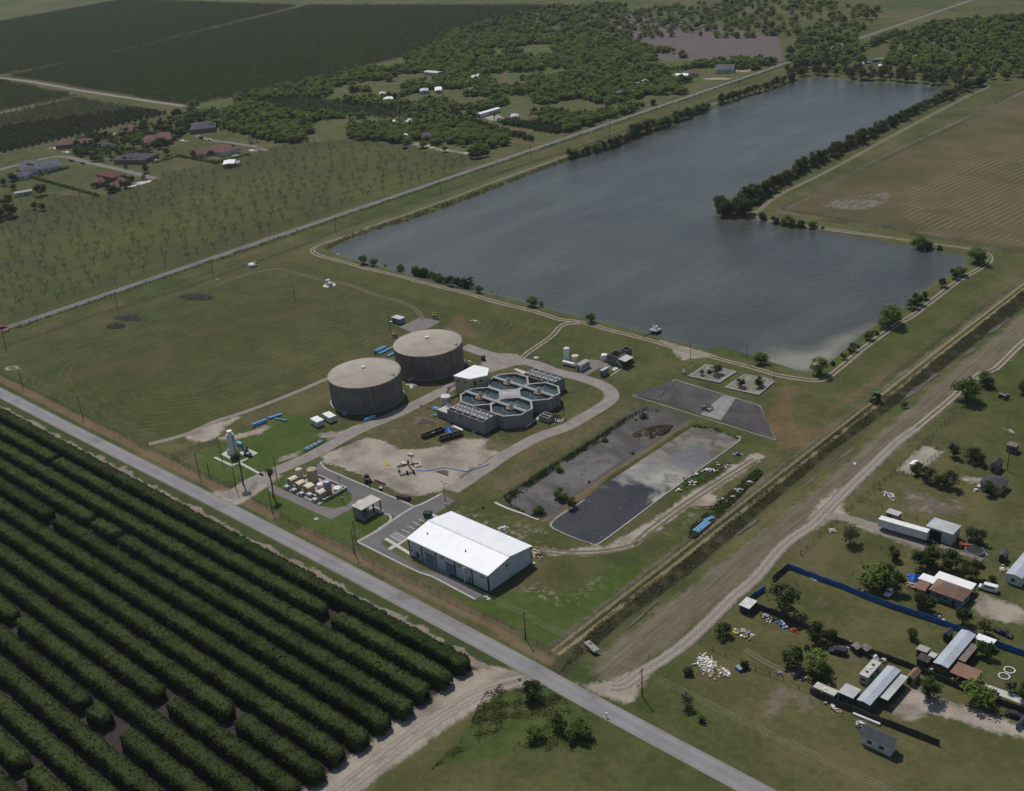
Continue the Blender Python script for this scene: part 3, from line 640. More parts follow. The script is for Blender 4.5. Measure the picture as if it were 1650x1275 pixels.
def silt(P):
    a = sd_poly(P, XY([(1215,592),(1300,610),(1350,585),(1415,530),(1375,545),(1320,568),(1250,572)], LAKE_Z))*1.6+5
    b = sd_poly(P, XY([(1360,160),(1546,140),(1480,180),(1400,200)], LAKE_Z))-12
    return np.maximum(a, b-80)
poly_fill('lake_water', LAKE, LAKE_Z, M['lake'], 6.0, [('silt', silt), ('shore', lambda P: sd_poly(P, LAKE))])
def pondmat():
    t = NT('settling_pond_water'); P = t.pos(); s = t.attr('scum')
    n = t.noise(.04, 4, t.scale(P, (1, .55, 1)), .55, 2.2); n2 = t.noise(.16, 4, None, .6, 1.0)
    f = t.math('ADD', s, t.math('MULTIPLY', t.math('SUBTRACT', n, .5), 55))
    scum = t.mix(t.step(n, .36, .64), (.12, .12, .13), (.33, .315, .26)); scum = t.mix(t.step(n2, .52, .68, 0, .7), scum, (.11, .105, .10))
    scum = t.mix(t.step(t.math('ADD', s, t.math('MULTIPLY', n2, 16)), 18, 36), scum, t.mix(t.step(n2, .4, .6), (.095, .083, .066), (.185, .165, .13)))
    scum = t.mix(t.step(t.noise(.035, 3, None, .5, 1.2), .50, .62, 0, .6), scum, (.12, .13, .15))
    speck = t.step(t.noise(.9, 2), .68, .72, 0, .55)
    water = t.mix(speck, t.mix(t.step(n, .4, .6), (.011, .013, .021), (.024, .024, .029)), (.17, .17, .165))
    col = t.mix(t.step(f, -3, 4), water, scum)
    t.bsdf(col, .4, 0, t.bump(t.noise(.8, 2), .12, .3), .22); return t.m
def mudmat():
    t = NT('mud_pond_surface'); n = t.noise(.032, 5, None, .6, 1.0); n2 = t.noise(.5, 5)
    col = t.mix(t.step(n, .36, .60), (.135, .127, .124), (.060, .055, .052)); col = t.mix(t.step(n2, .50, .68, 0, .6), col, (.062, .056, .05)); col = t.mix(t.step(t.noise(.11, 4, None, .6), .58, .66, 0, .7), col, (.095, .072, .05))
    t.bsdf(col, .7, 0, t.bump(n2, .2, .2), .15); return t.m
ribbon('pond_edge', [gp('b3', *q) for q in ((560,800),(345,950),(430,1022),(600,1084),(655,1080),(1000,822),(1300,602),(1537,432),(1520,405))], 0.7, M['concrete'], .2, 2, 3)
ribbon('pond_edge', [gp('b3', *q) for q in ((-10,825),(60,860),(250,928),(262,936))], .9, M['concrete_light'], .2, 2, 3)
def scum(P):
    a, b = G(*z1('b3', 800, 690))[:2], G(*z1('b3', 1060, 760))[:2]; e = b-a; nn = np.array([-e[1], e[0]])/np.hypot(*e)
    return (P-a)@nn*(1 if nn[1] > 0 else -1)
poly_fill('settling_pond_water', POND, -.5, pondmat(), 2.5, [('scum', scum)])
poly_fill('mud_pond_surface', MUD, -.45, mudmat(), 3.0)
M['ditch_mud'] = pm('ditch_mud', (.105, .092, .082), (.08, .07, .062), .3, .7)
for a, b, w_ in (((1590,541),(1625,515), 4.5), ((1545,580),(1580,556), 3.2), ((1455,646),(1510,603), 5.0), ((1340,752),(1385,715), 2.6), ((1290,790),(1320,766), 2.2), ((1190,862),(1225,836), 2.2), ((1060,970),(1010,1015), 1.6)):
    pts = [G(*a, -2.0), ((G(*a, -2.0)+G(*b, -2.0))/2), G(*b, -2.0)]
    ribbon('ditch_mud', pts, lambda u, w_=w_: .62*w_*(.35+.3*sin(9*u+w_)+.35*sin(pi*u)), M['ditch_mud'], 0, 1.5, 3, flat=-1.62)
# ------------------------------------------------------------------ the water plant
def water_tank(cx, cy, r, h, label):
    t = empty('water_tank', (cx, cy, 0), 0, label, 'water tank', 'covered concrete water tanks')
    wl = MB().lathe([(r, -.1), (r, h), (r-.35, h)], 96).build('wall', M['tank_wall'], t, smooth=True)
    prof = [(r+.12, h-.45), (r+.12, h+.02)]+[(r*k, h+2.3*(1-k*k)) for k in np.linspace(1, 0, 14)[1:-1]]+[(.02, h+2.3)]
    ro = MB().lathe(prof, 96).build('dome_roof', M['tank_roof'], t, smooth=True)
    MB().lathe([(.75, h+2.1), (.75, h+2.75), (.95, h+2.8), (.6, h+3.05), (.02, h+3.1)], 20).build('roof_vent', M['white'], ro)
    a = radians(20); m = MB()
    m.box(((r-1.6)*cos(a), (r-1.6)*sin(a), h+.6), (1.3, 1.0, .45), a)
    m.build('roof_hatch', M['concrete'], ro)
    m = MB(); b = radians(12)
    for s in (-.28, .28): m.tube((( r+.3)*cos(b)-s*sin(b), (r+.3)*sin(b)+s*cos(b), .1), ((r+.3)*cos(b)-s*sin(b), (r+.3)*sin(b)+s*cos(b), h+1.1), .05, n=5)
    for k in range(int(h/.45)): m.tube(((r+.3)*cos(b)+.28*sin(b), (r+.3)*sin(b)-.28*cos(b), .4+.45*k), ((r+.3)*cos(b)-.28*sin(b), (r+.3)*sin(b)+.28*cos(b), .4+.45*k), .03, n=4)
    m.build('ladder', M['galv'], t)
    m = MB()
    for k in range(14):
        q = radians(-10+k*9); m.tube(((r-.3)*cos(q), (r-.3)*sin(q), h), ((r-.3)*cos(q), (r-.3)*sin(q), h+1.15), .035, n=4)
        q2 = radians(-10+(k+1)*9)
        if k < 13:
            for zz in (.6, 1.12): m.tube(((r-.3)*cos(q), (r-.3)*sin(q), h+zz), ((r-.3)*cos(q2), (r-.3)*sin(q2), h+zz), .03, n=4)
    m.build('guard_rail', M['galv'], ro)
    MB().lathe([(r+.55, -.05), (r+.55, .22), (r-.1, .22)], 96).build('footing', M['concrete'], t)
    m = MB(); q = radians(-75); m.box(((r+1.1)*cos(q), (r+1.1)*sin(q), .55), (2.6, 1.8, 1.1), q); m.build('valve_box', M['concrete'], t)
water_tank(-359.8, 282.4, 15.4, 11.9, 'domed grey concrete water tank nearer to the road, in front of its twin')
water_tank(-361.2, 321.2, 15.4, 11.4, 'domed grey concrete water tank farther from the road, behind its twin')
# treatment basins: four octagons round a square deck, filter cells at both ends
wt = NT('basin_water'); n_ = wt.noise(.25, 3)
wt.bsdf(wt.mix(wt.step(n_, .35, .7), (.020, .044, .042), (.032, .058, .054)), .08, 0, wt.bump(wt.noise(1.5, 2), .08, .1), .5); M['basin_water'] = wt.m
RIM = 5.6
def octo(cx, cy, ap):
    R = ap/cos(pi/8); return [(cx+R*cos(pi/8+k*pi/4), cy+R*sin(pi/8+k*pi/4)) for k in range(8)]
def clarifier(cx, cy, label):
    t = empty('clarifier_basin', (cx, cy, 0), 0, label, 'settling basin', 'octagonal settling basins')
    wl = MB().ring(octo(0, 0, 8.35), octo(0, 0, 7.95), -.1, RIM-.25).build('wall', M['basin_wall'], t)
    MB().ring(octo(0, 0, 8.5), octo(0, 0, 7.75), RIM-.252, RIM).build('rim', M['basin_rim'], wl)
    MB().prism(octo(0, 0, 7.96), RIM-1.15, RIM-.95).build('basin_water', M['basin_water'], t)
    m = MB()                                         # inner launder ring carried on radial troughs
    for k in range(0, 8, 2):
        a = pi/8+k*pi/4; m.box((5.6*cos(a), 5.6*sin(a), RIM-.98), (4.4, .16, .2), a)
    m.ring(octo(0, 0, 3.6), octo(0, 0, 3.4), RIM-1.05, RIM-.85); m.build('launder', M['basin_wall'], t)
    MB().lathe([(2.3, RIM-1.3), (2.3, RIM-.35), (1.6, RIM+.1), (1.6, RIM+.25), (.02, RIM+.25)], 20).build('mixing_drum', M['tan'], t)
    m = MB()                                         # walkway bridge with rails, square to the filter cells
    m.box((0, 0, RIM+.18), (17.0, 1.5, .16))
    for s in (-.9, .9):
        for zz in (.55, 1.1): m.tube((-8.5, s, RIM+.2+zz), (8.5, s, RIM+.2+zz), .05, n=4)
        for k in range(12): m.tube((-8.5+17*k/11, s, RIM+.2), (-8.5+17*k/11, s, RIM+1.3), .05, n=4)
    for s in (-.8, .8):
        m.box((0, s, RIM-.1), (17, .12, .4))
    m.build('walkway_bridge', M['galv'], t, rz=radians(0))
    m = MB(); m.box((0, 0, RIM+.75), (1.3, 1.0, 1.0)); m.tube((0, 0, RIM+1.2), (0, 0, RIM+2.0), .3, n=10); m.build('drive_motor', M['galv'], t)
    m = MB()
    for k in range(8):
        a0, a1 = pi/8+k*pi/4, pi/8+(k+1)*pi/4
        if k in (1, 5): continue
        p = Vector((8.9*cos(a0), 8.9*sin(a0), 0)); q = Vector((8.9*cos(a1), 8.9*sin(a1), 0))
    return t
for cx_, cy_, lb in ((-294.3, 302.6, 'octagonal green-water basin nearest the gravel ring drive, beside the near filter cells'), (-294.3, 319.6, 'octagonal green-water basin beside the far filter cells, on the pond side'),
                   (-311.4, 302.6, 'octagonal green-water basin directly in front of the yellow operations building'), (-311.4, 319.6, 'octagonal green-water basin behind the yellow operations building, beside the far filter cells')):
    clarifier(cx_, cy_, lb)
t = empty('splitter_deck', (-302.9, 311.1, 0), radians(45), 'square pale concrete deck with a tank opening at the middle of the four octagonal basins', 'deck')
MB().bx(-4.4, 4.4, -3.6, 3.6, 0, RIM+.05).build('deck', M['basin_rim'], t)
m = MB(); m.bx(-3.2, 3.2, -2.4, 2.4, RIM+.05, RIM+.12); m.build('grating', M['galv'], t)
m = MB()
for s in (-2.6, 2.6):
    m.tube((-3.4, s, RIM+1.1), (3.4, s, RIM+1.1), .05, n=4); m.tube((-3.4, s, RIM+.6), (3.4, s, RIM+.6), .04, n=4)
    for k in range(6): m.tube((-3.4+6.8*k/5, s, RIM), (-3.4+6.8*k/5, s, RIM+1.1), .05, n=4)
m.build('guard_rail', M['galv'], t)
def filter_block(x0, x1, y0, y1, label):
    cx, cy = (x0+x1)/2, (y0+y1)/2; lx, ly = x1-x0, y1-y0
    t = empty('filter_block', (cx, cy, 0), 0, label, 'filter tank', 'rectangular filter tanks')
    hx, hy = lx/2, ly/2; H = 5.6
    o = [(-hx, -hy), (hx, -hy), (hx, hy), (-hx, hy)]; i = [(-hx+.3, -hy+.3), (hx-.3, -hy+.3), (hx-.3, hy-.3), (-hx+.3, hy-.3)]
    MB().ring(o, i, -.1, H).build('wall', M['basin_wall'], t)
    MB().bx(-hx+.29, hx-.29, -hy+.29, hy-.29, H-2.2, H-2.0).build('basin_water', M['basin_water'], t)
    m = MB(); m.box((0, 0, H-.62), (lx-.58, .45, 1.2))
    for s in (-1, 1): m.box((0, s*(hy-2.1), H-.64), (lx-.58, .25, 1.2))
    for k in range(1, 5): m.box((-hx+lx*k/5, 0, H-.66), (.3, ly-.56, 1.2))
    m.build('cell_divider', M['basin_rim'], t)
    m = MB()
    for k in range(5):
        xx = -hx+lx*(k+.5)/5
        for s in (-1, 1):
            m.box((xx, s*1.4, H+.1), (lx/5-.5, 1.7, .12))
    m.build('grating', M['galv'], t)
    m = MB()
    for s in (-2.35, -.35, .35, 2.35):
        for zz in (.55, 1.1): m.tube((-hx+.2, s, H+zz), (hx-.2, s, H+zz), .05, n=4)
        for k in range(16): m.tube((-hx+.2+(lx-.4)*k/15, s, H), (-hx+.2+(lx-.4)*k/15, s, H+1.1), .045, n=4)
    m.build('guard_rail', M['galv'], t)
    for k in range(5):
        for s in (-1, 1):
            m = MB(); m.tube((0, 0, H), (0, 0, H+.9), .14, n=8); m.tube((0, 0, H+.7), (0, 0, H+.78), .36, n=12); m.box((.25, 0, H+.55), (.4, .3, .35))
            m.build('valve_operator', M['bluegrey'], t, (-hx+lx*(k+.5)/5, s*1.3, 0))
    return t
filter_block(-314.4, -294.3, 286.0, 294.2, 'long grey filter tank under rails, nearest to the bare dirt lot')
filter_block(-311.2, -294.3, 328.2, 336.2, 'long grey filter tank under rails, farthest from the road behind the octagonal basins')
# operations building
t = empty('operations_building', (-325, 312, 0), 0, 'pale yellow five-sided building under a white flat roof beside the octagonal basins', 'building')
bp = [(-329.7+325, 318.2-312), (-322.4+325, 319.2-312), (-318.2+325, 313.8-312), (-321.6+325, 307.3-312), (-329.4+325, 305.8-312)]
MB().prism(bp, 0, 8.7).build('wall', M['yellow_wall'], t)
ro = MB().prism([(x*1.06, y*1.06) for x, y in bp], 8.7, 9.15).build('roof', M['roof_white_plain'], t)
wa = Vector((*bp[3], 0)); wb = Vector((*bp[2], 0)); dr = (wb-wa).normalized(); an = atan2(dr.y, dr.x); nr = Vector((dr.y, -dr.x, 0))
p = wa+dr*2.0+nr*.03; MB().box((p.x, p.y, 6.7), (1.0, .1, 2.1), an).build('door', M['steel_dark'], t)
p = wa+dr*4.6+nr*.03; f_ = MB().box((p.x, p.y, 7.1), (1.5, .1, 1.0), an).build('window', M['glass'], t)
MB().box((p.x, p.y, 6.52), (1.8, .22, .12), an).build('sill', M['white'], f_)
wa2 = Vector((*bp[4], 0)); d2 = (wa-wa2).normalized(); a2 = atan2(d2.y, d2.x); n2 = Vector((d2.y, -d2.x, 0))
for u in (1.8, 5.4):
    p = wa2+d2*u+n2*.03; f_ = MB().box((p.x, p.y, 7.0), (1.1, .1, 1.0), a2).build('window', M['glass'], t)
m = MB(); m.bx(-6.6, -5.2, -9.0, -5.0, 3.9, 4.05)
for k in range(12): m.bx(-8.6+k*.28, -8.3+k*.28, -9.0, -7.8, .35*k, .35*k+.06)
for x, y in ((-6.6, -9), (-5.2, -9), (-6.6, -5)): m.tube((x, y, 0), (x, y, 5.0), .07, n=5)
for y in (-9, -7.8): m.tube((-8.6, y, 1.0), (-5.2, y, 5.0), .05, n=4)
m.build('outside_stair', M['steel_dark'], t)
def cyl_tank(name, x, y, r, h, mat, label, cat, group=None, dome=.35, parts=True, z0=0.0, rimmat=None):
    t = empty(name, (x, y, z0), 0, label, cat, group)
    MB().lathe([(r, 0), (r, h)]+[(r*cos(a), h+dome*sin(a)) for a in np.linspace(0, pi/2, 6)[1:-1]]+[(.02, h+dome)], 28).build('shell', mat, t, smooth=True)
    m = MB(); m.lathe([(.3, h+dome-.1), (.3, h+dome+.2), (.02, h+dome+.25)], 12); m.build('hatch', rimmat or mat, t)
    m = MB(); m.box((r+.12, 0, h/2), (.16, .3, h*.8)); m.build('ladder', M['galv'], t)
    if r > 1.2:
        m = MB(); m.lathe([(r+.06, h*.33), (r+.06, h*.36), (r, h*.36)], 28); m.lathe([(r+.06, h*.66), (r+.06, h*.69), (r, h*.69)], 28); m.build('hoop', mat, t)
    return t
p = gp('c1', 283, 545); cyl_tank('storage_tank', -326.4, 297.0, 2.2, 3.9, M['white_dirty'], 'squat white cylindrical tank at the corner of the basins beside the outside stair', 'tank')
t = empty('pump_pit', (-316.8, 289.8, 0), 0, 'low grey concrete pit with a pale lid joined to the near filter tank', 'pit')
MB().bx(-4.4, 2.2, -3.2, 3.0, 0, 3.2).build('wall', M['basin_wall'], t); MB().bx(-4.2, 2.0, -3.0, 2.8, 3.2, 3.3).build('lid', M['concrete_light'], t)
m = MB()
for k in range(4): m.tube((-3.4+k*.9, 1.6, 3.3), (-3.4+k*.9, 1.6, 4.3), .2, n=8); m.box((-3.4+k*.9, 1.6, 4.4), (.5, .5, .5))
m.build('pump', M['bluegrey'], t)
# valve vault with red-brown pipes
q = gp('c1', 1185, 690); t = empty('valve_vault', (q[0], q[1], 0), 0, 'open grey concrete vault beside the rusty pipe manifold near the ring drive', 'vault')
MB().ring([(-2.4, -2), (2.4, -2), (2.4, 2), (-2.4, 2)], [(-2.1, -1.7), (2.1, -1.7), (2.1, 1.7), (-2.1, 1.7)], 0, 2.4).build('wall', M['concrete'], t); MB().bx(-2.1, 2.1, -.25, .25, 2.15, 2.38).build('cross_beam', M['concrete'], t)
q = gp('c1', 1275, 690); t = empty('pipe_manifold', (q[0], q[1], 0), radians(8), 'red-brown pipe manifold on a small slab beside the open grey vault', 'pipework')
MB().bx(-2, 2.6, -1.6, 1.6, 0, .15).build('slab', M['concrete_light'], t)
for k in range(3):
    m = MB(); m.tube((-1.2+k*1.1, -1.2, .4), (-1.2+k*1.1, -1.2, 2.2), .2, n=10); m.tube((-1.2+k*1.1, -1.2, 2.2), (-1.2+k*1.1, 1.2, 2.2), .2, n=10); m.tube((-1.2+k*1.1, 1.2, 2.2), (-1.2+k*1.1, 1.2, .2), .2, n=10); m.tube((-1.2+k*1.1, -.5, 2.2), (-1.2+k*1.1, -.5, 2.9), .33, n=10); m.build('pipe', M['rust'], t)
MB().tube((-1.6, 1.2, .6), (1.6, 1.2, .6), .25, n=10).build('header_pipe', M['steel_dark'], t)
p0, p1 = gp('c1', 980, 760), gp('c1', 1130, 650); ribbon('basin_path', [p0, p1], 1.2, M['concrete_light'], .03, 3, 3, flat=0)
q0, q1 = gp('c1', 870, 205), gp('c1', 985, 250); sheet('basin_slab', XY(z('c1', (865,205),(900,200),(1000,235),(960,255))), M['concrete_light'], .04)
# ------------------------------------------------------------------ white metal building
BX0, BX1, BY0, BY1 = -255.4, -219.2, 209.1, 229.3; BEV, BRI = 6.2, 7.7
t = empty('metal_warehouse', ((BX0+BX1)/2, (BY0+BY1)/2, 0), 0, 'long grey-walled metal building under a bright white gable roof by the front road', 'warehouse')
hx, hy = (BX1-BX0)/2, (BY1-BY0)/2
m = MB(); vs = []
for x in (-hx, hx): vs += [(x, -hy, 0), (x, hy, 0), (x, hy, BEV), (x, 0, BRI), (x, -hy, BEV)]
m.add(vs, [(4, 3, 2, 1, 0), (5, 6, 7, 8, 9), (0, 5, 9, 4), (2, 7, 6, 1)]); wall = m.build('wall', M['wall_grey'], t)
m = MB(); ov = .35
for s in (-1, 1):
    a = [(-hx-ov, s*(hy+ov), BEV-.05), (hx+ov, s*(hy+ov), BEV-.05), (hx+ov, 0, BRI+.06), (-hx-ov, 0, BRI+.06)]
    m.add([(x, y, zz) for x, y, zz in a]+[(x, y, zz+.16) for x, y, zz in a], [(0, 1, 2, 3), (4, 5, 6, 7), (0, 1, 5, 4), (1, 2, 6, 5), (3, 0, 4, 7), (2, 3, 7, 6)])
ro = m.build('roof', M['roof_white'], t)
m = MB(); m.box((0, 0, BRI+.24), (2*hx+.8, .7, .12)); m.build('ridge_cap', M['white'], ro)
for xx in (-13.5, 4.0): m = MB(); m.tube((xx, -5.4, 6.8), (xx, -5.4, 7.6), .22, n=10); m.build('roof_pipe', M['steel_dark'], ro)
def fx(zx, zy): return onY(*z1('c3', zx, zy), BY0)[0]-(BX0+BX1)/2
for zx, zy in ((235, 480), (352, 520), (484, 580), (668, 660), (828, 730), (992, 800)):
    x = fx(zx, zy); x = max(-hx+.2, min(hx-.2, x)); MB().box((x, -hy-.1, BEV/2), (.28, .2, BEV)).build('downspout', M['steel_dark'], wall)
MB().box((0, -hy-.32, BEV-.1), (2*hx+.7, .3, .22)).build('gutter', M['white'], ro)
for s in (-1, 1): MB().box((s*(hx+.06), 0, .5), (.12, .2, 1.0)).build('corner_trim', M['steel_dark'], wall)
MB().box((hx+.05, -hy+.1, BEV/2), (.12, .25, BEV-.02)).build('corner_trim', M['steel_dark'], wall)
MB().box((hx+.05, hy-.1, BEV/2), (.12, .25, BEV-.02)).build('corner_trim', M['steel_dark'], wall)
for za, zb, y_ in ((388, 465, 570), (580, 660, 650)):
    xa, xb = fx(za, y_), fx(zb, y_); d = MB().box(((xa+xb)/2, -hy-.05, 1.75), (xb-xa, .14, 3.5)).build('roll_up_door', M['bluegrey'], t)
    mm = MB()
    for k in range(6): mm.box(((xa+xb)/2, -hy-.13, .3+.55*k), (xb-xa-.2, .04, .05))
    mm.build('door_panel_line', M['steel_dark'], d)
    MB().box(((xa+xb)/2, -hy-.06, 3.6), (xb-xa+.4, .18, .2)).build('lintel', M['steel_dark'], d)
for za, y_ in ((310, 520), (535, 630), (258, 480)):
    x = fx(za, y_); d = MB().box((x, -hy-.05, 1.05), (1.0, .12, 2.1)).build('door', M['white_dirty'] if za == 535 else M['steel_dark'], t); MB().box((x+.35, -hy-.13, 1.0), (.1, .06, .1)).build('handle', M['galv'], d)
for za, y_ in ((700, 635), (925, 735), (545, 590)):
    x = fx(za, y_); MB().box((x, -hy-.05, 4.6), (1.6, .12, 1.1)).build('louvre', M['galv'], t)
MB().box((hx+.05, -1.5, 5.2), (.12, .8, .8)).build('louvre', M['steel_dark'], t)
m = MB(); x = fx(770, 730); m.tube((x, -hy-.75, 0), (x, -hy-.75, 5.4), .22, n=10); m.tube((x, -hy-.75, 5.4), (x+.9, -hy-.1, 5.8), .22, n=10); m.build('vent_stack', M['white'], t)
m = MB(); x = fx(805, 740); m.box((x, -hy-.3, 1.2), (.7, .5, 1.8)); m.build('meter_box', M['bluegrey'], t)
m = MB(); x = fx(283, 520); m.box((x, -hy-.7, 1.6), (.8, .8, 1.2)); m.build('wall_unit', M['white'], t)
# ------------------------------------------------------------------ covered shelter
q = [gp('c2', 745, 500, 4.4), gp('c2', 838, 548, 4.4), gp('c2', 1025, 440, 4.4), gp('c2', 925, 392, 4.4)]
sx0, sx1, sy0, sy1 = q[0][0], q[1][0], q[1][1], q[2][1]
SCx, SCy = (sx0+sx1)/2, (sy0+sy1)/2
t = empty('open_shelter', (SCx, SCy, 0), 0, 'open-sided shelter with block walls under a pale flat slab roof on the lawn', 'shelter')
a, b = (sx1-sx0)/2, (sy1-sy0)/2
MB().bx(-a, a, -b, b, 4.25, 4.55).build('roof', M['concrete_light'], t)
MB().bx(-a+.2, a-.2, -b+.2, b-.2, 0, .5).build('floor_slab', M['concrete'], t)
m = MB(); m.bx(-a+.3, a-.3, -b+.3, -b+.55, .5, 4.25); m.bx(-a+.3, -a+.55, -b+.55, b*.2, .5, 4.25); m.build('wall', M['basin_wall'], t)
m = MB(); m.bx(-a+.3, -a+2.6, b*.15, b*.15+.25, .5, 3.4); m.build('partition', M['steel_dark'], t)
for x, y in ((a-.45, b-.45), (-a+.45, b-.45), (a-.45, b*.25)): MB().bx(x-.17, x+.17, y-.17, y+.17, .5, 4.25).build('column', M['steel_dark'], t)
MB().bx(a-.4, a+1.2, b-2.2, b-.4, 0, .3).build('step', M['concrete_light'], t)
m = MB(); m.tube((-a*.2, b*.1, .5), (-a*.2, b*.1, 2.8), .5, n=14); m.build('dosing_tank', M['cream'], t)
MB().box((-a-.4, -b*.1, 4.0), (1.0, 2.0, .5)).build('duct', M['cream'], t)
# ------------------------------------------------------------------ chemical tank yard
C2 = lambda x, y, h=0: gp('c2', x, y, h)
base = [C2(80, 335), C2(440, 490), C2(705, 348), C2(400, 213)]
cc = sum(base)/4
x0, x1 = (base[0][0]+base[3][0])/2, (base[1][0]+base[2][0])/2; y0, y1 = (base[0][1]+base[1][1])/2, (base[2][1]+base[3][1])/2
t = empty('containment_basin', ((x0+x1)/2, (y0+y1)/2, 0), 0, 'low-walled concrete containment pad holding the chemical tanks', 'concrete pad')
a, b = (x1-x0)/2, (y1-y0)/2
MB().bx(-a, a, -b, b, 0, .12).build('slab', M['concrete'], t)
MB().ring([(-a, -b+2.5), (a, -b+2.5), (a, b), (-a, b)], [(-a+.3, -b+2.8), (a-.3, -b+2.8), (a-.3, b-.3), (-a+.3, b-.3)], .12, 1.0).build('wall', M['concrete'], t)
MB().ring([(-a-.04, -b+2.46), (a+.04, -b+2.46), (a+.04, b+.04), (-a-.04, b+.04)], [(-a+.34, -b+2.84), (a-.34, -b+2.84), (a-.34, b-.34), (-a+.34, b-.34)], 1.0, 1.08).build('coping', M['concrete_light'], t)
m = MB(); m.bx(a-.6-3.8, a-.6, -b+4, b-.6, .12, .16); m.build('drip_tray', M['yellow_paint'], t)
def C2r(x0_, x1_, ybot): p, q = C2(x0_, ybot), C2(x1_, ybot); return (p+q)/2, abs(q[0]-p[0])/2
for xa, xb, yb, yt, dm, mt, lb in ((210, 275, 262, 158, .5, 'cream', 'narrow pale cream upright tank left of the big beige tank in the chemical yard'), (308, 410, 285, 165, .6, 'beige', 'tall wide beige upright tank in the chemical yard'), (398, 475, 340, 300, .5, 'white', 'low white domed tank between the big beige tank and the tall grey tank'),
                                (468, 548, 400, 275, .5, 'galv', 'tall narrow grey upright tank in the chemical yard'), (556, 640, 375, 335, .35, 'white', 'short white round tank at the shelter end of the chemical yard')):
    p = C2((xa+xb)/2, yb-6, .1); wpx = (xb-xa)/5.893; dist = np.linalg.norm(p-np.array([0, 0, CAMH])); r = wpx*dist/F_PX/2*.98
    h = (yb-yt)/5.893*dist/F_PX/.9-.5
    cyl_tank('chemical_tank', p[0], p[1]+r*.6, r, h, M[mt], lb, 'tank', 'chemical tanks', dm, z0=.12)
for xa, xb, yb, yt, lb in ((138, 222, 325, 262, 'beige-walled dosing cabin with cream roof, farthest left in the chemical yard'), (208, 295, 365, 300, 'beige-walled dosing cabin with cream roof, second along the chemical yard'), (278, 388, 395, 318, 'largest beige-walled dosing cabin with cream roof, middle of the chemical yard'), (405, 498, 450, 385, 'beige-walled dosing cabin with cream roof beside the tall grey tank')):
    p = C2((xa+xb)/2, yb-22, .1); dist = np.linalg.norm(p-np.array([0, 0, CAMH])); wd = (xb-xa)/5.893*dist/F_PX*.72; h = 2.5
    o = empty('dosing_cabin', (p[0], p[1]+.6, .12), 0, lb, 'cabin', 'dosing cabins in the chemical yard')
    MB().bx(-wd/2, wd/2, -1.5, 1.5, 0, h).build('wall', M['beige'], o)
    m = MB(); k = 8; prof = [(-wd/2-.12+(wd+.24)*i/k, h+.05+.45*sin(pi*i/k)) for i in range(k+1)]
    m.add([(x, -1.65, zz) for x, zz in prof]+[(x, 1.65, zz) for x, zz in prof]+[(x, -1.65, zz-.12) for x, zz in prof]+[(x, 1.65, zz-.12) for x, zz in prof],
          [(i, i+1, k+2+i, k+1+i) for i in range(k)]+[(2*k+2+i+1, 2*k+2+i, 3*k+3+i, 3*k+4+i) for i in range(k)]+[tuple(list(range(k+1))+list(range(3*k+2, 2*k+1, -1))), tuple(list(range(2*k+1, k, -1))+list(range(3*k+3, 4*k+4)))])
    m.build('roof', M['cream'], o); d = MB().box((-wd*.1, -1.53, 1.0), (.85, .08, 1.9)).build('door', M['tan'], o); MB().box((.2-wd*.1, -1.6, 1.0), (.1, .06, .1)).build('handle', M['galv'], d)
for (x, y), lb in zip(((135, 340), (205, 370), (275, 402), (402, 462)), ('left end', 'second from the left', 'third from the left', 'right end')):
    p = C2(x, y); o = empty('feed_skid', (p[0], p[1], .12), 0, 'flat grey feed skid before the dosing cabins, '+lb, 'skid', 'feed skids')
    MB().bx(-1.2, 1.2, -1.0, 1.0, 0, .45).build('base', M['concrete'], o); MB().bx(-.95, .95, -.75, .75, .45, 1.1).build('housing', M['galv'], o)
    m = MB(); m.tube((1.3, -.4, .2), (1.3, -.4, 1.3), .08, n=6); m.tube((1.3, -.4, 1.3), (.8, .2, 1.3), .08, n=6); m.build('pipe', M['steel_dark'], o)
p = C2(350, 415); o = empty('pump_unit', (p[0], p[1], .12), 0, 'white pump unit with two rollers between the feed skids of the chemical yard', 'pump')
MB().bx(-1.1, 1.1, -.8, .8, 0, .6).build('base', M['galv'], o)
for s in (-.4, .4): MB().tube((-1.0, s, 1.0), (1.0, s, 1.0), .35, n=12).build('roller', M['white'], o)
# ------------------------------------------------------------------ white vessel with its pads
C6 = lambda x, y, h=0: gp('c6', x, y, h)
p = C6(510, 645); t = empty('pressure_vessel', (p[0]+.2, p[1]+.6, .1), 0, 'tall white steel surge vessel with a capped top on a pale pad', 'vessel')
dist = np.linalg.norm(p-np.array([0, 0, CAMH])); r = 88/6.875*dist/F_PX/2
MB().lathe([(r, .9), (r, 8.6)]+[(r*cos(a), 8.6+1.1*sin(a)) for a in np.linspace(0, pi/2, 7)[1:-1]]+[(.5, 9.65)], 32).build('shell', M['white'], t, smooth=True)
MB().lathe([(.45, 9.5), (.45, 10.2), (1.05, 10.35), (1.05, 10.6), (.02, 10.7)], 20).build('cap', M['white'], t)
for k in range(4):
    a = pi/4+k*pi/2; MB().box(((r-.15)*cos(a), (r-.15)*sin(a), .6), (.35, .35, 1.2), a).build('leg', M['white'], t)
MB().lathe([(r*.9, .3), (r*.9, .95), (r, .95)], 24).build('skirt', M['bluegrey'], t)
m = MB(); m.box((r+.2, 0, 5), (.25, .5, 8)); m.build('ladder', M['galv'], t)
MB().lathe([(.5, .1), (.75, .5), (.75, 1.5), (.4, 2.0), (.02, 2.05)], 16, (-r-.7, -.6)).build('air_receiver', M['white_dirty'], t)
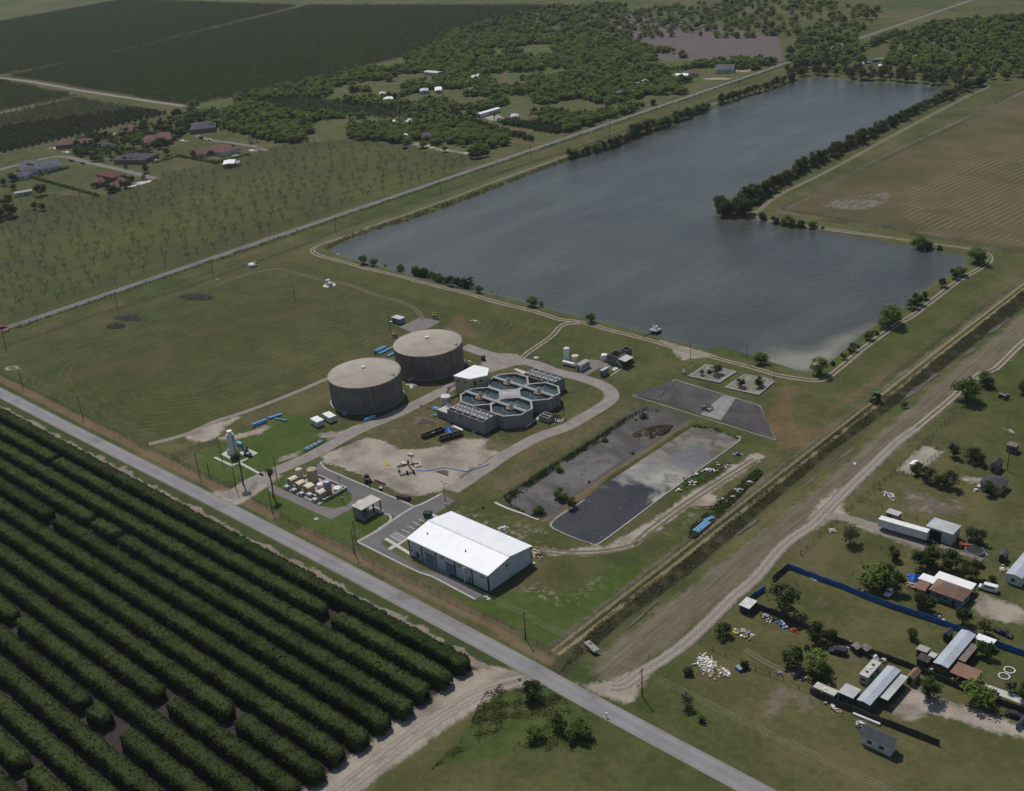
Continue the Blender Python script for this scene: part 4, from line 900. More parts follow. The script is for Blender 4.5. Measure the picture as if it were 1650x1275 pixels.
for nm, pts in (('vessel_pad', ((385, 635), (470, 580), (560, 625), (480, 685))), ('pump_pad', ((590, 605), (700, 575), (798, 622), (712, 662), (640, 640), (600, 660)))):
    sheet(nm, XY(z('c6', *pts)), M['concrete_light'], .05)
for pts in (((315, 668), (508, 758)), ((508, 758), (680, 680)), ((600, 730), (855, 872))): ribbon('footpath', [C6(*p) for p in pts], 1.1, M['concrete_light'], .045, 2, 3, flat=0)
for (xa, ya, xb, yb), lb in (((640, 640, 735, 665), 'blue pump set with two motors on the pale pad, farther from the white vessel'), ((620, 590, 690, 600), 'blue pump set on the pale pad behind the palm tree, nearest the white vessel')):
    a, b = C6(xa, ya), C6(xb, yb); mid = (a+b)/2; o = empty('pump_set', (mid[0], mid[1], .08), atan2(b[1]-a[1], b[0]-a[0]), lb, 'pump', 'blue pumps beside the white vessel')
    L = np.linalg.norm(b-a)
    MB().bx(-L/2, L/2, -.5, .5, 0, .3).build('base', M['steel_dark'], o); MB().tube((-L/2+.3, 0, .9), (L/2-.5, 0, .9), .32, n=12).build('pipe', M['blue_pipe'], o)
    for s in (-.3, .25): MB().tube((L*s, 0, .5), (L*s, 0, 1.9), .38, n=12).build('motor', M['navy'], o)
    MB().tube((L/2-.8, -1.0, .8), (L/2-.8, 1.0, .8), .25, n=10).build('branch_pipe', M['navy'], o)
p = C6(598, 535); o = empty('blue_tank', (p[0], p[1], 0), 0, 'light blue horizontal drum on the lawn just behind the palm crown', 'drum'); MB().tube((-1.4, 0, .8), (1.4, 0, .8), .75, n=16).build('shell', M['blue_pipe'], o); MB().bx(-1, 1, -.5, .5, 0, .25).build('cradle', M['concrete'], o)
# ------------------------------------------------------------------ small plant yard by the reservoir
C4 = lambda x, y, h=0: gp('c4', x, y, h)
p = C4(410, 410); cyl_tank('chemical_silo', p[0], p[1]+.8, 1.35, 5.9, M['white'], 'tall slim white silo with a blue band in the small yard near the dam', 'silo', None, .5)
p = C4(518, 435); cyl_tank('storage_tank', p[0], p[1]+.6, 1.55, 3.4, M['cream'], 'cream upright tank between the white silo and the flat-roofed hut', 'tank', None, .3)
p = C4(885, 400); cyl_tank('storage_tank', p[0], p[1]+.6, 1.45, 2.6, M['white'], 'short white tank against the end of the roofless concrete pump house', 'tank', None, .3)
a, b = C4(380, 460), C4(500, 490); mid = (a+b)/2; o = empty('gas_tank', (mid[0], mid[1]+.4, 0), atan2(b[1]-a[1], b[0]-a[0]), 'horizontal white cylinder tank with rounded ends on saddles in the small yard', 'tank'); L = np.linalg.norm(b-a)+1
m = MB(); m.tube((-L/2, 0, 1.3), (L/2, 0, 1.3), .85, n=18)
for s in (-1, 1): m.tube((s*L/2, 0, 1.3), (s*(L/2+.35), 0, 1.3), .85, .45, n=18)
m.build('shell', M['white'], o, smooth=True)
for s in (-.3, .3): MB().box((L*s, 0, .3), (.4, 1.4, .6)).build('saddle', M['concrete'], o)
def shed_from(reg, roofpts, h, name, label, cat, wall, roof, group=None, kind='flat', rise=.5, ov=.2, doors=(), windows=(), base=0.0, fly=False):
    """roof corner pixels A-B-C (near-left, near-right, far-right) at eave height h -> a building with wall, roof, door, window"""
    A, B, C = [G(*z1(reg, *p), h+base) if reg else G(*p, h+base) for p in roofpts[:3]]
    e, q = (B-A)[:2], (C-B)[:2]; an = atan2(e[1], e[0]) if hypot(*e) > hypot(*q) else atan2(q[1], q[0])-pi/2
    if cos(an)*e[0]+sin(an)*e[1] < 0: an += pi
    k = round(an/(pi/2))*(pi/2)
    if abs(an-k) < .3: an = k                        # everything here is laid out square to the roads
    u = np.array([cos(an), sin(an)]); nrm = np.array([-sin(an), cos(an)]); L = abs(e@u); W = abs(q@nrm); s_ = 1 if q@nrm > 0 else -1
    c = (A[:2]+C[:2])/2
    return building(name, c, an, L, W, h, label, cat, wall, roof, group, kind, rise, ov, doors, windows, fly, s_)
def building(name, c, an, L, W, h, label, cat, wall, roof, group=None, kind='flat', rise=.5, ov=.2, doors=(), windows=(), fly=False, s_=1, axis=None, matwin='glass'):
    t = empty(name, (c[0], c[1], hz(c[0], c[1])-.05), an, label, cat, group); hx, hy = L/2-ov, W/2-ov; X, Y = L/2, W/2
    wall, roof = M.get(wall, wall), M.get(roof, roof); ax = axis or ('x' if L >= W else 'y'); fr = -1 if s_ > 0 else 1
    if not fly:
        m = MB(); 
        if kind == 'gable':
            if ax == 'x':
                vs = [(x, y, zz) for x in (-hx, hx) for y, zz in ((-hy, 0), (hy, 0), (hy, h), (0, h+rise*hy/Y), (-hy, h))]
            else: vs = [(x, y, zz) for y in (hy, -hy) for x, zz in ((-hx, 0), (hx, 0), (hx, h), (0, h+rise*hx/X), (-hx, h))]
            m.add(vs, [(4, 3, 2, 1, 0), (5, 6, 7, 8, 9), (0, 5, 9, 4), (2, 7, 6, 1), (0, 1, 6, 5)])
        else: m.bx(-hx, hx, -hy, hy, 0, h)
        wl = m.build('wall', wall, t)
    else:
        for x in (-hx, hx):
            for y in (-hy, hy): MB().box((x, y, h/2), (.16, .16, h)).build('post', M['steel_dark'], t)
        if L > 7:
            for y in (-hy, hy): MB().box((0, y, h/2), (.16, .16, h)).build('post', M['steel_dark'], t)
    m = MB(); th = .14
    if kind == 'gable':
        if ax == 'x': planes = [[(-X, s*Y, h), (X, s*Y, h), (X, 0, h+rise), (-X, 0, h+rise)] for s in (-1, 1)]
        else: planes = [[(s*X, -Y, h), (s*X, Y, h), (0, Y, h+rise), (0, -Y, h+rise)] for s in (-1, 1)]
    elif kind == 'hip':
        r = max(X-Y, .05) if ax == 'x' else 0; q = max(Y-X, .05) if ax == 'y' else 0
        R0, R1 = ((-r, 0, h+rise), (r, 0, h+rise)) if ax == 'x' else ((0, -q, h+rise), (0, q, h+rise))
        cs = [(-X, -Y, h), (X, -Y, h), (X, Y, h), (-X, Y, h)]
        m.add(cs+[R0, R1]+[(x, y, zz-.16) for x, y, zz in cs], [(0, 1, 5, 4), (1, 2, 5), (2, 3, 4, 5), (3, 0, 4)] if ax == 'x' else [(0, 1, 4), (1, 2, 5, 4), (2, 3, 5), (3, 0, 4, 5)])
        m.f += [[6, 9, 8, 7]]+[[i, (i+1) % 4, 6+(i+1) % 4, 6+i][::-1] for i in range(4)]; m.m += [0]*5; planes = []
    elif kind == 'mono': planes = [[(-X, -Y, h), (X, -Y, h), (X, Y, h+rise), (-X, Y, h+rise)]]
    elif kind == 'arch':
        n = 10; planes = []
        for i in range(n):
            a0, a1 = pi*i/n, pi*(i+1)/n
            planes.append([(-X, -Y*cos(a0), h+rise*sin(a0)), (X, -Y*cos(a0), h+rise*sin(a0)), (X, -Y*cos(a1), h+rise*sin(a1)), (-X, -Y*cos(a1), h+rise*sin(a1))])
        planes.append([(-X, -Y, h), (X, -Y, h), (X, Y, h), (-X, Y, h)])
    else: planes = [[(-X, -Y, h+.02), (X, -Y, h+.02), (X, Y, h+.02), (-X, Y, h+.02)]]
    for a in planes: m.add([(x, y, zz+.02) for x, y, zz in a]+[(x, y, zz+th) for x, y, zz in a], [(3, 2, 1, 0), (4, 5, 6, 7), (0, 1, 5, 4), (1, 2, 6, 5), (2, 3, 7, 6), (3, 0, 4, 7)])
    t['_h'] = h; ro = m.build('roof', roof, t)
    me = ro.data; bmx = bmesh.new(); bmx.from_mesh(me); bmesh.ops.recalc_face_normals(bmx, faces=bmx.faces[:]); bmx.to_mesh(me); bmx.free()
    del t['_h']
    if not fly:
        for sd, u in doors:
            if sd == 'f': d = MB().box((u*hx, fr*(hy+.03), 1.03), (.95, .1, 2.06)); hp = (u*hx+.3, fr*(hy+.1), 1.0)
            elif sd == 'r': d = MB().box((hx+.03, u*hy, 1.03), (.1, .95, 2.06)); hp = (hx+.1, u*hy+.3, 1.0)
            else: d = MB().box((-hx-.03, u*hy, 1.03), (.1, .95, 2.06)); hp = (-hx-.1, u*hy+.3, 1.0)
            d = d.build('door', M['steel_dark'], t); MB().box(hp, (.1, .1, .1)).build('handle', M['galv'], d)
        for sd, u in windows:
            zc = min(1.55, h*.6); wh = min(1.0, h*.4)
            if sd == 'f': c_, d_, s2 = (u*hx, fr*(hy+.03), zc), (1.2, .1, wh), (1.4, .2, .1)
            elif sd == 'b': c_, d_, s2 = (u*hx, -fr*(hy+.03), zc), (1.2, .1, wh), (1.4, .2, .1)
            elif sd == 'r': c_, d_, s2 = (hx+.03, u*hy, zc), (.1, 1.2, wh), (.2, 1.4, .1)
            else: c_, d_, s2 = (-hx-.03, u*hy, zc), (.1, 1.2, wh), (.2, 1.4, .1)
            f = MB().box(c_, d_).build('window', M[matwin], t); MB().box((c_[0], c_[1], c_[2]-wh/2-.05), s2).build('sill', M['white'], f)
    return t
shed_from('c4', ((535,455),(608,470),(712,398)), 2.9, 'flat_roof_hut', 'cream hut with a flat pale roof in the small yard near the dam', 'hut', 'wall_white', 'concrete', doors=[('f', -.1)], windows=[('r', -.3), ('r', .5)])
shed_from('c4', ((833,525),(868,535),(955,490)), 2.9, 'equipment_box', 'blue-grey metal cabinet shed standing alone in front of the roofless pump house', 'shed', 'bluegrey', 'roof_galv', doors=[('f', 0)])
# roofless concrete pump house with a lean-to sheet roof and outside stair
A, B, C = C4(925, 325, 4.4), C4(1060, 355, 4.4), C4(1115, 292, 4.4)
PX0, PX1, PY0, PY1 = A[0], B[0]+.5, (A[1]+B[1])/2, C[1]+.4
t = empty('pump_house', ((PX0+PX1)/2, (PY0+PY1)/2, 0), 0, 'roofless dark-stained concrete pump house with a sheet-metal lean-to, below the dam', 'pump house')
a, b = (PX1-PX0)/2, (PY1-PY0)/2
MB().ring([(-a, -b), (a, -b), (a, b), (-a, b)], [(-a+.35, -b+.35), (a-.35, -b+.35), (a-.35, b-.35), (-a+.35, b-.35)], 0, 4.4).build('wall', M['tank_wall'], t)
MB().bx(-a+.34, a-.34, -b+.34, b-.34, 0, 1.6).build('floor', M['concrete'], t)
tw = MB().ring([(-1.8, 0), (1.8, 0), (1.8, 3.2), (-1.8, 3.2)], [(-1.5, .3), (1.5, .3), (1.5, 2.9), (-1.5, 2.9)], 0, 5.6).build('inlet_tower', M['tank_wall'], t, (a-1.2, b+.01, 0))
MB().bx(-1.5, 1.5, .3, 2.9, 4.3, 4.4).build('tower_floor', M['steel_dark'], tw)
m = MB(); m.add([(a, -b-.5, 3.8), (a+4.4, -b-.5, 3.4), (a+4.4, b-.6, 3.4), (a, b-.6, 3.8), (a, -b-.5, 3.92), (a+4.4, -b-.5, 3.52), (a+4.4, b-.6, 3.52), (a, b-.6, 3.92)], [(3, 2, 1, 0), (4, 5, 6, 7), (0, 1, 5, 4), (1, 2, 6, 5), (2, 3, 7, 6), (3, 0, 4, 7)])
lr = m.build('lean_to_roof', M['roof_galv'], t)
for y in (-b-.2, b-.9): MB().tube((a+4.2, y, 0), (a+4.2, y, 3.4), .08, n=6).build('post', M['steel_dark'], t)
m = MB()
for k in range(10): m.bx(a+.3+k*.3, a+.6+k*.3, -b-1.6, -b-.6, 3.0-.3*k, 3.06-.3*k)
for y in (-b-1.6, -b-.6): m.tube((a+.3, y, 4.0), (a+3.3, y, 1.0), .05, n=4)
m.build('outside_stair', M['galv'], t)
p0, p1 = C4(975, 600), C4(1130, 500); ribbon('yard_wall_base', [p0, p1], .5, M['concrete_light'], .25, 3, 3, flat=0)
sheet('yard_slab', XY(z('c4', (985,510),(1040,475),(1085,490),(1020,535))), M['concrete_light'], .03)
for reg, x, y, rr, lb in (('c4', 30, 370, 1.2, 'small round pale manhole slab in the grass beside the ring drive, above the basins'), ('c2', 410, 632, .8, 'small round pale manhole slab in the front lawn beside the loop drive')):
    p = gp(reg, x, y); o = empty('manhole', (p[0], p[1], 0), 0, lb, 'manhole'); MB().lathe([(rr, 0), (rr, .25), (.02, .25)], 20).build('slab', M['concrete_light'], o); MB().lathe([(rr*.5, .25), (rr*.5, .33), (.02, .34)], 16).build('cover', M['galv'], o)
# ------------------------------------------------------------------ containers, pipes and gear in the yard
for pts, lb in ((((390,292),(433,318),(483,303)), 'white box container nearer to the road, on the grass before the front tank'), (((468,262),(512,290),(553,272)), 'white box container nearer to the tank, beside its twin')):
    A, B, C = [gp('b2', *p, 2.6) for p in pts]; e = (B-A)[:2]; an = atan2(e[1], e[0]); L1 = hypot(*e); nn = np.array([-sin(an), cos(an)]); W = abs((C-B)[:2]@nn); c = (A[:2]+B[:2])/2+nn*W/2
    t = empty('box_container', (c[0], c[1], 0), an, lb, 'container', 'white box containers')
    MB().bx(-L1/2, L1/2, -W/2, W/2, .25, 2.5).build('body', M['white_dirty'], t); MB().bx(-L1/2-.05, L1/2+.05, -W/2-.05, W/2+.05, 2.5, 2.62).build('roof', M['white'], t)
    m = MB(); m.bx(-L1/2+.1, L1/2-.1, -W/2+.1, W/2-.1, 0, .25); m.build('skid', M['steel_dark'], t)
    d = MB().bx(-L1*.35, L1*.35, -W/2-.06, -W/2-.01, .35, 2.35).build('door', M['white_dirty'], t); MB().bx(-.04, .04, -W/2-.12, -W/2-.06, .5, 2.2).build('lock_bar', M['galv'], d)
def pipe_pile(reg, a, b, n, r, label, cols=None, rows=1, mat='blue_pipe', group='blue plastic pipe stacks'):
    A, B = gp(reg, *a), gp(reg, *b); mid = (A+B)/2; L = np.linalg.norm(B-A)
    t = empty('pipe_stack', (mid[0], mid[1], 0), atan2(B[1]-A[1], B[0]-A[0]), label, 'pipes', group); rg = random.Random(int(a[0]))
    for k in range(n):
        for j in range(rows if k < n-1 else 1):
            MB().tube((-L/2+rg.uniform(-.4, .4), (k-(n-1)/2)*2.05*r+j*r, r+.1+j*1.7*r), (L/2+rg.uniform(-.4, .4), (k-(n-1)/2)*2.05*r+j*r, r+.1+j*1.7*r), r, n=12).build('pipe', M[mat], t)
    for s in (-.3, .3): MB().bx(L*s-.1, L*s+.1, -n*r, n*r, 0, .1).build('timber', M['tan'], t)
pipe_pile('b2', (28,345), (118,312), 3, .34, 'pile of light blue pipes on the grass, nearest to the white vessel', rows=2)
pipe_pile('b2', (125,298), (215,270), 2, .36, 'pile of light blue pipes end to end with another, below the earth bank')
pipe_pile('b2', (172,298), (252,312), 1, .3, 'single light blue pipe lying askew on the grass')
pipe_pile('b2', (740,310), (806,285), 3, .3, 'blue pipe bundle at the edge of the drive before the front tank', rows=2)
pipe_pile('b2', (1172,232), (1222,250), 3, .3, 'short blue pipe bundle at the corner of the pump pit', rows=2)
pipe_pile('b2', (1165,272), (1195,282), 1, .28, 'short stub of turquoise pipe on the dirt lot near the pump pit')
pipe_pile('a6', (808,905), (868,875), 3, .45, 'pile of bright blue pipes in the grass left of the rear tank', rows=2)
pipe_pile('a6', (830,910), (915,868), 2, .3, 'long thin blue pipes beside the bright blue pile left of the rear tank')
pipe_pile('a6', (880,928), (920,908), 2, .35, 'short blue pipes tucked against the rear tank')
pipe_pile('b2', (1300,345), (1360,372), 3, .2, 'white pipes lying behind the blue tarp heap', mat='white', group='white pipe stacks')
# rack of blue fittings
A, B = gp('b2', 358, 500), gp('b2', 470, 440); mid = (A+B)/2; L = np.linalg.norm(B-A); t = empty('pipe_rack', (mid[0], mid[1], 0), atan2(B[1]-A[1], B[0]-A[0]), 'row of blue and white pipe fittings in a rack along the drive edge', 'pipe rack')
for s in (-.7, .7): MB().tube((-L/2, s, .5), (L/2, s, .5), .14, n=8).build('rail', M['blue_pipe'], t)
for k in range(9):
    MB().tube((-L/2+L*(k+.5)/9, -.8, .7), (-L/2+L*(k+.5)/9, .8, .7), .22, n=8).build('fitting', M['white'] if k % 2 else M['blue_pipe'], t)
    MB().bx(-L/2+L*(k+.5)/9-.08, -L/2+L*(k+.5)/9+.08, -.5, .5, 0, .4).build('foot', M['navy'], t)
# black steel skids
for a, b, lb in (((1095,425), (1225,375), 'long black open steel skid with white sacks in it'), ((1205,440), (1345,400), 'long rusty black open steel skid nearer to the dirt lot')):
    A, B = gp('b2', *a), gp('b2', *b); mid = (A+B)/2; L = np.linalg.norm(B-A); t = empty('steel_skid', (mid[0], mid[1]+.8, 0), atan2(B[1]-A[1], B[0]-A[0]), lb, 'steel skid', 'black steel skids')
    mt = M['steel_dark'] if 'white' in lb else M['rust']
    for s in (-1.1, 1.1): MB().bx(-L/2, L/2, s-.12, s+.12, 0, 1.5).build('side_plate', M['steel_dark'], t)
    for s in (-1, 1): MB().bx(s*L/2-.12, s*L/2+.12, -.98, .98, 0, 1.5).build('end_plate', mt, t)
    MB().bx(-L/2+.12, L/2-.12, -.98, .98, .05, .2).build('floor', mt, t)
    for k in range(1, 5): MB().bx(-L/2+L*k/5-.08, -L/2+L*k/5+.08, -.97, .97, 1.0, 1.3).build('cross_bar', mt, t)
    if 'white' in lb: MB().box((.4, 0, .5), (1.6, .9, .6), .3).build('sack', M['white'], t)
def heap(name, p, rx, ry, h, mat, label, cat, seed=1, rz=0.0, n=14, group=None, kind=None, rough=.25):
    rg = np.random.default_rng(seed); V = []; k = 26; rings = 9
    for i in range(rings):
        f = i/(rings-1)
        for j in range(k):
            a = 2*pi*j/k; q = (1-f)*(1+rough*sin(3*a+seed)+.5*rough*sin(7*a+2*seed)); V.append((rx*q*cos(a), ry*q*sin(a), h*(f**.8)*(1+(0 if f == 0 else rough*.6*(rg.random()-.5)))))
    F = [(i*k+j, i*k+(j+1) % k, (i+1)*k+(j+1) % k, (i+1)*k+j) for i in range(rings-1) for j in range(k)]
    me = npmesh(name, np.array(V), np.array(F), mat, smooth=False); o = link(name, me, None, (p[0], p[1], (p[2] if len(p) > 2 else 0)-.05), rz); return tag(o, label, cat, group, kind)
M['earth'] = pm('heaped_earth', (.16, .125, .105), (.11, .09, .075), 1.2, .95, bump=.5); M['gravel_heap'] = pm('gravel_heap', (.13, .115, .105), (.085, .078, .072), 1.5, .95, bump=.5)
heap('earth_heap', gp('b2', 1110, 310), 4.5, 3.4, 1.6, M['earth'], 'brown earth heap on the grass between the drive and the filter tank', 'earth heap', 2, .6)
heap('gravel_heap', gp('b2', 1235, 635), 3.0, 1.6, .9, M['gravel_heap'], 'dark gravel heap beside the blue hose on the dirt lot', 'gravel heap', 3)
heap('tarp_heap', gp('b2', 1262, 365), 2.6, 1.9, 1.1, M['blue_tarp'], 'crumpled blue and white tarp heap behind the black skids', 'tarp', 4, .3, rough=.5)
for x, y, r, lb in ((1300, 345, .9, 'white sack pile beside the blue tarp heap'), (1035, 85, 2.2, 'white rubble pile in the grass between the two water tanks'), (1430, 380, .8, 'small white drum stack at the foot of the filter tank')):
    heap('sack_pile', gp('b2', x, y), r, r*.7, .9, M['white_dirty'], lb, 'sacks', int(x), rough=.55)
heap('red_scrap', gp('b2', 1125, 225), 3.6, 1.6, .6, M['rust'], 'heap of rust-red scrap bars at the drive edge near the pump pit', 'scrap', 6, .1, rough=.6)
# pipework in excavation on the dirt lot
p = gp('b2', 990, 620); t = empty('pipe_assembly', (p[0], p[1], 0), -.45, 'half-built pipe assembly with rusty header and grey valve box on the dirt lot', 'pipework')
for a, b, r, mt in (((-4, 2.4, .5), (3.5, 2.4, .5), .28, 'rust'), ((3.5, 2.4, .5), (3.5, -2.6, .5), .28, 'concrete'), ((-3.5, -2.0, .4), (3.5, -2.6, .4), .3, 'concrete'), ((-3.4, 1.5, .5), (-3.2, -2.0, .5), .3, 'steel_dark')):
    MB().tube(a, b, r, n=10).build('pipe', M[mt], t)
for x, y in ((-4.2, 2.8), (3.6, 0), (1.5, -2.4), (4.2, 2.4)): MB().tube((x, y, 0), (x, y, 1.5), .4, n=10).build('valve', M['steel_dark'], t)
MB().box((-5, 1.2, .25), (3.0, 1.6, .5), .2).build('slab', M['concrete_light'], t)
m = MB(); m.tube((-4.4, 4.2, 0), (-4.4, 4.2, 3.0), .12, n=8); m.build('stand', M['steel_dark'], t); MB().box((-4.4, 4.2, 3.3), (2.2, 1.2, 1.0), .5).build('control_box', M['galv'], t)
p = gp('b2', 870, 578); t = empty('yellow_planks', (p[0], p[1], 0), -.5, 'yellow planks lying on the dirt lot left of the half-built pipework', 'planks')
for k in range(4): MB().box((0, k*.5-.7, .12+.02*k), (4.2, .35, .12), .06*k).build('plank', M['yellow_paint'], t)
p = gp('b2', 1070, 588); t = empty('pit_frame', (p[0], p[1], 0), -.4, 'square pale concrete frame on the dirt lot behind the pipework', 'frame'); MB().ring([(-1.8, -1.3), (1.8, -1.3), (1.8, 1.3), (-1.8, 1.3)], [(-1.2, -.8), (1.2, -.8), (1.2, .8), (-1.2, .8)], 0, .5).build('frame', M['concrete_light'], t)
m = MB(); pts = [gp('b2', x, y)+np.array([0, 0, .15]) for x, y in ((1062,622),(1110,625),(1160,622),(1205,608),(1250,605),(1320,618),(1380,630),(1440,612),(1500,592),(1525,580))]
m.path([tuple(q) for q in pts], .22, 7); tag(m.build('hose', M['blue_pipe']), 'long light blue hose snaking across the dirt lot to the ring drive', 'hose')
p = gp('b2', 755, 690); t = empty('trenching_machine', (p[0], p[1], 0), -.5, 'black tracked machine with a boom at the kerb of the dirt lot', 'machine')
MB().box((0, 0, 1.1), (3.0, 2.0, 1.1)).build('body', M['steel_dark'], t); MB().box((-.6, 0, 2.0), (1.3, 1.6, .9)).build('cab', M['black'], t)
for s in (-1.05, 1.05): MB().box((0, s, .4), (3.4, .5, .8)).build('track', M['black'], t)
m = MB(); m.tube((1.4, 0, 1.4), (4.0, 0, 2.2), .22, .15, n=8); m.tube((4.0, 0, 2.2), (5.6, -.4, .5), .15, n=8); m.build('boom', M['steel_dark'], t)
pipe_pile('b2', (800,685), (865,712), 1, .25, 'thin rusty pipe lying in front of the black tracked machine', mat='rust', group='loose dark pipes')
pipe_pile('b2', (942,795), (1022,810), 3, .35, 'short stack of black pipes at the kerb corner of the dirt lot', mat='steel_dark', rows=2, group='loose dark pipes')
p = gp('b2', 840, 742); t = empty('kerb_inlet_box', (p[0], p[1], 0), -.4, 'small dark box with a grey lid on the kerb of the yard asphalt', 'box'); MB().box((0, 0, .4), (1.5, .8, .8)).build('body', M['navy'], t); MB().box((0, 0, .84), (1.6, .9, .08)).build('lid', M['galv'], t)
# skip, sculptural junk near the warehouse
p = gp('c3', 415, 190); t = empty('waste_skip', (p[0], p[1], 0), .4, 'dark green waste skip behind the ridge end of the white warehouse', 'skip')
m = MB(); m.add([(-1.3, -1, .2), (1.0, -1, .2), (1.0, 1, .2), (-1.3, 1, .2), (-1.6, -1.15, 1.7), (1.4, -1.15, 1.4), (1.4, 1.15, 1.4), (-1.6, 1.15, 1.7)], [(3, 2, 1, 0), (0, 1, 5, 4), (1, 2, 6, 5), (2, 3, 7, 6), (3, 0, 4, 7), (4, 5, 6, 7)]); m.build('body', M['wall_green'], t)
MB().box((-.1, 0, 1.72), (2.8, 2.3, .1)).build('lid', M['black'], t)
p = gp('c3', 455, 195); sheet('skip_pad', [(p[0]-2, p[1]-1.5), (p[0]+2, p[1]-1.5), (p[0]+2, p[1]+1.5), (p[0]-2, p[1]+1.5)], M['concrete_light'], .04)
def junk(name, p, n, spread, cols, label, cat, seed=0, h=.9, size=(.3, 1.25), group=None, rz=0.0):
    """a thing made of many tumbled boards and boxes, one part per colour"""
    rg = random.Random(seed); t = empty(name, (p[0], p[1], (hz(p[0], p[1]))), rz, label, cat, group)
    ms = {}
    for k in range(int(n*1.6)):
        c = cols[k % len(cols)]; c = 'white_dirty' if c == 'white' and rg.random() < .45 else c; m = ms.setdefault(c, MB()); sx, sy = rg.uniform(*size), rg.uniform(size[0]*.6, size[1]*.6)
        x, y = rg.gauss(0, spread[0]*.45), rg.gauss(0, spread[1]*.45); f = max(.15, 1-hypot(x/spread[0], y/spread[1]))
        m.box((x, y, .1+rg.random()*h*f), (sx, sy, rg.uniform(.06, .32)), rg.uniform(0, pi))
    nm = {'white': 'white_board', 'tan': 'timber', 'rust': 'scrap', 'wood_grey': 'grey_board', 'black': 'tyre', 'blue_tarp': 'blue_bag', 'galv': 'metal_sheet', 'white_dirty': 'dirty_board', 'concrete_light': 'rubble', 'navy': 'dark_box', 'orange_paint': 'orange_box', 'bluegrey': 'grey_blue_box', 'blue_pipe': 'blue_pipe', 'wood_dark': 'dark_board', 'beige': 'beige_board', 'yellow_paint': 'yellow_box', 'concrete': 'grey_rubble', 'steel_dark': 'dark_scrap'}
    for c, m in ms.items(): m.build(nm[c], M[c], t)
    return t
junk('timber_pile', gp('c3', 1120, 310), 22, (2.0, 1.4), ['white_dirty', 'wood_grey', 'white'], 'pile of white boards and pallets on the grass behind the warehouse', 'boards', 3, .6, rz=.6)
junk('scrap_pile', gp('c3', 1440, 545), 30, (3.0, 1.6), ['tan', 'rust', 'beige', 'white_dirty'], 'brown timber and scrap pile at the back corner of the warehouse', 'scrap pile', 4, 1.4, rz=-.5)
junk('rubble_pile', gp('c3', 1405, 640), 6, (.6, .5), ['white'], 'small white box by the far corner of the warehouse wall', 'box', 5, .5)
junk('rubble_pile', gp('c3', 965, 970), 14, (1.3, .9), ['concrete_light', 'beige'], 'small pale rubble heap at the end of the long yard asphalt', 'rubble', 8, .5)
# upper yard by the two gear cabinets
A, B, C = [gp('a6', *p, 2.7) for p in ((908,675), (952,690), (990,672))]
shed_from('a6', ((905,672),(955,690),(992,675)), 2.7, 'equipment_box', 'blue-grey metal container shed with a pale roof, on the gravel pad beside the rear tank', 'shed', 'bluegrey', 'roof_galv', doors=[('f', -.3)], windows=[('f', .4)])
p = gp('a6', 905, 720); t = empty('utility_cabinet', (p[0], p[1], 0), 0, 'small cream utility cabinet at the foot of the leaning pole by the container shed', 'cabinet'); MB().box((0, 0, .9), (1.2, .9, 1.6)).build('body', M['white_dirty'], t); MB().box((0, -.47, .95), (.9, .05, 1.3)).build('door', M['bluegrey'], t); MB().box((0, 0, .05), (1.6, 1.3, .12)).build('pad', M['concrete_light'], t)
for x, y, lb in ((1182, 680, 'yellow valve skid with grey tanks at the corner of the gravel pad'), (930, 800, 'yellow-brown valve skid on blocks close behind the rear tank')):
    p = gp('a6', x, y); t = empty('valve_skid', (p[0], p[1], 0), .1, lb, 'skid', 'yellow valve skids')
    MB().box((0, 0, .2), (3.4, 2.0, .3)).build('base', M['concrete_light'], t); MB().box((0, 0, 1.2), (2.8, 1.5, 1.7)).build('frame', M['yellow_paint'], t)
    for s in (-.8, .1, .9): MB().tube((s, .2, 2.0), (s, .2, 2.9), .32, n=10).build('cylinder', M['tan'] if s < .5 else M['yellow_paint'], t)
    MB().box((.3, -.8, 1.3), (1.2, .1, 1.0)).build('panel', M['rust'], t)
p = gp('a6', 505, 475); t = empty('round_tanks', (p[0], p[1]+1, 0), 0, 'pair of short white tanks standing on a rubble pad out in the mown field', 'tanks')
MB().lathe([(3.6, 0), (3.4, .2), (.02, .2)], 18).build('pad', M['concrete_light'], t)
for x, y, r, h in ((-1.5, .6, 1.25, 2.7), (1.4, -.4, 1.25, 2.0)): k = MB().lathe([(r, .2), (r, h), (r*.6, h+.3), (.02, h+.35)], 20, (x, y)).build('tank', M['white_dirty'], t, smooth=True); MB().lathe([(.3, h+.3), (.3, h+.5), (.02, h+.52)], 10, (x, y)).build('hatch', M['galv'], k)
junk('pallet_pile', gp('a6', 1430, 700), 16, (2.4, 1.2), ['white', 'galv', 'white_dirty'], 'heap of white and pale blue panels lying in the grass behind the rear tank', 'panels', 9, .5)
junk('pipe_offcuts', gp('a6', 1400, 955), 8, (.9, .5), ['concrete_light', 'tan'], 'small pale debris beside the rear tank footing', 'debris', 11, .3)
p = gp('a6', 1490, 945); t = empty('drain_hut', (p[0], p[1], 0), 0, 'black box standing at the edge of the gravel apron behind the basins', 'box'); MB().box((0, 0, 1.0), (1.5, 1.2, 2.0)).build('body', M['steel_dark'], t); MB().box((0, 0, 2.05), (1.7, 1.4, .1)).build('lid', M['black'], t)
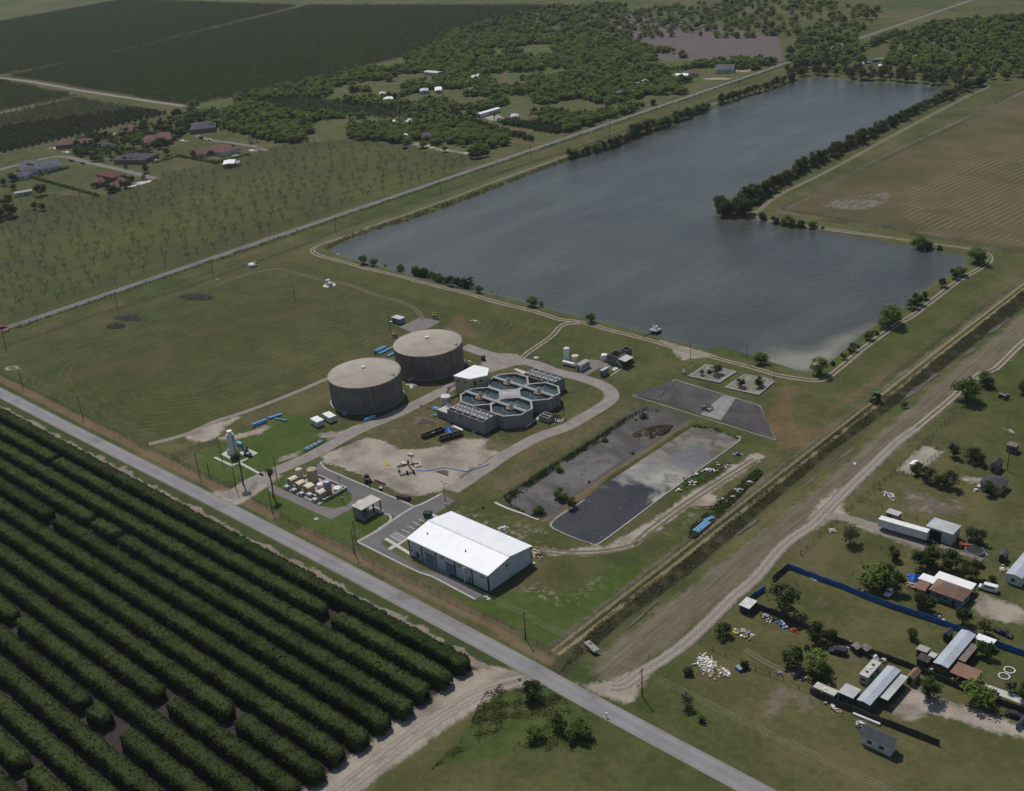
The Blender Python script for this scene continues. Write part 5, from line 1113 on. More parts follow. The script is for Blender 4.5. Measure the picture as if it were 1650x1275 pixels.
# reservoir pier with pump deck
p0 = T(*z1('a7', 928, 795)); p1 = G(*z1('a7', 1005, 765), 1.2); t = empty('intake_pier', (p1[0], p1[1], 1.0), 0, 'small grey intake platform with white gear at the end of a jetty from the dam', 'pier')
d = p0[:2]-p1[:2]; L = hypot(*d); an = atan2(d[1], d[0])
MB().box((d[0]/2, d[1]/2, 1.3), (L, 1.3, .2), an).build('walkway', M['steel_dark'], t)
MB().bx(-2.2, 2.2, -2.0, 2.0, 1.1, 1.5).build('deck', M['galv'], t)
for x in (-1.8, 1.8):
    for y in (-1.6, 1.6): MB().tube((x, y, -3), (x, y, 1.1), .2, n=8).build('pile', M['steel_dark'], t)
m = MB(); m.bx(-2.1, 2.1, -1.9, 1.9, -.6, 1.0); m.build('intake_screen', M['steel_dark'], t)
for x, y in ((-.9, .3), (.8, -.2), (.2, 1.0)): MB().tube((x, y, 1.5), (x, y, 3.0), .35, n=10).build('pump', M['white'], t)
m = MB()
for x in (-2.1, 2.1):
    for y in (-1.9, 0, 1.9): m.tube((x, y, 1.5), (x, y, 2.6), .05, n=4)
m.build('guard_rail', M['galv'], t)
# ------------------------------------------------------------------ concrete spillway slope and the two stone-lined basins
zt = lambda p: T(*p)
def drape(name, quad, mat, lift=.12, n=14, kind='structure'):
    A, B, C, D = [np.array(T(*p)) for p in quad]; V = []; 
    for i in range(n+1):
        for j in range(n+1):
            u, v = i/n, j/n; q = (A*(1-u)+B*u)*(1-v)+(D*(1-u)+C*u)*v
            V.append((q[0], q[1], max(q[2], hz(q[0], q[1]))+lift))
    ix = np.arange((n+1)**2).reshape(n+1, n+1); F = np.stack([ix[:-1, :-1].ravel(), ix[1:, :-1].ravel(), ix[1:, 1:].ravel(), ix[:-1, 1:].ravel()], 1)
    me = npmesh(name, np.array(V), F, mat, smooth=True)
    if me.polygons[0].normal.z < 0: me.flip_normals()
    return tag(link(name, me), kind=kind)
S0, S1, S2, S3 = z1('b3', 860, 148), z1('b3', 1128, 50), (1224.5, 654.5), (1250, 710)
bot = [z1('b3', 860, 150), z1('b3', 1020, 180), z1('b3', 1290, 270), z1('b3', 1420, 306), (1250, 710)]
top = [z1('b3', 1128, 48), z1('b3', 1148, 52), z1('b3', 1432, 146), z1('b3', 1515, 166), (1224.5, 654.5)]
drape('concrete_slope', [bot[0], bot[1], top[0], z1('b3', 1126, 48)], M['slab_dark'])
drape('concrete_slope', [bot[1], bot[2], top[2], top[1]], M['slab_dark'])
drape('concrete_slope', [bot[2], bot[3], top[3], top[2]], M['slab_pale'])
drape('concrete_slope', [bot[3], bot[4], top[4], top[3]], M['slab_dark'])
for a, b in ((bot[1], top[0]), (top[0], top[4]), (top[4], bot[4]), (bot[0], top[0]), (bot[0], bot[4])): ribbon('slope_joint', [T(*a), T(*b)], .55, M['slab_pale'], .17, 2, 3)
p = T(*z1('b3', 1335, 240)); t = empty('outlet_box', (p[0], p[1], p[2]), -.1, 'small square concrete outlet box with black sides at the foot of the stained slope', 'outlet box')
MB().ring([(-1.9, -1.5), (1.9, -1.5), (1.9, 1.5), (-1.9, 1.5)], [(-1.6, -1.2), (1.6, -1.2), (1.6, 1.2), (-1.6, 1.2)], -.5, 1.1).build('wall', M['concrete'], t); MB().bx(-1.6, 1.6, -1.2, 1.2, -.5, .1).build('water', M['black'], t)
for s in (-1.95, 1.95): MB().bx(-1.9, 1.9, s*.8-.04, s*.8+.04, 1.1, 1.5).build('rail', M['steel_dark'], t)
M['riprap'] = pm('riprap_stone', (.27, .25, .225), (.14, .132, .115), .5, .95, bump=.6); M['scum_green'] = pm('algae_water', (.19, .17, .105), (.13, .13, .075), .5, .4)
def stone_basin(pts, label, seed):
    P3 = [T(*p) for p in pts]; c = sum(P3)/len(P3); t = empty('stone_basin', (c[0], c[1], 1.6), 0, label, 'basin', 'stone-lined basins')
    o = [(p[0]-c[0], p[1]-c[1]) for p in P3]; i_ = [(x*.80, y*.80) for x, y in o]; b_ = [(x*.56, y*.56-.8) for x, y in o]
    MB().ring([(x*1.07, y*1.07) for x, y in o], [(x*.99, y*.99) for x, y in o], -.3, .55).build('rim', M['concrete'], t)
    n = len(o); m = MB(); m.add([(x, y, .45) for x, y in o]+[(x, y, .25) for x, y in i_]+[(x, y, .12) for x, y in b_], [(k, (k+1) % n, n+(k+1) % n, n+k) for k in range(n)]+[(n+k, n+(k+1) % n, 2*n+(k+1) % n, 2*n+k) for k in range(n)]); m.build('stone_lining', M['riprap'], t)
    MB().prism([(x*1.0, y*1.0) for x, y in b_], .05, .16).build('pool', M['scum_green'], t)
    return t, c
BAS = [stone_basin([z1('a7', 1222, 1050), z1('a7', 1330, 980), z1('a7', 1512, 1024), z1('a7', 1410, 1090)], 'stone-lined basin with a scummy pool and bushes, nearer to the small yard', 1), stone_basin([z1('b3', 1455, 100), z1('b3', 1572, 22), (1233, 611), (1247, 616), (1222, 637)], 'stone-lined basin with a scummy pool, at the right end of the slope top', 2)]
p = T(*z1('a7', 1185, 1030)); t = empty('gate_wheel_stand', (p[0], p[1], p[2]), 0, 'small pale gate stand with a wheel beside the stone basin', 'gate stand'); MB().box((0, 0, .5), (1.2, 1.0, 1.0)).build('pedestal', M['concrete_light'], t); m = MB(); m.tube((0, 0, 1), (0, 0, 2), .1, n=6); m.build('stem', M['steel_dark'], t); MB().tube((0, 0, 1.9), (0, 0, 2.0), .5, n=14).build('wheel', M['galv'], t)
# rubbish strewn along the pond bank
for (x, y), n, sp, cols, lb, sd in (((1235, 705), 34, (2.6, 1.6), ['steel_dark', 'black', 'white_dirty', 'navy'], 'heap of black drums and scrap at the pond bank', 1), ((1150, 752), 5, (1.4, .4), ['white_dirty'], 'pale slab lying alone at the pond bank', 2), ((1265, 652), 12, (1.2, .8), ['white', 'steel_dark'], 'small white and black junk clump on the pond bank', 3), ((1440, 590), 24, (2.4, 1.6), ['black', 'orange_paint', 'white', 'galv'], 'junk heap with orange bits at the top of the pond bank', 4), ((1345, 625), 22, (2.8, 1.3), ['white', 'concrete_light', 'white_dirty'], 'scatter of white scrap along the pond bank', 5), ((1525, 522), 14, (1.8, .9), ['bluegrey', 'black', 'galv'], 'abandoned dark pump frame near the pond corner', 6),
    ((1605, 700), 9, (1.6, .7), ['white', 'galv'], 'white frame lying in the weeds beside the farm track', 7), ((1535, 748), 14, (1.8, .9), ['galv', 'bluegrey', 'white'], 'grey sheet heap in the weeds beside the farm track', 8), ((1500, 795), 8, (.9, .6), ['orange_paint', 'white'], 'orange and white scrap in the weeds beside the farm track', 9), ((1440, 810), 12, (2.0, .8), ['white_dirty', 'concrete_light'], 'pale rubble in the weeds beside the farm track', 10), ((1350, 860), 12, (1.6, .9), ['rust', 'tan', 'white_dirty'], 'rusty bits in the weeds near the blue sheets', 12)):
    junk('scrap_pile', gp('b3', x, y), n, sp, cols, lb, 'scrap pile', sd, .9, rz=.7)
pipe_pile('b3', (1262,1020), (1340,955), 3, .45, 'light blue pipe sections lying along the farm track fence', group='blue plastic pipe stacks'); pipe_pile('b3', (1315,950), (1375,925), 2, .4, 'short light blue pipe sections at the end of the blue row by the farm track')
# headwall slab in the ditch
A, B = gp('b7', 570, 600, 0), gp('b7', 635, 670, -.6); mid = (A+B)/2; o = empty('ditch_slab', (mid[0], mid[1], -.9), atan2(B[1]-A[1], B[0]-A[0]), 'pale concrete chute slab lying across the end of the weedy ditch', 'slab'); MB().box((0, 0, .6), (np.linalg.norm(B-A), 2.0, .4)).build('slab', M['slab_pale'], o); MB().box((-1, .3, .85), (.6, .6, .2)).build('grate', M['steel_dark'], o)
# ------------------------------------------------------------------ vehicles
def car(p, rz, paint, label, cat, kind='suv', group=None, L=4.9, W=1.85, H=1.75):
    t = empty({'suv': 'parked_car', 'sedan': 'parked_car', 'van': 'parked_van', 'pickup': 'pickup_truck'}[kind], (p[0], p[1], hz(p[0], p[1])), rz, label, cat, group)
    prof = {'suv': ([(-.5, .28), (-.5, .55), (.47, .5), (.5, .4), (.5, .2)], [(-.49, .55), (-.46, .97), (-.3, 1), (.12, 1), (.26, .58)]),
            'sedan': ([(-.5, .3), (-.5, .62), (.47, .56), (.5, .45), (.5, .22)], [(-.38, .6), (-.24, 1), (.08, 1), (.24, .6)]),
            'van': ([(-.5, .22), (-.5, .5), (.48, .44), (.5, .38), (.5, .18)], [(-.5, .5), (-.49, .98), (-.45, 1), (.22, 1), (.36, .5)]),
            'pickup': ([(-.5, .3), (-.5, .56), (.47, .54), (.5, .42), (.5, .22)], [(-.08, .55), (-.06, 1), (.14, 1), (.27, .56)])}[kind]
    def extr(m, pts, w0, w1):
        n = len(pts); z0 = min(q[1] for q in pts); z1_ = max(q[1] for q in pts)
        ww = [w0+(w1-w0)*(q[1]-z0)/(z1_-z0) for q in pts]
        vs = [(x*L, -a/2, zz*H) for (x, zz), a in zip(pts, ww)]+[(x*L, a/2, zz*H) for (x, zz), a in zip(pts, ww)]
        m.add(vs, [tuple(range(n)), tuple(range(2*n-1, n-1, -1))]+[((i+1) % n, i, n+i, n+(i+1) % n) for i in range(n)])
    lower = [(-.5, .2)]+prof[0][0:]; m = MB(); extr(m, [(-.5, .2)]+prof[0], W*.97, W); body = m.build('body', paint, t)
    m = MB(); extr(m, prof[1], W*.96, W*.78); cab = m.build('cabin', paint, t)
    z0 = min(q[1] for q in prof[1]); xa, xb = prof[1][0][0], prof[1][-1][0]
    for s in (-1, 1): MB().box(((xa+xb)/2*L-.02*L, s*W*.455, (z0+.22)*H), ((xb-xa)*L*.62, .03, H*.24)).build('side_window', M['glass'], t)
    pf = prof[1][-2:]; m = MB(); a, b = pf; k = .06
    m.add([((b[0]-.01)*L+k, -W*.42, (b[1]+.04)*H), ((b[0]-.01)*L+k, W*.42, (b[1]+.04)*H), (a[0]*L+k, W*.36, (a[1]-.05)*H), (a[0]*L+k, -W*.36, (a[1]-.05)*H)], [(0, 1, 2, 3)]); m.build('windscreen', M['glass'], t)
    for x in (-.3, .31):
        for s in (-1, 1):
            wl = MB().tube((x*L, s*W*.5-s*.24, .36), (x*L, s*W*.5+s*.01, .36), .36, n=16).build('wheel', M['black'], t); MB().tube((x*L, s*W*.5, .36), (x*L, s*W*.5+s*.03, .36), .2, n=10).build('rim', M['galv'], wl)
    for s in (-1, 1):
        MB().box((.497*L, s*W*.37, .42*H), (.06, .34, .14)).build('headlight', M['white'], t); MB().box((-.5*L, s*W*.4, .47*H), (.06, .2, .22)).build('tail_light', M['red_paint'], t)
    if kind == 'pickup': MB().bx(-.49*L, -.09*L, -W*.42, W*.42, .5*H, .565*H).build('load_bed', M['black'], t)
    return t
def at_line(reg, a, b): A, B = tz(reg, *a), tz(reg, *b); return (A+B)/2, atan2(B[1]-A[1], B[0]-A[0])
p, r = at_line('c5', (452, 575), (392, 640)); car(p, r, M['white'], 'white off-road car parked nose toward the blue fence beside a tree', 'car', 'suv', H=1.9)
p, r = at_line('c5', (1375, 590), (1265, 560)); car(p, r, M['white'], 'white panel van parked on the grass by the brown-roofed house', 'van', 'van', L=5.4, H=2.2, W=2.0)
p, r = at_line('c5', (1385, 945), (1530, 1010)); car(p, r, M['steel_dark'], 'dark grey pickup truck parked beside the white tarp canopy', 'pickup', 'pickup', L=5.4, H=1.6)
p, r = at_line('b8', (600, 645), (505, 625)); car(p, r, M['navy'], 'dark navy car parked by the dark board fence', 'car', 'suv', H=1.8)
p, r = at_line('a5', (40, 738), (-10, 752)); car((p[0], p[1]), pi/2, M['red_paint'], 'red car driving on the far paved road at the left edge', 'car', 'sedan', H=1.5)
p, r = at_line('a1', (440, 705), (470, 712)); car(p, r, M['navy'], 'dark car on the village street, nearer to the slate-roofed house', 'car', 'suv')
p, r = at_line('a1', (508, 720), (545, 728)); car(p, r, M['steel_dark'], 'dark car on the village street, in front of the first one', 'car', 'sedan', H=1.5)
p, r = at_line('a1', (1250, 560), (1300, 568)); car(p, r, M['navy'], 'dark van at the end of the village lane', 'van', 'van', H=2.0)
p, r = at_line('a1', (1315, 572), (1345, 578)); car(p, r, M['white'], 'small white car on the village lane beside the dark van', 'car', 'sedan', H=1.5)
p, r = at_line('a2', (980, 632), (1010, 625)); car(p, r, M['navy'], 'dark car parked on the grass where the caliche lane begins', 'car', 'suv')
p, r = at_line('b8', (1580, 1005), (1615, 1015)); car(p, r, M['black'], 'black car parked by the bottom right board fence', 'car', 'sedan', H=1.5)
p, r = at_line('a2', (1365, 592), (1430, 605)); car(p, r, M['steel_dark'], 'dark pickup parked under roadside trees near the far road', 'pickup', 'pickup')
def tractor(p, rz, paint, label, s=1.0, cab=True):
    t = empty('tractor', (p[0], p[1], hz(p[0], p[1])), rz, label, 'tractor', None); t.scale = (s, s, s)
    m = MB(); m.box((1.0, 0, 1.35), (2.3, .95, .8)); m.box((2.1, 0, 1.2), (.25, .8, .7)); m.build('bonnet', paint, t)
    MB().box((.4, 0, .85), (3.4, .6, .5)).build('chassis', M['steel_dark'], t)
    if cab:
        MB().box((-.75, 0, 2.0), (1.5, 1.5, 1.1)).build('cab', M['glass'], t); MB().box((-.75, 0, 2.66), (1.75, 1.7, .2)).build('cab_roof', paint, t); MB().box((-.75, 0, 1.3), (1.55, 1.55, .5)).build('cab_base', paint, t)
    else:
        MB().box((-.8, 0, 1.5), (.6, .6, .7)).build('seat', M['black'], t)
    for y in (-.95, .95):
        k = MB().tube((-.9, y-.28, .95), (-.9, y+.28, .95), .95, n=20).build('rear_wheel', M['black'], t); MB().tube((-.9, y-.3, .95), (-.9, y+.3, .95), .48, n=12).build('rim', M['yellow_paint'], k)
        k = MB().tube((1.6, y*.9-.2, .6), (1.6, y*.9+.2, .6), .6, n=16).build('front_wheel', M['black'], t); MB().tube((1.6, y*.9-.22, .6), (1.6, y*.9+.22, .6), .3, n=10).build('rim', M['yellow_paint'], k)
        MB().box((-.9, y*.8, 1.95), (1.5, .5, .1)).build('mudguard', paint, t)
    MB().tube((1.2, .3, 1.7), (1.2, .3, 2.5), .06, n=6).build('exhaust', M['black'], t)
p = tz('b4', 772, 168); q = tz('b4', 760, 180); tractor(p, atan2(*(q-tz('b4', 790, 152))[1::-1]), M['green_paint'], 'green cab tractor driving down the farm track beside the ditch', 1.25)
p = tz('b4', 1530, 155); tractor(p, 2.9, M['bluegrey'], 'small blue open tractor with an implement in the right-hand pasture', .95, False)
p = tz('b4', 1290, 1035); tractor(p, .4, M['orange_paint'], 'small orange open tractor by the round black pool behind the metal barn', .75, False)
# ------------------------------------------------------------------ semi trailer
A, B, C = gp('b4', 795, 862, 3.9), gp('b4', 1092, 942, 3.9), gp('b4', 1080, 925, 3.9)
A, B = gp('b4', 790, 868, 3.9), gp('b4', 1078, 950, 3.9); L = 14.6; d = (B-A)[:2]; an = atan2(d[1], d[0]); L = hypot(*d); nn = np.array([-sin(an), cos(an)]); c = (A+B)[:2]/2+nn*1.25
t = empty('semi_trailer', (c[0], c[1], 0), an, 'long white semi-trailer parked on the dirt lane in front of the metal barn', 'trailer')
MB().bx(-L/2, L/2, -1.25, 1.25, 1.15, 3.9).build('box', M['white'], t); MB().bx(-L/2-.03, L/2+.03, -1.28, 1.28, 3.9, 4.0).build('roof', M['white'], t)
MB().bx(-L/2+.3, L/2-.3, -.5, .5, .85, 1.15).build('chassis', M['steel_dark'], t)
for x in (L/2-1.6, L/2-2.9):
    for s in (-1, 1): k = MB().tube((x, s*.75, .52), (x, s*1.2, .52), .52, n=16).build('wheel', M['black'], t); MB().tube((x, s*1.2, .52), (x, s*1.23, .52), .28, n=10).build('rim', M['galv'], k)
for s in (-.7, .7): MB().bx(-L/2+2.6, -L/2+2.8, s-.1, s+.1, 0, 1.15).build('landing_leg', M['steel_dark'], t)
MB().bx(-L/2-.08, -L/2-.01, -1.1, 1.1, 1.5, 3.7).build('front_panel', M['galv'], t)
MB().bx(L/2+.01, L/2+.06, -1.15, 1.15, 1.25, 3.8).build('rear_door', M['white_dirty'], t)
# ------------------------------------------------------------------ settlement on the right
R8 = 'b8'
shed_from('b4', ((1070,908),(1228,962),(1281,910)), 4.2, 'metal_barn', 'grey metal barn with a pale sheet roof and a dark open front, beside the semi-trailer', 'barn', 'wall_white', 'roof_galv', kind='flat', doors=[('r', .3)])
A, B = gp('b4', 1085, 960), gp('b4', 1175, 1000); mid = (A+B)/2
o = [x for x in bpy.data.objects if x.name.startswith('metal_barn')][0]
MB().bx(-3.6, .8, -.12, 0, .05, 3.6).build('dark_bay_panel', M['black'], o, (0, -[k for k in o.children if k.name.startswith('wall')][0].dimensions.y/2-.02, 0))  # black panel on the solid wall stands in for the shaded interior
shed_from('b4', ((832,826),(905,853),(930,830)), 2.4, 'small_shed', 'small wooden shed with a light blue sheet roof just behind the semi-trailer', 'shed', 'tan', M['bluegrey'] if False else 'roof_galv', kind='flat', doors=[('f', -.3)])
shed_from('c5', ((868,185),(1262,318),(1276,285)), 2.3, 'long_shelter', 'long low open-sided shelter with a grey board roof beyond the brown-roofed house', 'shelter', 'wood_dark', 'wood_grey', kind='flat', fly=True)
p = gp('c5', 1195, 225); t = empty('round_pool', (p[0], p[1], 0), 0, 'round black covered pool on the grass between the barn and the long shelter', 'pool'); MB().lathe([(2.9, 0), (2.9, .9), (2.7, .9)], 32).build('wall', M['bluegrey'], t); MB().lathe([(2.72, .92), (.02, .98)], 32).build('cover', M['black'], t)
shed_from('b4', ((1388,645),(1508,692),(1562,640)), 3.0, 'small_house', 'small house with a dark hip roof near the right edge, by the gravel patch', 'house', 'beige', 'roof_dark', kind='hip', rise=1.3, ov=.4, doors=[('f', .2)], windows=[('f', -.5), ('r', 0)])
shed_from('b4', ((1442,545),(1492,560),(1535,530)), 2.6, 'garden_shed', 'tan wooden shed with a dark gable roof behind the dark-roofed house', 'shed', 'wood_grey', 'roof_dark', kind='gable', rise=1.3, doors=[('f', 0)], windows=[('r', 0)])
shed_from('b4', ((1548,432),(1610,445),(1622,420)), 2.8, 'stilt_hut', 'small grey hut on dark stilts at the right edge of the pasture', 'hut', 'wood_grey', 'wood_grey', kind='flat', windows=[('f', 0)], doors=[('f', .6)])
shed_from('b4', ((965,548),(1018,552),(1047,528)), 2.2, 'pen_shelter', 'small white-roofed shelter inside the bare dirt pen', 'shelter', 'white_dirty', 'roof_white_plain', kind='gable', rise=.4)
shed_from('c5', ((1408,255),(1470,275),(1525,235)), 2.3, 'garden_shed', 'tiny dark shed with a gable roof near the pale mobile home at the right edge', 'shed', 'wood_dark', 'roof_slate', kind='gable', rise=.8, doors=[('f', 0)])
# pale mobile home at the right edge
shed_from('c5', ((1498,430),(1655,478),(1800,250)), 3.1, 'mobile_home', 'pale mobile home with a blue-grey sheet roof, cut by the right edge of the view', 'mobile home', 'wall_white', 'roof_grey', kind='gable', rise=.5, doors=[('r', 0)], windows=[('f', -.1), ('r', -.5), ('r', .5)])
# brown hip-roofed house with white lean-to roofs
c = shed_from('c5', ((772,562),(1082,682),(1182,580)), 3.1, 'hip_roof_house', 'house with a brown hip roof and a sandy drive, between two white lean-to roofs', 'house', 'wall_teal', 'roof_brown', kind='hip', rise=2.0, ov=.5, doors=[('f', .5)], windows=[('f', -.5), ('f', .0), ('r', 0)])
shed_from('c5', ((800,480),(1180,560),(1235,500)), 2.6, 'lean_to_roof', 'long white sheet lean-to roof behind the brown hip-roofed house', 'lean-to', 'white', 'roof_white_plain', kind='flat', fly=True)
shed_from('c5', ((670,478),(820,515),(870,462)), 2.9, 'white_annex', 'short bright white annex roof at the left end of the brown hip-roofed house', 'annex', 'wall_white', 'roof_white_plain', kind='flat', windows=[('l', 0)])
shed_from('c5', ((638,555),(745,585),(800,520)), 2.7, 'tan_annex', 'tan-roofed annex in front of the white annex of the brown hip-roofed house', 'annex', 'rust', 'roof_tanbrown', kind='mono', rise=.5, doors=[('f', .2)], windows=[('f', -.5)])
heap('tarp_cover', gp('c5', 648, 470, 0), 2.2, 1.8, 1.9, M['blue_tarp'], 'bright blue tarp draped over a pile by the white annex', 'tarp', 7, .4, rough=.35)
junk('yard_junk', gp('c5', 625, 545), 18, (1.6, 1.8), ['white', 'galv', 'orange_paint', 'white_dirty'], 'heap of white appliances below the blue tarp', 'junk', 21, 1.2)
# green mobile home with long porch and awning
def flagpanel(o, y, hgt):
    for k, c in enumerate(('yellow_paint', 'red_paint', 'green_paint')): MB().box((0, 0, 0), (1, 1, 1))
mh = shed_from(R8, ((1118,692),(1207,727),(1362,522)), 3.3, 'mobile_home', 'long grey-roofed green mobile home with a red painted panel, by the blue fence', 'mobile home', 'wall_green', 'roof_grey', kind='gable', rise=.35, ov=.15, windows=[('l', -.5), ('l', .3)], doors=[('r', .2)])
MB().bx(-1.3, 1.1, -.1, .0, 1.5, 2.3).build('painted_panel', M['red_paint'], mh, (-.1, -[k for k in mh.children if k.name.startswith('wall')][0].dimensions.y/2-.02, 0))
shed_from(R8, ((1260,668),(1302,692),(1378,592)), 2.7, 'porch_roof', 'weathered grey porch roof along the right side of the green mobile home', 'porch', 'wood_grey', 'wood_grey', kind='flat', fly=True)
shed_from(R8, ((1213,745),(1355,806),(1402,742)), 2.7, 'brown_awning', 'wide flat brown awning on posts beside the end of the green mobile home', 'awning', 'tan', 'roof_tanbrown', kind='flat', fly=True)
shed_from(R8, ((1357,552),(1470,585),(1490,552)), 2.5, 'white_canopy', 'white tarp canopy straddling the blue fence behind the green mobile home', 'canopy', 'white', 'roof_white_plain', kind='flat', fly=True)
shed_from(R8, ((1014,608),(1076,636),(1096,606)), 2.6, 'small_shed', 'small shed with a grey flat roof, left of the green mobile home', 'shed', 'wood_dark', 'concrete', kind='flat', doors=[('f', 0)])
shed_from(R8, ((1010,668),(1085,690),(1112,660)), 2.2, 'small_shed', 'dark shed with a brown-grey sagging roof, in front of the grey flat-roofed shed', 'shed', 'wood_dark', 'wood_dark', kind='mono', rise=.3, doors=[('f', 0)])
shed_from(R8, ((1083,648),(1122,666),(1140,640)), 2.1, 'small_shed', 'little shed with a pale patched roof against the green mobile home', 'shed', 'wood_grey', 'concrete_light', kind='flat')
shed_from(R8, ((1168,522),(1212,535),(1238,500)), 2.2, 'garden_shed', 'dark green gable shed by the blue fence', 'shed', 'wall_green', 'roof_dark', kind='gable', rise=.7, doors=[('f', 0)])
# lower homestead
mh = shed_from(R8, ((657,908),(737,942),(927,738)), 3.3, 'mobile_home', 'green-walled mobile home with a long blue-grey roof, beside the sandy drive at the bottom right', 'mobile home', 'wall_green', 'roof_grey', kind='gable', rise=.35, ov=.15, windows=[('f', -.3), ('l', .2)], doors=[('r', -.2)])
shed_from(R8, ((795,888),(840,918),(966,780)), 2.7, 'ribbed_carport', 'ribbed pale sheet carport along the side of the lower green mobile home', 'carport', 'galv', 'roof_galv', kind='flat', fly=True)
shed_from(R8, ((553,862),(640,906),(686,852)), 2.8, 'green_shed', 'green shed with a flat grey roof joined to the lower green mobile home', 'shed', 'wall_green', 'roof_galv', kind='flat', doors=[('l', 0)], windows=[('f', 0)])
def caravan(pts, h, name, label, wallm):
    t = shed_from(R8, pts, h, name, label, 'caravan', wallm, 'concrete_light', kind='flat', ov=.04, windows=[('f', 0), ('r', -.4), ('r', .4), ('l', .3)], doors=[('l', -.3)])
    for s in (-.8, .0, .7): MB().box((0, 0, h+.28), (.6, .6, .25)).build('roof_vent', M['steel_dark'] if s else M['white'], t, (0, s*2.4, 0)) if True else None
    return t
caravan(((678,758),(732,782),(806,690)), 2.7, 'camper_trailer', 'white camper trailer with roof vents parked behind the lower green mobile home', 'white_dirty')
caravan(((402,832),(528,888),(556,858)), 2.5, 'camper_trailer', 'weathered tan camper trailer end-on to the lower green shed', 'tan')
shed_from(R8, ((948,768),(990,792),(1050,745)), 2.2, 'tan_shed', 'small tan-roofed shed at the corner of the lower green mobile home', 'shed', 'tan', 'roof_tanbrown', kind='gable', rise=.8, doors=[('f', 0)])
shed_from(R8, ((680,1128),(900,1190),(905,1120)), 3.2, 'bottom_house', 'grey-shingled house cut by the bottom edge of the view below the board fence', 'house', 'wall_white', 'roof_slate', kind='gable', rise=1.6, ov=.4, doors=[('l', 0)], windows=[('f', -.4), ('f', .4)])
sheet('concrete_slab', XY(z(R8, (1402,845),(1650,942),(1760,985),(1775,950),(1660,900),(1420,815))), M['concrete_light'], .12)
sheet('stone_slab', XY(z(R8, (385,190),(420,208),(436,195),(402,180))), M['concrete_light'], .06)
for k, (x, y) in enumerate(((1564, 736), (1532, 772))):
    p = gp(R8, x, y); o = empty('stone_ring', (p[0], p[1], 0), 0, ('larger' if k == 0 else 'smaller')+' ring of white stones on the lawn beside the brown awning', 'stone ring', 'rings of white stones'); m = MB()
    for j in range(18): m.box((1.35*cos(j*pi/9), 1.35*sin(j*pi/9), .15), (.36, .28, .3), j)
    m.build('stones', M['white'], o)
junk('rubbish_pile', gp('b7', 1340, 755), 120, (4.2, 2.6), ['white', 'white', 'beige', 'tan', 'white_dirty', 'concrete_light'], 'big heap of white boards and rubbish on the grass right of the dirt lane', 'rubbish heap', 31, 1.0, rz=-.5)
junk('rubbish_pile', gp('b7', 1450, 800), 40, (2.2, 1.2), ['beige', 'tan', 'white', 'wood_grey'], 'flat heap of tan boards trailing from the big white heap', 'rubbish heap', 32, .6, rz=-.5)
junk('junk_pile', gp('b7', 1570, 555), 60, (2.6, 1.5), ['black', 'white', 'galv', 'rust', 'bluegrey', 'yellow_paint'], 'colourful heap of household junk near the board fence corner', 'junk pile', 33, 1.2)
p = gp('b7', 1535, 785); o = empty('blue_crate', (p[0], p[1], 0), -.4, 'blue plastic bin lying beside the big white rubbish heap', 'bin'); MB().box((0, 0, .45), (2.0, 1.1, .9)).build('body', M['blue_paint'], o); MB().box((0, 0, .93), (2.1, 1.2, .08)).build('lid', M['bluegrey'], o)
shed_from('b7', ((1535,372),(1600,402),(1650,355)), 2.4, 'shanty_shed', 'patchwork shed with a pale sheet roof at the corner of the board fence', 'shed', 'wood_dark', 'white_dirty', kind='mono', rise=.3, doors=[('f', 0)])
for (x, y), n, sp, cols, lb, sd in (((135, 425), 36, (2.2, 1.2), ['steel_dark', 'galv', 'white_dirty', 'black'], 'heap of grey and black scrap against the dark board fence, near the patchwork shed', 41), ((225, 465), 34, (2.2, 1.2), ['navy', 'blue_tarp', 'white_dirty', 'black'], 'heap with blue bags below the dark board fence', 42), ((300, 500), 10, (1.2, .8), ['rust', 'orange_paint'], 'small rusty heap on the grass below the dark board fence', 43), ((620, 590), 26, (1.3, 1.2), ['blue_tarp', 'white_dirty', 'wood_dark'], 'blue bags piled behind the dark navy car', 44),
    ((330, 770), 34, (2.6, 1.4), ['rust', 'navy', 'galv', 'black'], 'dark junk heap at the wire fence near the tan camper', 45), ((400, 660), 8, (2.0, 1.0), ['blue_tarp'], 'blue scraps caught in the bush', 46), ((535, 965), 12, (3.2, .7), ['white_dirty', 'tan'], 'row of pale boards along the lower board fence', 47), ((200, 752), 12, (1.4, .6), ['wood_grey', 'galv'], 'stack of grey rails by the wire fence', 48), ((690, 1062), 34, (1.8, 1.1), ['white', 'steel_dark', 'galv'], 'white and black junk heap beyond the lower board fence', 49), ((820, 680), 18, (1.1, .9), ['rust', 'white_dirty', 'tan'], 'brown junk beside the white camper', 50), ((775, 660), 10, (1.3, .6), ['white'], 'white washing machine row at the dark board fence', 51), ((1230, 800), 8, (.9, .5), ['white', 'yellow_paint'], 'small pale heap by the brown awning posts', 52), ((1100, 740), 10, (.9, .6), ['white_dirty', 'galv'], 'pale clutter at the foot of the green mobile home end', 53)):
    junk('junk_pile', gp(R8, x, y), n, sp, cols, lb, 'junk pile', sd, 1.0, rz=-.4)
for x, y, lb in ((660, 625, 'dark wooden crate hut leaning on the board fence, nearer to the blue bags'), (715, 635, 'dark wooden crate hut leaning on the board fence, nearer to the white camper')):
    p = gp(R8, x, y); building('crate_hut', (p[0], p[1]), -.4, 2.6, 2.2, 1.9, lb, 'hut', 'wood_dark', 'wood_grey', 'crate huts at the board fence', 'mono', .3, .1, doors=[('f', 0)])
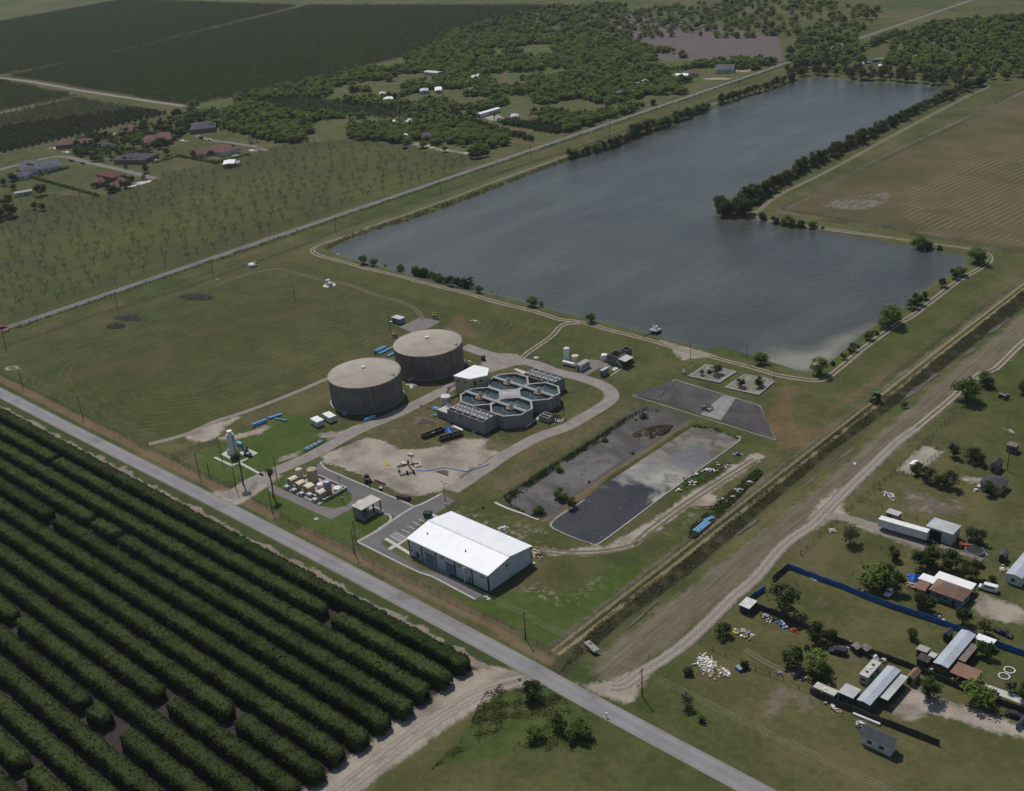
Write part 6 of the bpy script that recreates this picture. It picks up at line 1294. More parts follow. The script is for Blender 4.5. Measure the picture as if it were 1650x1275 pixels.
A, B = gp(R8, 640, 995), gp(R8, 800, 1060); mid = (A+B)/2; o = empty('white_trough', (mid[0], mid[1], 0), atan2(B[1]-A[1], B[0]-A[0]), 'long white gutter pipe lying behind the lower board fence', 'pipe'); MB().tube((-np.linalg.norm(B-A)/2, 0, .35), (np.linalg.norm(B-A)/2, 0, .35), .35, n=10).build('pipe', M['white'], o); MB().box((0, 0, .05), (1, 1, .1)).build('block', M['concrete'], o)
for reg, x, y, n, sp, cols, lb, sd in (('b4', 850, 728, 46, (3.2, 1.4), ['white_dirty', 'galv', 'steel_dark', 'concrete_light'], 'mound of grey and white rubble on the pasture grass', 61), ('b4', 1570, 355, 18, (2.4, .8), ['tan', 'white', 'beige'], 'low pile of tan boards at the right edge of the pasture', 62), ('b4', 1400, 680, 24, (2.2, 1.3), ['white', 'white_dirty', 'galv'], 'white clutter by the dark-roofed house', 63), ('b4', 1360, 700, 8, (.8, .6), ['bluegrey', 'white'], 'grey-blue cart beside the white clutter', 64), ('b4', 1105, 1005, 26, (1.8, .9), ['rust', 'black', 'steel_dark', 'galv'], 'rusty machinery clutter behind the semi-trailer', 65), ('b4', 1185, 995, 8, (.9, .5), ['orange_paint'], 'orange machine part at the barn opening', 66), ('b4', 655, 547, 4, (.9, .5), ['white'], 'lone white sheet lying in the dry ditch bank', 67), ('b4', 520, 940, 18, (1.3, .9), ['beige', 'white_dirty', 'concrete'], 'beige junk by the wire fence at the trailer lane', 68), ('c5', 1470, 390, 14, (1.6, 1.6), ['beige', 'tan', 'white'], 'tan litter on the grass near the pale mobile home', 69), ('c5', 870, 828, 5, (1.6, .3), ['white'], 'white plank on the grass behind the blue fence', 70), ('c5', 1285, 245, 6, (.9, .5), ['galv'], 'grey pan beside the round black pool', 71), ('a6', 1120, 468, 10, (1.4, .5), ['steel_dark', 'white_dirty'], 'low dark pipe stub beside the levee track', 72), ('a6', 570, 282, 8, (1.0, .5), ['white', 'concrete_light'], 'white stones on the shore at the left corner of the reservoir', 73), ('a5', 1378, 438, 10, (1.0, .6), ['white_dirty', 'galv'], 'pale junk at the foot of the pole by the far fence', 74), ('a4', 1350, 190, 14, (5.0, 1.6), ['concrete_light', 'galv'], 'pale pump gear in the far corner of the reservoir', 75)):
    junk('debris_pile', tz(reg, x, y), n, sp, cols, lb, 'debris', sd, .8, rz=-.4)
# little boat-shaped feed trough near the far fence
p = gp('a5', 1600, 350); t = empty('feed_tank', (p[0], p[1], 0), .3, 'white and green intake tank by the far fence, left of the reservoir corner', 'tank'); MB().lathe([(2.6, 0), (2.6, 1.2), (2.2, 1.6), (.02, 1.7)], 20).build('shell', M['white_dirty'], t); MB().box((1.6, 1.0, 1.6), (1.6, 1.2, 1.6)).build('housing', M['concrete'], t); MB().lathe([(3.0, 0), (3.0, .3), (2.5, .3)], 20).build('footing', M['wall_teal'], t)
# ------------------------------------------------------------------ fences
def board_fence(name, pts, h, mat, label, cat='fence', th=.08, lean=0.0):
    c = [np.array(p[:2]) for p in pts]; o3 = c[0]; t = empty(name, (o3[0], o3[1], 0), 0, label, cat); rg = random.Random(len(pts)); m = MB(); posts = []
    for a, b in zip(c[:-1], c[1:]):
        L = hypot(*(b-a)); an = atan2(b[1]-a[1], b[0]-a[0]); n = max(1, int(L/2.4))
        for k in range(n):
            q = a+(b-a)*(k+.5)/n-o3; hh = h*(1+rg.uniform(-.06, .06)); m.box((q[0]+rg.uniform(-.04, .04), q[1]+rg.uniform(-.04, .04), hh/2), (L/n-.02, th, hh), an+rg.uniform(-.02, .02))
            posts.append((a+(b-a)*k/n-o3, an))
    m.build('panel', mat, t); pm_ = MB().bx(-.07, .07, -.07, .07, 0, h+.15).mesh('post', M['wood_dark'])
    for q, an in posts[:100]: link('post', pm_, t, (q[0]-sin(an)*.12, q[1]+cos(an)*.12, 0), an)
    return t
P8 = lambda *p: [gp(R8, *q) for q in p]
board_fence('blue_fence', P8((252,133),(330,160),(430,200),(560,245),(700,305),(860,365),(1030,420),(1200,478),(1300,515),(1400,560),(1520,605),(1680,660)), 1.9, M['blue_paint'], 'long bright blue board fence along the upper side of the lawn')
board_fence('blue_fence', P8((118,262),(60,300),(15,335)), 1.7, M['blue_paint'], 'short stub of blue fence by the dirt lane, left of the lone tree')
board_fence('dark_fence', P8((250,135),(205,172),(165,208)), 1.8, M['wood_dark'], 'short dark boarded fence running down from the corner of the long blue fence')
board_fence('dark_fence', P8((55,365),(160,400),(300,460),(420,515),(540,565),(700,625),(860,680),(960,715),(1100,775),(1300,855),(1480,925),(1680,1000)), 1.9, M['wood_dark'], 'long dark board fence running between the lawn and the lower homesteads')
board_fence('dark_fence', P8((385,870),(480,915),(600,965),(720,1015),(860,1065),(1010,1125),(1150,1180)), 1.9, M['wood_dark'], 'lower dark board fence in front of the camper and green shed')
board_fence('dark_fence', P8((1605,1085),(1660,1030)), 1.9, M['bluegrey'], 'short bluish board fence at the bottom right edge')
def mesh_mat():
    t = NT('chain_link'); o = t.n('ShaderNodeBsdfPrincipled'); o.inputs['Base Color'].default_value = (.16, .155, .15, 1); o.inputs['Roughness'].default_value = .6; o.inputs['Metallic'].default_value = .3
    tr = t.n('ShaderNodeBsdfTransparent'); mx = t.n('ShaderNodeMixShader'); t.put(mx.inputs[0], t.step(t.noise(3.0, 2), .2, .8, .16, .34)); t.l(tr.outputs[0], mx.inputs[1]); t.l(o.outputs[0], mx.inputs[2]); t.l(mx.outputs[0], t.out.inputs[0]); return t.m
M['chain'] = mesh_mat()
def wire_fence(pts, label, h=1.9, step=4.0, rail=True, postmat='steel_dark', name='chain_link_fence', mesh=True, pr=.06):
    c = resample([p[:2] for p in pts], 1.0) if len(pts) < 2 else np.array([p[:2] for p in pts]); o3 = c[0]; t = empty(name, (o3[0], o3[1], hz(*o3)), 0, label, 'fence'); z0 = hz(*o3)
    ps = []
    for a, b in zip(c[:-1], c[1:]):
        n = max(1, int(round(hypot(*(b-a))/step))); ps += [a+(b-a)*k/n for k in range(n)]
    ps.append(c[-1]); ps = [(p[0]-o3[0], p[1]-o3[1], hz(p[0], p[1])-z0) for p in ps]
    m = MB(); mm = MB()
    for a, b in zip(ps[:-1], ps[1:]):
        m.tube((a[0], a[1], a[2]+h), (b[0], b[1], b[2]+h), .035, n=4)
        if not mesh:
            for zz in (.35, .7): m.tube((a[0], a[1], a[2]+h*zz), (b[0], b[1], b[2]+h*zz), .025, n=3)
        mm.add([(a[0], a[1], a[2]+.05), (b[0], b[1], b[2]+.05), (b[0], b[1], b[2]+h), (a[0], a[1], a[2]+h)], [(0, 1, 2, 3)])
    m.build('rail', M[postmat], t)
    if mesh: mm.build('wire_mesh', M['chain'], t)
    pmsh = MB().tube((0, 0, -.1), (0, 0, h+.12), pr, n=5).mesh('post', M[postmat])
    for p in ps[:100]: link('post', pmsh, t, p)
    if len(ps) > 100:
        m = MB()
        for p in ps[100:]: m.tube((p[0], p[1], p[2]-.1), (p[0], p[1], p[2]+h+.12), pr, n=4)
        tag(m.build('far_posts', M[postmat], t), kind='stuff')
TT = lambda reg, *p: [tz(reg, *q) for q in p]
wire_fence([G(-40, 585), G(0, 606)]+[gp('b1', *q) for q in ((160,95),(500,270),(760,400),(890,472),(1095,552))], 'wire fence along the front road, at the foot of the mown field', step=5)
wire_fence([gp('b1', *q) for q in ((1380,440),(1095,548),(1200,615),(1420,718),(1490,722))], 'dark wire fence around the white vessel lawn', h=2.1, step=4, postmat='black')
wire_fence([gp('c6', 785, 975), gp('c6', 700, 1075), gp('c6', 740, 1150)]+[gp('c2', *q) for q in ((0,560),(230,690),(480,815),(760,945))]+[gp('c3', *q) for q in ((0,700),(180,780),(430,905),(690,1045))]+[gp('b7', *q) for q in ((0,490),(180,590),(335,668))], 'wire fence along the front road, before the lawn and the warehouse', step=5)
wire_fence([gp('b7', 335, 668)]+[gp('b7', *q) for q in ((560,500),(830,295),(1060,115))]+[gp('b3', 1250, 1060), gp('b3', 1640, 770)], 'wire fence beside the farm track, from the road corner up to the ponds', step=4, postmat='wood_grey')
wire_fence([gp('b3', 1640, 770)]+TT('b4', (250,550),(480,390),(700,210))+TT('a8', (840,920),(1100,735),(1350,545),(1640,340)), 'wire fence beside the farm track, between the ponds and the right edge', step=4, postmat='wood_grey')
wire_fence(TT('a5', (-120,950),(0,882),(300,780),(700,640),(1100,520),(1500,375),(1650,322))+TT('a6', (200,275),(400,205),(550,140),(760,60))+TT('a2', (1250,905),(1650,770)), 'wire fence between the mown field and the far road ditch', step=6, postmat='wood_dark', h=1.6)
wire_fence(TT('a3', (0,790),(480,645),(860,500),(1150,405),(1540,280),(1650,240)), 'wire fence along the far side of the reservoir levee', step=6, postmat='wood_dark', h=1.6)
wire_fence(TT('a4', (1640,240),(1250,450),(860,630),(520,800),(212,950),(600,1020),(1000,1085))+TT('a8', (980,70),(1300,115),(1640,165)), 'wire fence round the brown hay field beyond the reservoir', step=6, postmat='wood_dark', h=1.7)
wire_fence(TT('b4', (1230,265),(1110,375),(1050,430),(890,590),(760,690),(600,830)), 'post and wire fence along the right side of the dirt lane', step=4, postmat='wood_dark', h=1.5, mesh=False, pr=.09, name='post_fence')
wire_fence(TT('b4', (890,590),(985,612),(1170,465),(1060,425)), 'post fence closing the bare dirt pen', step=3, postmat='wood_dark', h=1.4, mesh=False, pr=.09, name='post_fence')
wire_fence(TT('b4', (540,880),(480,940),(330,1080))+TT('b8', (330,50)), 'post fence on the right of the dirt lane above the blue fence', step=4, postmat='wood_dark', h=1.4, mesh=False, pr=.09, name='post_fence')
wire_fence(TT('b4', (680,760),(950,850),(1080,890)), 'post fence behind the semi-trailer', step=4, postmat='wood_dark', h=1.3, mesh=False, pr=.08, name='post_fence')
wire_fence(TT('b4', (660,990),(880,1080))+TT('c5', (430,240),(560,260)), 'post fence between the trailer lane and the upper lawn', step=4, postmat='wood_dark', h=1.3, mesh=False, pr=.08, name='post_fence')
wire_fence(TT('b7', (1290,620),(1370,660),(1450,700),(1550,740),(1640,790))+TT('b8', (230,800),(320,850)), 'leaning post fence above the white rubbish heap', step=3.5, postmat='wood_dark', h=1.4, mesh=False, pr=.1, name='post_fence')
# ------------------------------------------------------------------ poles and wires
def pole_mesh(h=9.7): return MB().tube((0, 0, -.3), (0, 0, h), .17, .12, n=8).mesh('post', M['wood_pole'])
PM = pole_mesh(); ARM = MB().bx(-1.0, 1.0, -.07, .07, -.09, .09).mesh('cross_arm', M['wood_pole'])
INS = MB().tube((0, 0, .09), (0, 0, .32), .06, n=6).mesh('insulator', M['white_dirty'])
def pole(px, label, h=9.7, arm=True, an=pi/2, group=None, zb=0.0):
    p = G(px[0], px[1], h+zb); s = h/9.7
    t = empty('utility_pole', (p[0], p[1], hz(p[0], p[1])), an, label, 'utility pole', group)
    k = link('post', PM, t); k.scale = (1, 1, s)
    if arm:
        a = link('cross_arm', ARM, t, (0, 0, h-.5))
        for x in (-.9, 0, .9): q = link('insulator', INS, a, (x, 0, 0))
    return p
ORD = ['first', 'second', 'third', 'fourth', 'fifth', 'sixth', 'seventh', 'eighth', 'ninth', 'tenth', 'eleventh', 'twelfth', 'thirteenth', 'fourteenth', 'fifteenth', 'sixteenth', 'seventeenth', 'eighteenth', 'nineteenth', 'twentieth', 'twenty-first', 'twenty-second', 'twenty-third', 'twenty-fourth']
front = [pole(q, 'dark utility pole by the front road, '+ORD[i]+' from the left', group='poles along the front road') for i, q in enumerate([z1('a5', 112, 1000), z1('b1', 490, 155), z1('b1', 1232, 512), z1('b1', 1470, 605), z1('b2', 122, 728), z1('c2', 740, 725), z1('b7', 172, 420), z1('b7', 919, 778)])]
back = [pole(q, 'dark utility pole by the far road, '+ORD[i]+' from the left', group='poles along the far road') for i, q in enumerate([z1('a5', 8, 758), z1('a5', 722, 518), z1('a5', 1330, 308), z1('a6', 545, 55), z1('a2', 1212, 830), z1('a3', 212, 605), z1('a3', 714, 465), z1('a3', 1150, 308), z1('a3', 1538, 170), z1('a3', 1473, 118), z1('a3', 1330, 90)])]
pole(z1('a6', 280, 462), 'lone utility pole standing out in the mown field', arm=False); pole(z1('a6', 882, 640), 'leaning utility pole beside the container shed near the rear tank', arm=False)
pole(z1('c6', 228, 728), 'short dark post on the vessel lawn', 5.6, False); pole(z1('c6', 357, 500), 'thin dark pole on the lawn left of the white vessel', 9.0, False)
pole(z1('c6', 962, 662), 'dark pole on the grass at the left end of the chemical yard', 9.7, False); pole(z1('c2', 757, 642), 'dark pole beside the shelter lawn at the asphalt corner', 8.5, False)
pole(z1('b8', 175, -20) if False else z1('b4', 1565, 470), 'dark pole between the small gable shed and the stilt hut', 7.5, False)
pole(z1('a4', 1468, 140), 'dark utility pole at the far right corner of the reservoir', 9.7, True); pole(z1('a4', 180, 40), 'dark pole at the far end of the far road beside the trees', 9.7, True)
def light_pole(px, label, h=9.0, arms=2):
    p = G(px[0], px[1], h); t = empty('light_pole', (p[0], p[1], hz(p[0], p[1])), 0, label, 'light pole', 'yard light poles'); MB().tube((0, 0, 0), (0, 0, h), .13, .08, n=8).build('post', M['steel_dark'], t); MB().lathe([(.4, 0), (.4, .6), (.02, .6)], 12).build('base', M['concrete_light'], t)
    for s in (-1, 1)[:arms]: k = MB().tube((0, 0, h-.1), (s*1.1, 0, h+.1), .06, n=5).build('arm', M['steel_dark'], t); MB().box((s*1.2, 0, h+.08), (.7, .35, .16)).build('lamp_head', M['steel_dark'], k)
light_pole(z1('c2', 622, 228), 'twin-headed light pole between the chemical yard and the shelter'); light_pole(z1('c2', 1618, 285), 'twin-headed light pole behind the warehouse parking bays')
light_pole(z1('c1', 1340, 490), 'thin grey light pole beside the ring drive near the valve vault', 9.0, 1); light_pole(z1('a7', 1228, 860), 'thin light pole on the dam beside the left stone basin', 9.0, 1); light_pole(z1('a7', 1587, 872), 'thin light pole on the dam between the stone basins', 9.0, 1); light_pole(z1('a8', 174, 875), 'thin light pole on the dam at the right stone basin', 7.0, 1)
def wires(ps, label, offs=(-.9, 0, .9), an=pi/2, zt=9.5, sag=.9):
    for i, o_ in enumerate(offs):
        m = MB(); 
        for a, b in zip(ps[:-1], ps[1:]):
            pts = []
            for k in range(9):
                u = k/8; q = np.array(a)*(1-u)+np.array(b)*u; pts.append((q[0]+o_*cos(an), q[1]+o_*sin(an), zt-sag*4*u*(1-u)))
            m.path(pts, .011, 3)
        tag(m.build('power_line', M['galv']), label+', '+('outer road-side wire', 'middle wire', 'inner field-side wire')[i], 'wire', 'wires along the roads')
e1 = front[-1]+(front[-1]-front[-2])*1.9
t = empty('utility_pole', (e1[0], e1[1], hz(e1[0], e1[1])), pi/2, 'dark utility pole by the front road, last on the right near the bottom edge', 'utility pole', 'poles along the front road'); link('post', PM, t); link('cross_arm', ARM, t, (0, 0, 9.2))
wires([front[0]-(front[1]-front[0]), *front, e1], 'thin power line strung along the front road poles')
# small traffic items
p = tz('b7', 698, 1085); t = empty('mailbox', (p[0], p[1], 0), .6, 'white mailbox on a post at the little gravel turnout beside the front road', 'mailbox'); MB().bx(-.06, .06, -.06, .06, 0, 1.1).build('post', M['wood_dark'], t); MB().box((0, 0, 1.3), (.6, .35, .4)).build('box', M['white'], t)
heap('soil_heap', T(*z1('b1', 80, 990)) if False else gp('a5', 80, 995), 3.4, 1.4, .7, M['earth'], 'pale dirt mound inside the fence at the left edge', 'dirt mound', 14)
# ------------------------------------------------------------------ vegetation
def leaf_quads(rg, C, size, flat=.9, jit=.35):
    """random leaf-clump quads centred on C (n,3); normals lean upward"""
    n = len(C); nr = rg.normal(size=(n, 3)); nr[:, 2] = np.abs(nr[:, 2])+flat; nr /= np.linalg.norm(nr, axis=1)[:, None]
    a = np.cross(nr, rg.normal(size=(n, 3))); a /= np.linalg.norm(a, axis=1)[:, None]+1e-9; b = np.cross(nr, a)
    s = (size*(1+jit*(rg.random(n)*2-1)))[:, None]/2; e = s*(.6+.4*rg.random((n, 1)))
    V = np.stack([C-a*s-b*e*.5, C+a*s*.3-b*e, C+a*s+b*e*.5, C-a*s*.3+b*e], 1).reshape(-1, 3)
    return V, np.arange(4*n).reshape(-1, 4)
def tube_np(pts, rads, n=5):
    m = MB()
    for (a, b), (r0, r1) in zip(zip(pts[:-1], pts[1:]), zip(rads[:-1], rads[1:])): m.tube(a, b, r0, r1, n, False)
    return m
def crown_points(rg, n, R, H0, H1, clumps, spread=.23, hollow=.45):
    c = rg.normal(size=(clumps, 3)); c /= np.linalg.norm(c, axis=1)[:, None]; c *= (hollow+(1-hollow)*rg.random((clumps, 1)))
    k = rg.integers(0, clumps, n); P = c[k]+rg.normal(size=(n, 3))*spread*(.6+.8*rg.random((clumps, 1))[k])
    q = np.linalg.norm(P, axis=1); P *= np.minimum(1, 1.28/np.maximum(q, .01))[:, None]
    P[:, 2] = np.clip(P[:, 2], -1.0, 1.15)
    cz, hz_ = (H0+H1)/2, (H1-H0)/2
    e = rg.uniform(.75, 1.12, 2)
    return np.column_stack([P[:, 0]*R*.9*e[0], P[:, 1]*R*.9*e[1], cz+P[:, 2]*hz_*.9])
def tree_meshes(name, seed, R, H, leafm, nleaf=520, lsize=.55, clear=.3, clumps=16, trunk=.22, bark='bark', hollow=.55, limbs=5):
    rg = np.random.default_rng(seed); rd = random.Random(seed)
    V, F = leaf_quads(rg, crown_points(rg, nleaf, R, H*clear, H, clumps, hollow=hollow), lsize)
    cm = npmesh('crown', V, F, M[leafm]); m = MB(); z0 = H*max(clear, .15)*1.1
    m.tube((0, 0, -.3), (rd.uniform(-.2, .2), rd.uniform(-.2, .2), z0), trunk, trunk*.75, 7)
    for k in range(limbs):
        a = 2*pi*k/limbs+rd.uniform(-.4, .4); q = (R*.4*cos(a), R*.4*sin(a), z0+(H-z0)*rd.uniform(.25, .55)); m.tube((0, 0, z0*.9), q, trunk*.6, trunk*.3, 5, False); m.tube(q, (R*.75*cos(a+.2), R*.75*sin(a+.2), q[2]+(H-z0)*.25), trunk*.3, trunk*.08, 4, False)
    return cm, m.mesh('trunk', M[bark])
def plant_tree(name, meshes, p, s, rz, label, cat='tree', group=None, zs=1.0):
    t = empty(name, p, rz, label, cat, group); t.scale = (s, s, s*zs); link('crown', meshes[0], t); link('trunk', meshes[1], t); return t
def merged(cm, tm, name):
    """crown and trunk in one mesh (far trees too small to show their parts)"""
    bm = bmesh.new(); bm.from_mesh(cm); n = len(bm.faces); bm.from_mesh(tm); bm.faces.ensure_lookup_table()
    for f in bm.faces[n:]: f.material_index = 1
    me = bpy.data.meshes.new(name); bm.to_mesh(me); bm.free(); me.materials.append(cm.materials[0]); me.materials.append(tm.materials[0]); return me
RD = random.Random(5); RG = np.random.default_rng(5)
MESQ = [tree_meshes('mesquite', 10+i, 3.4, 5.2, 'leaf_mesquite', 1000, .60, .22, 17) for i in range(5)]
DARK = [tree_meshes('dark', 30+i, 3.2, 6.2, 'leaf_dark', 1100, .56, .18, 17) for i in range(4)]
WILL = [tree_meshes('willow', 50+i, 3.2, 5.2, 'leaf_willow', 1200, .50, .12, 18) for i in range(4)]
OLIV = [tree_meshes('olive', 70+i, 2.4, 5.2, 'leaf_olive', 650, .48, .22, 12) for i in range(4)]
BUSH = [tree_meshes('bush', 90+i, 1.7, 2.4, 'leaf_dark', 260, .55, .02, 9, .08) for i in range(3)]
# clipped citrus hedgerows of the front orchard
def hedge(x0, x1, y, w_, h, seed, label):
    rg = np.random.default_rng(seed); L = x1-x0; ds = .8
    prof = []                                         # half profile of a clipped, slightly domed hedge
    for u in np.linspace(0, 1, 15):
        a = pi*u; c_, s_ = cos(a), sin(a); prof.append((-(1 if c_ > 0 else -1)*min(1, abs(c_)**.30), min(1, s_**.26)))
    prof = np.array(prof); prof[:, 0] = np.clip(prof[:, 0], -1, 1)
    ns = max(4, int(L/ds)); xs = np.linspace(-L/2, L/2, ns+1); V = []; m = len(prof)
    ph = rg.random(6)*6.28
    for i, x in enumerate(xs):
        e = min(1, (L/2-abs(x))/1.6); sc = sqrt(max(.03, 1-(1-e)**2))
        wv = 1+.07*sin(x*.9+ph[0])+.06*sin(x*.37+ph[1])+.05*sin(x*2.3+ph[4]); hv = 1+.03*sin(x*.5+ph[2])+.025*sin(x*1.3+ph[3])+.02*sin(x*2.7+ph[5])
        for a, b in prof: V.append((x, a*w_/2*wv*(.35+.65*sc), .1+b*h*hv*(.5+.5*sc)))
    V = np.array(V); V += rg.normal(size=V.shape)*.16*np.array([1, 1, .8])
    ix = np.arange((ns+1)*m).reshape(ns+1, m); F = np.stack([ix[:-1, :-1].ravel(), ix[1:, :-1].ravel(), ix[1:, 1:].ravel(), ix[:-1, 1:].ravel()], 1)
    caps = np.array([[0, k, k+1, k+1] for k in range(1, m-1)])
    # leaf clumps over the surface
    tri = V[F]; ctr = tri.mean(1); nl = int(len(F)*2.6); k = rg.integers(0, len(F), nl)
    uv = rg.random((nl, 2, 1)); P = tri[k, 0]*(1-uv[:, 0])*(1-uv[:, 1])+tri[k, 1]*uv[:, 0]*(1-uv[:, 1])+tri[k, 2]*uv[:, 0]*uv[:, 1]+tri[k, 3]*(1-uv[:, 0])*uv[:, 1]
    out = P-np.column_stack([P[:, 0], np.zeros(nl), np.full(nl, h*.4)]); out /= np.linalg.norm(out, axis=1)[:, None]+1e-6
    P = P+out*rg.random((nl, 1))**1.5*.5
    V2, F2 = leaf_quads(rg, P, np.full(nl, .46), .3)
    me = npmesh('citrus_hedgerow', np.vstack([V, V2]), np.vstack([F, F2+len(V)]), M['leaf_citrus'])
    return tag(link('citrus_hedgerow', me, None, (x0+L/2, y, 0)), label, 'hedgerow', 'clipped citrus hedgerows of the front orchard')
GAPS = {1: [(-419, -416), (-250.3, -245.3)], 3: [(-362.5, -359.5), (-344, -342)], 4: [(-377.5, -373)], 7: [(-234.5, -231)], 8: [(-257.4, -252)], 9: [(-328.3, -325)], 10: [(-271, -268), (-259.5, -250.5)], 12: [(-300, -297)], 13: [(-262, -258)]}
for k in range(17):
    y = 176.5-7.62*k; ends = [-640 if k < 5 else -560]+[v for g in GAPS.get(k, []) for v in g]+[-197.0+RD.uniform(-.7, .7)]
    segs = [(ends[i], ends[i+1]) for i in range(0, len(ends), 2)]
    for j, (a, b) in enumerate(segs):
        where = '' if len(segs) == 1 else (', piece left of its gap' if j == 0 else ', piece at the dirt lane end' if j == len(segs)-1 else ', short piece between two gaps')
        hedge(a, b, y, 4.5, 3.9+RD.uniform(-.15, .15), 100+k*5+j, 'long clipped citrus hedgerow, '+ORD[k]+' from the front road'+where)
# weeds along the lane and in the corner bottom
def scatter(poly, n, rg):
    lo, hi = poly.min(0), poly.max(0); out = np.zeros((0, 2))
    while len(out) < n:
        q = lo+rg.random((n*3, 2))*(hi-lo); out = np.vstack([out, q[sd_poly(q, poly) > 0]])
    return out[:n]
def weed_patch(name, poly, n, size, matn, hgt_=.7, seed=1, kind='stuff', label=None, cat=None, patchy=-.6):
    rg = np.random.default_rng(seed); P = scatter(np.asarray(poly), n, rg); q = np.sin(P[:, 0]*.9+seed)*np.sin(P[:, 1]*.8+2*seed)+np.sin(P[:, 0]*.31+1)*np.sin(P[:, 1]*.27)+.5*rg.normal(size=n); P = P[q > patchy]; n = len(P)
    zz = np.array([hz(x, y) for x, y in P]); C = np.column_stack([P, zz+rg.random(n)**1.6*hgt_]); V, F = leaf_quads(rg, C, np.full(n, size), .2)
    o = link(name, npmesh(name, V, F, M[matn])); return tag(o, label, cat, None, kind)
weed_patch('weed_ground_cover', XY(z('b7', (-60,900),(200,830),(320,890),(420,960),(250,1060),(120,1120),(-50,1207),(-420,1420),(-220,1207))), 9000, .42, 'weed', .3, 1, patchy=.25)
weed_patch('weed_ground_cover', XY(z('b7', (200,960),(420,960),(560,1030),(560,1100),(640,1150),(500,1300),(100,1300),(150,1120))), 4000, .42, 'weed', .3, 2, patchy=.4)
weed_patch('weed_ground_cover', XY(z('b3', (1215,1050),(1230,980),(1400,830),(1560,690),(1650,610),(1690,640),(1500,830),(1260,1055))), 6500, .6, 'weed', .8, 3)
weed_patch('weed_ground_cover', XY(z('b3', (40,790),(300,620),(640,405),(810,290),(940,225),(1040,235),(1000,255),(880,270),(650,440),(300,665),(80,830))), 5000, .55, 'leaf_dark', 1.0, 4)
weed_patch('weed_ground_cover', XY(z('b3', (70,830),(120,850),(260,900),(330,880),(300,920),(240,915),(90,850))), 500, .5, 'weed', .8, 5)
weed_patch('weed_ground_cover', XY(z('b3', (1240,330),(1400,350),(1540,425),(1500,400),(1400,375),(1255,352))), 900, .5, 'weed', .8, 6)
weed_patch('weed_ground_cover', XY(z('b3', (1180,650),(1450,560),(1480,600),(1300,720),(1180,760))), 900, .5, 'weed', .6, 7)
weed_patch('reed_bed', XY(z('b3', (850,390),(940,345),(1060,325),(1120,330),(1080,380),(960,420),(900,430))), 7000, .75, 'leaf_dry', 1.1, 8, 'stuff')
weed_patch('ditch_weeds', TX([(900,1088),(935,1032),(1003,970),(1105,900),(1216,804),(1336,705),(1479,600),(1554,542),(1647,468),(1660,488),(1560,562),(1485,622),(1340,728),(1222,828),(1110,926),(1010,996),(950,1050)]), 30000, .36, 'leaf_ditch', .32, 9)
weed_patch('roadside_weeds', np.array([(-584, -40), (-580, -40), (-580, 1050), (-584, 1050)]), 7000, .8, 'leaf_ditch', .9, 10)
weed_patch('shore_weeds', XY(LAKE_PX[:10]+[(990,236),(917,254),(820,291),(745,319),(650,353),(570,377),(524,400)], 1.2), 3500, .7, 'leaf_dark', 1.0, 11)
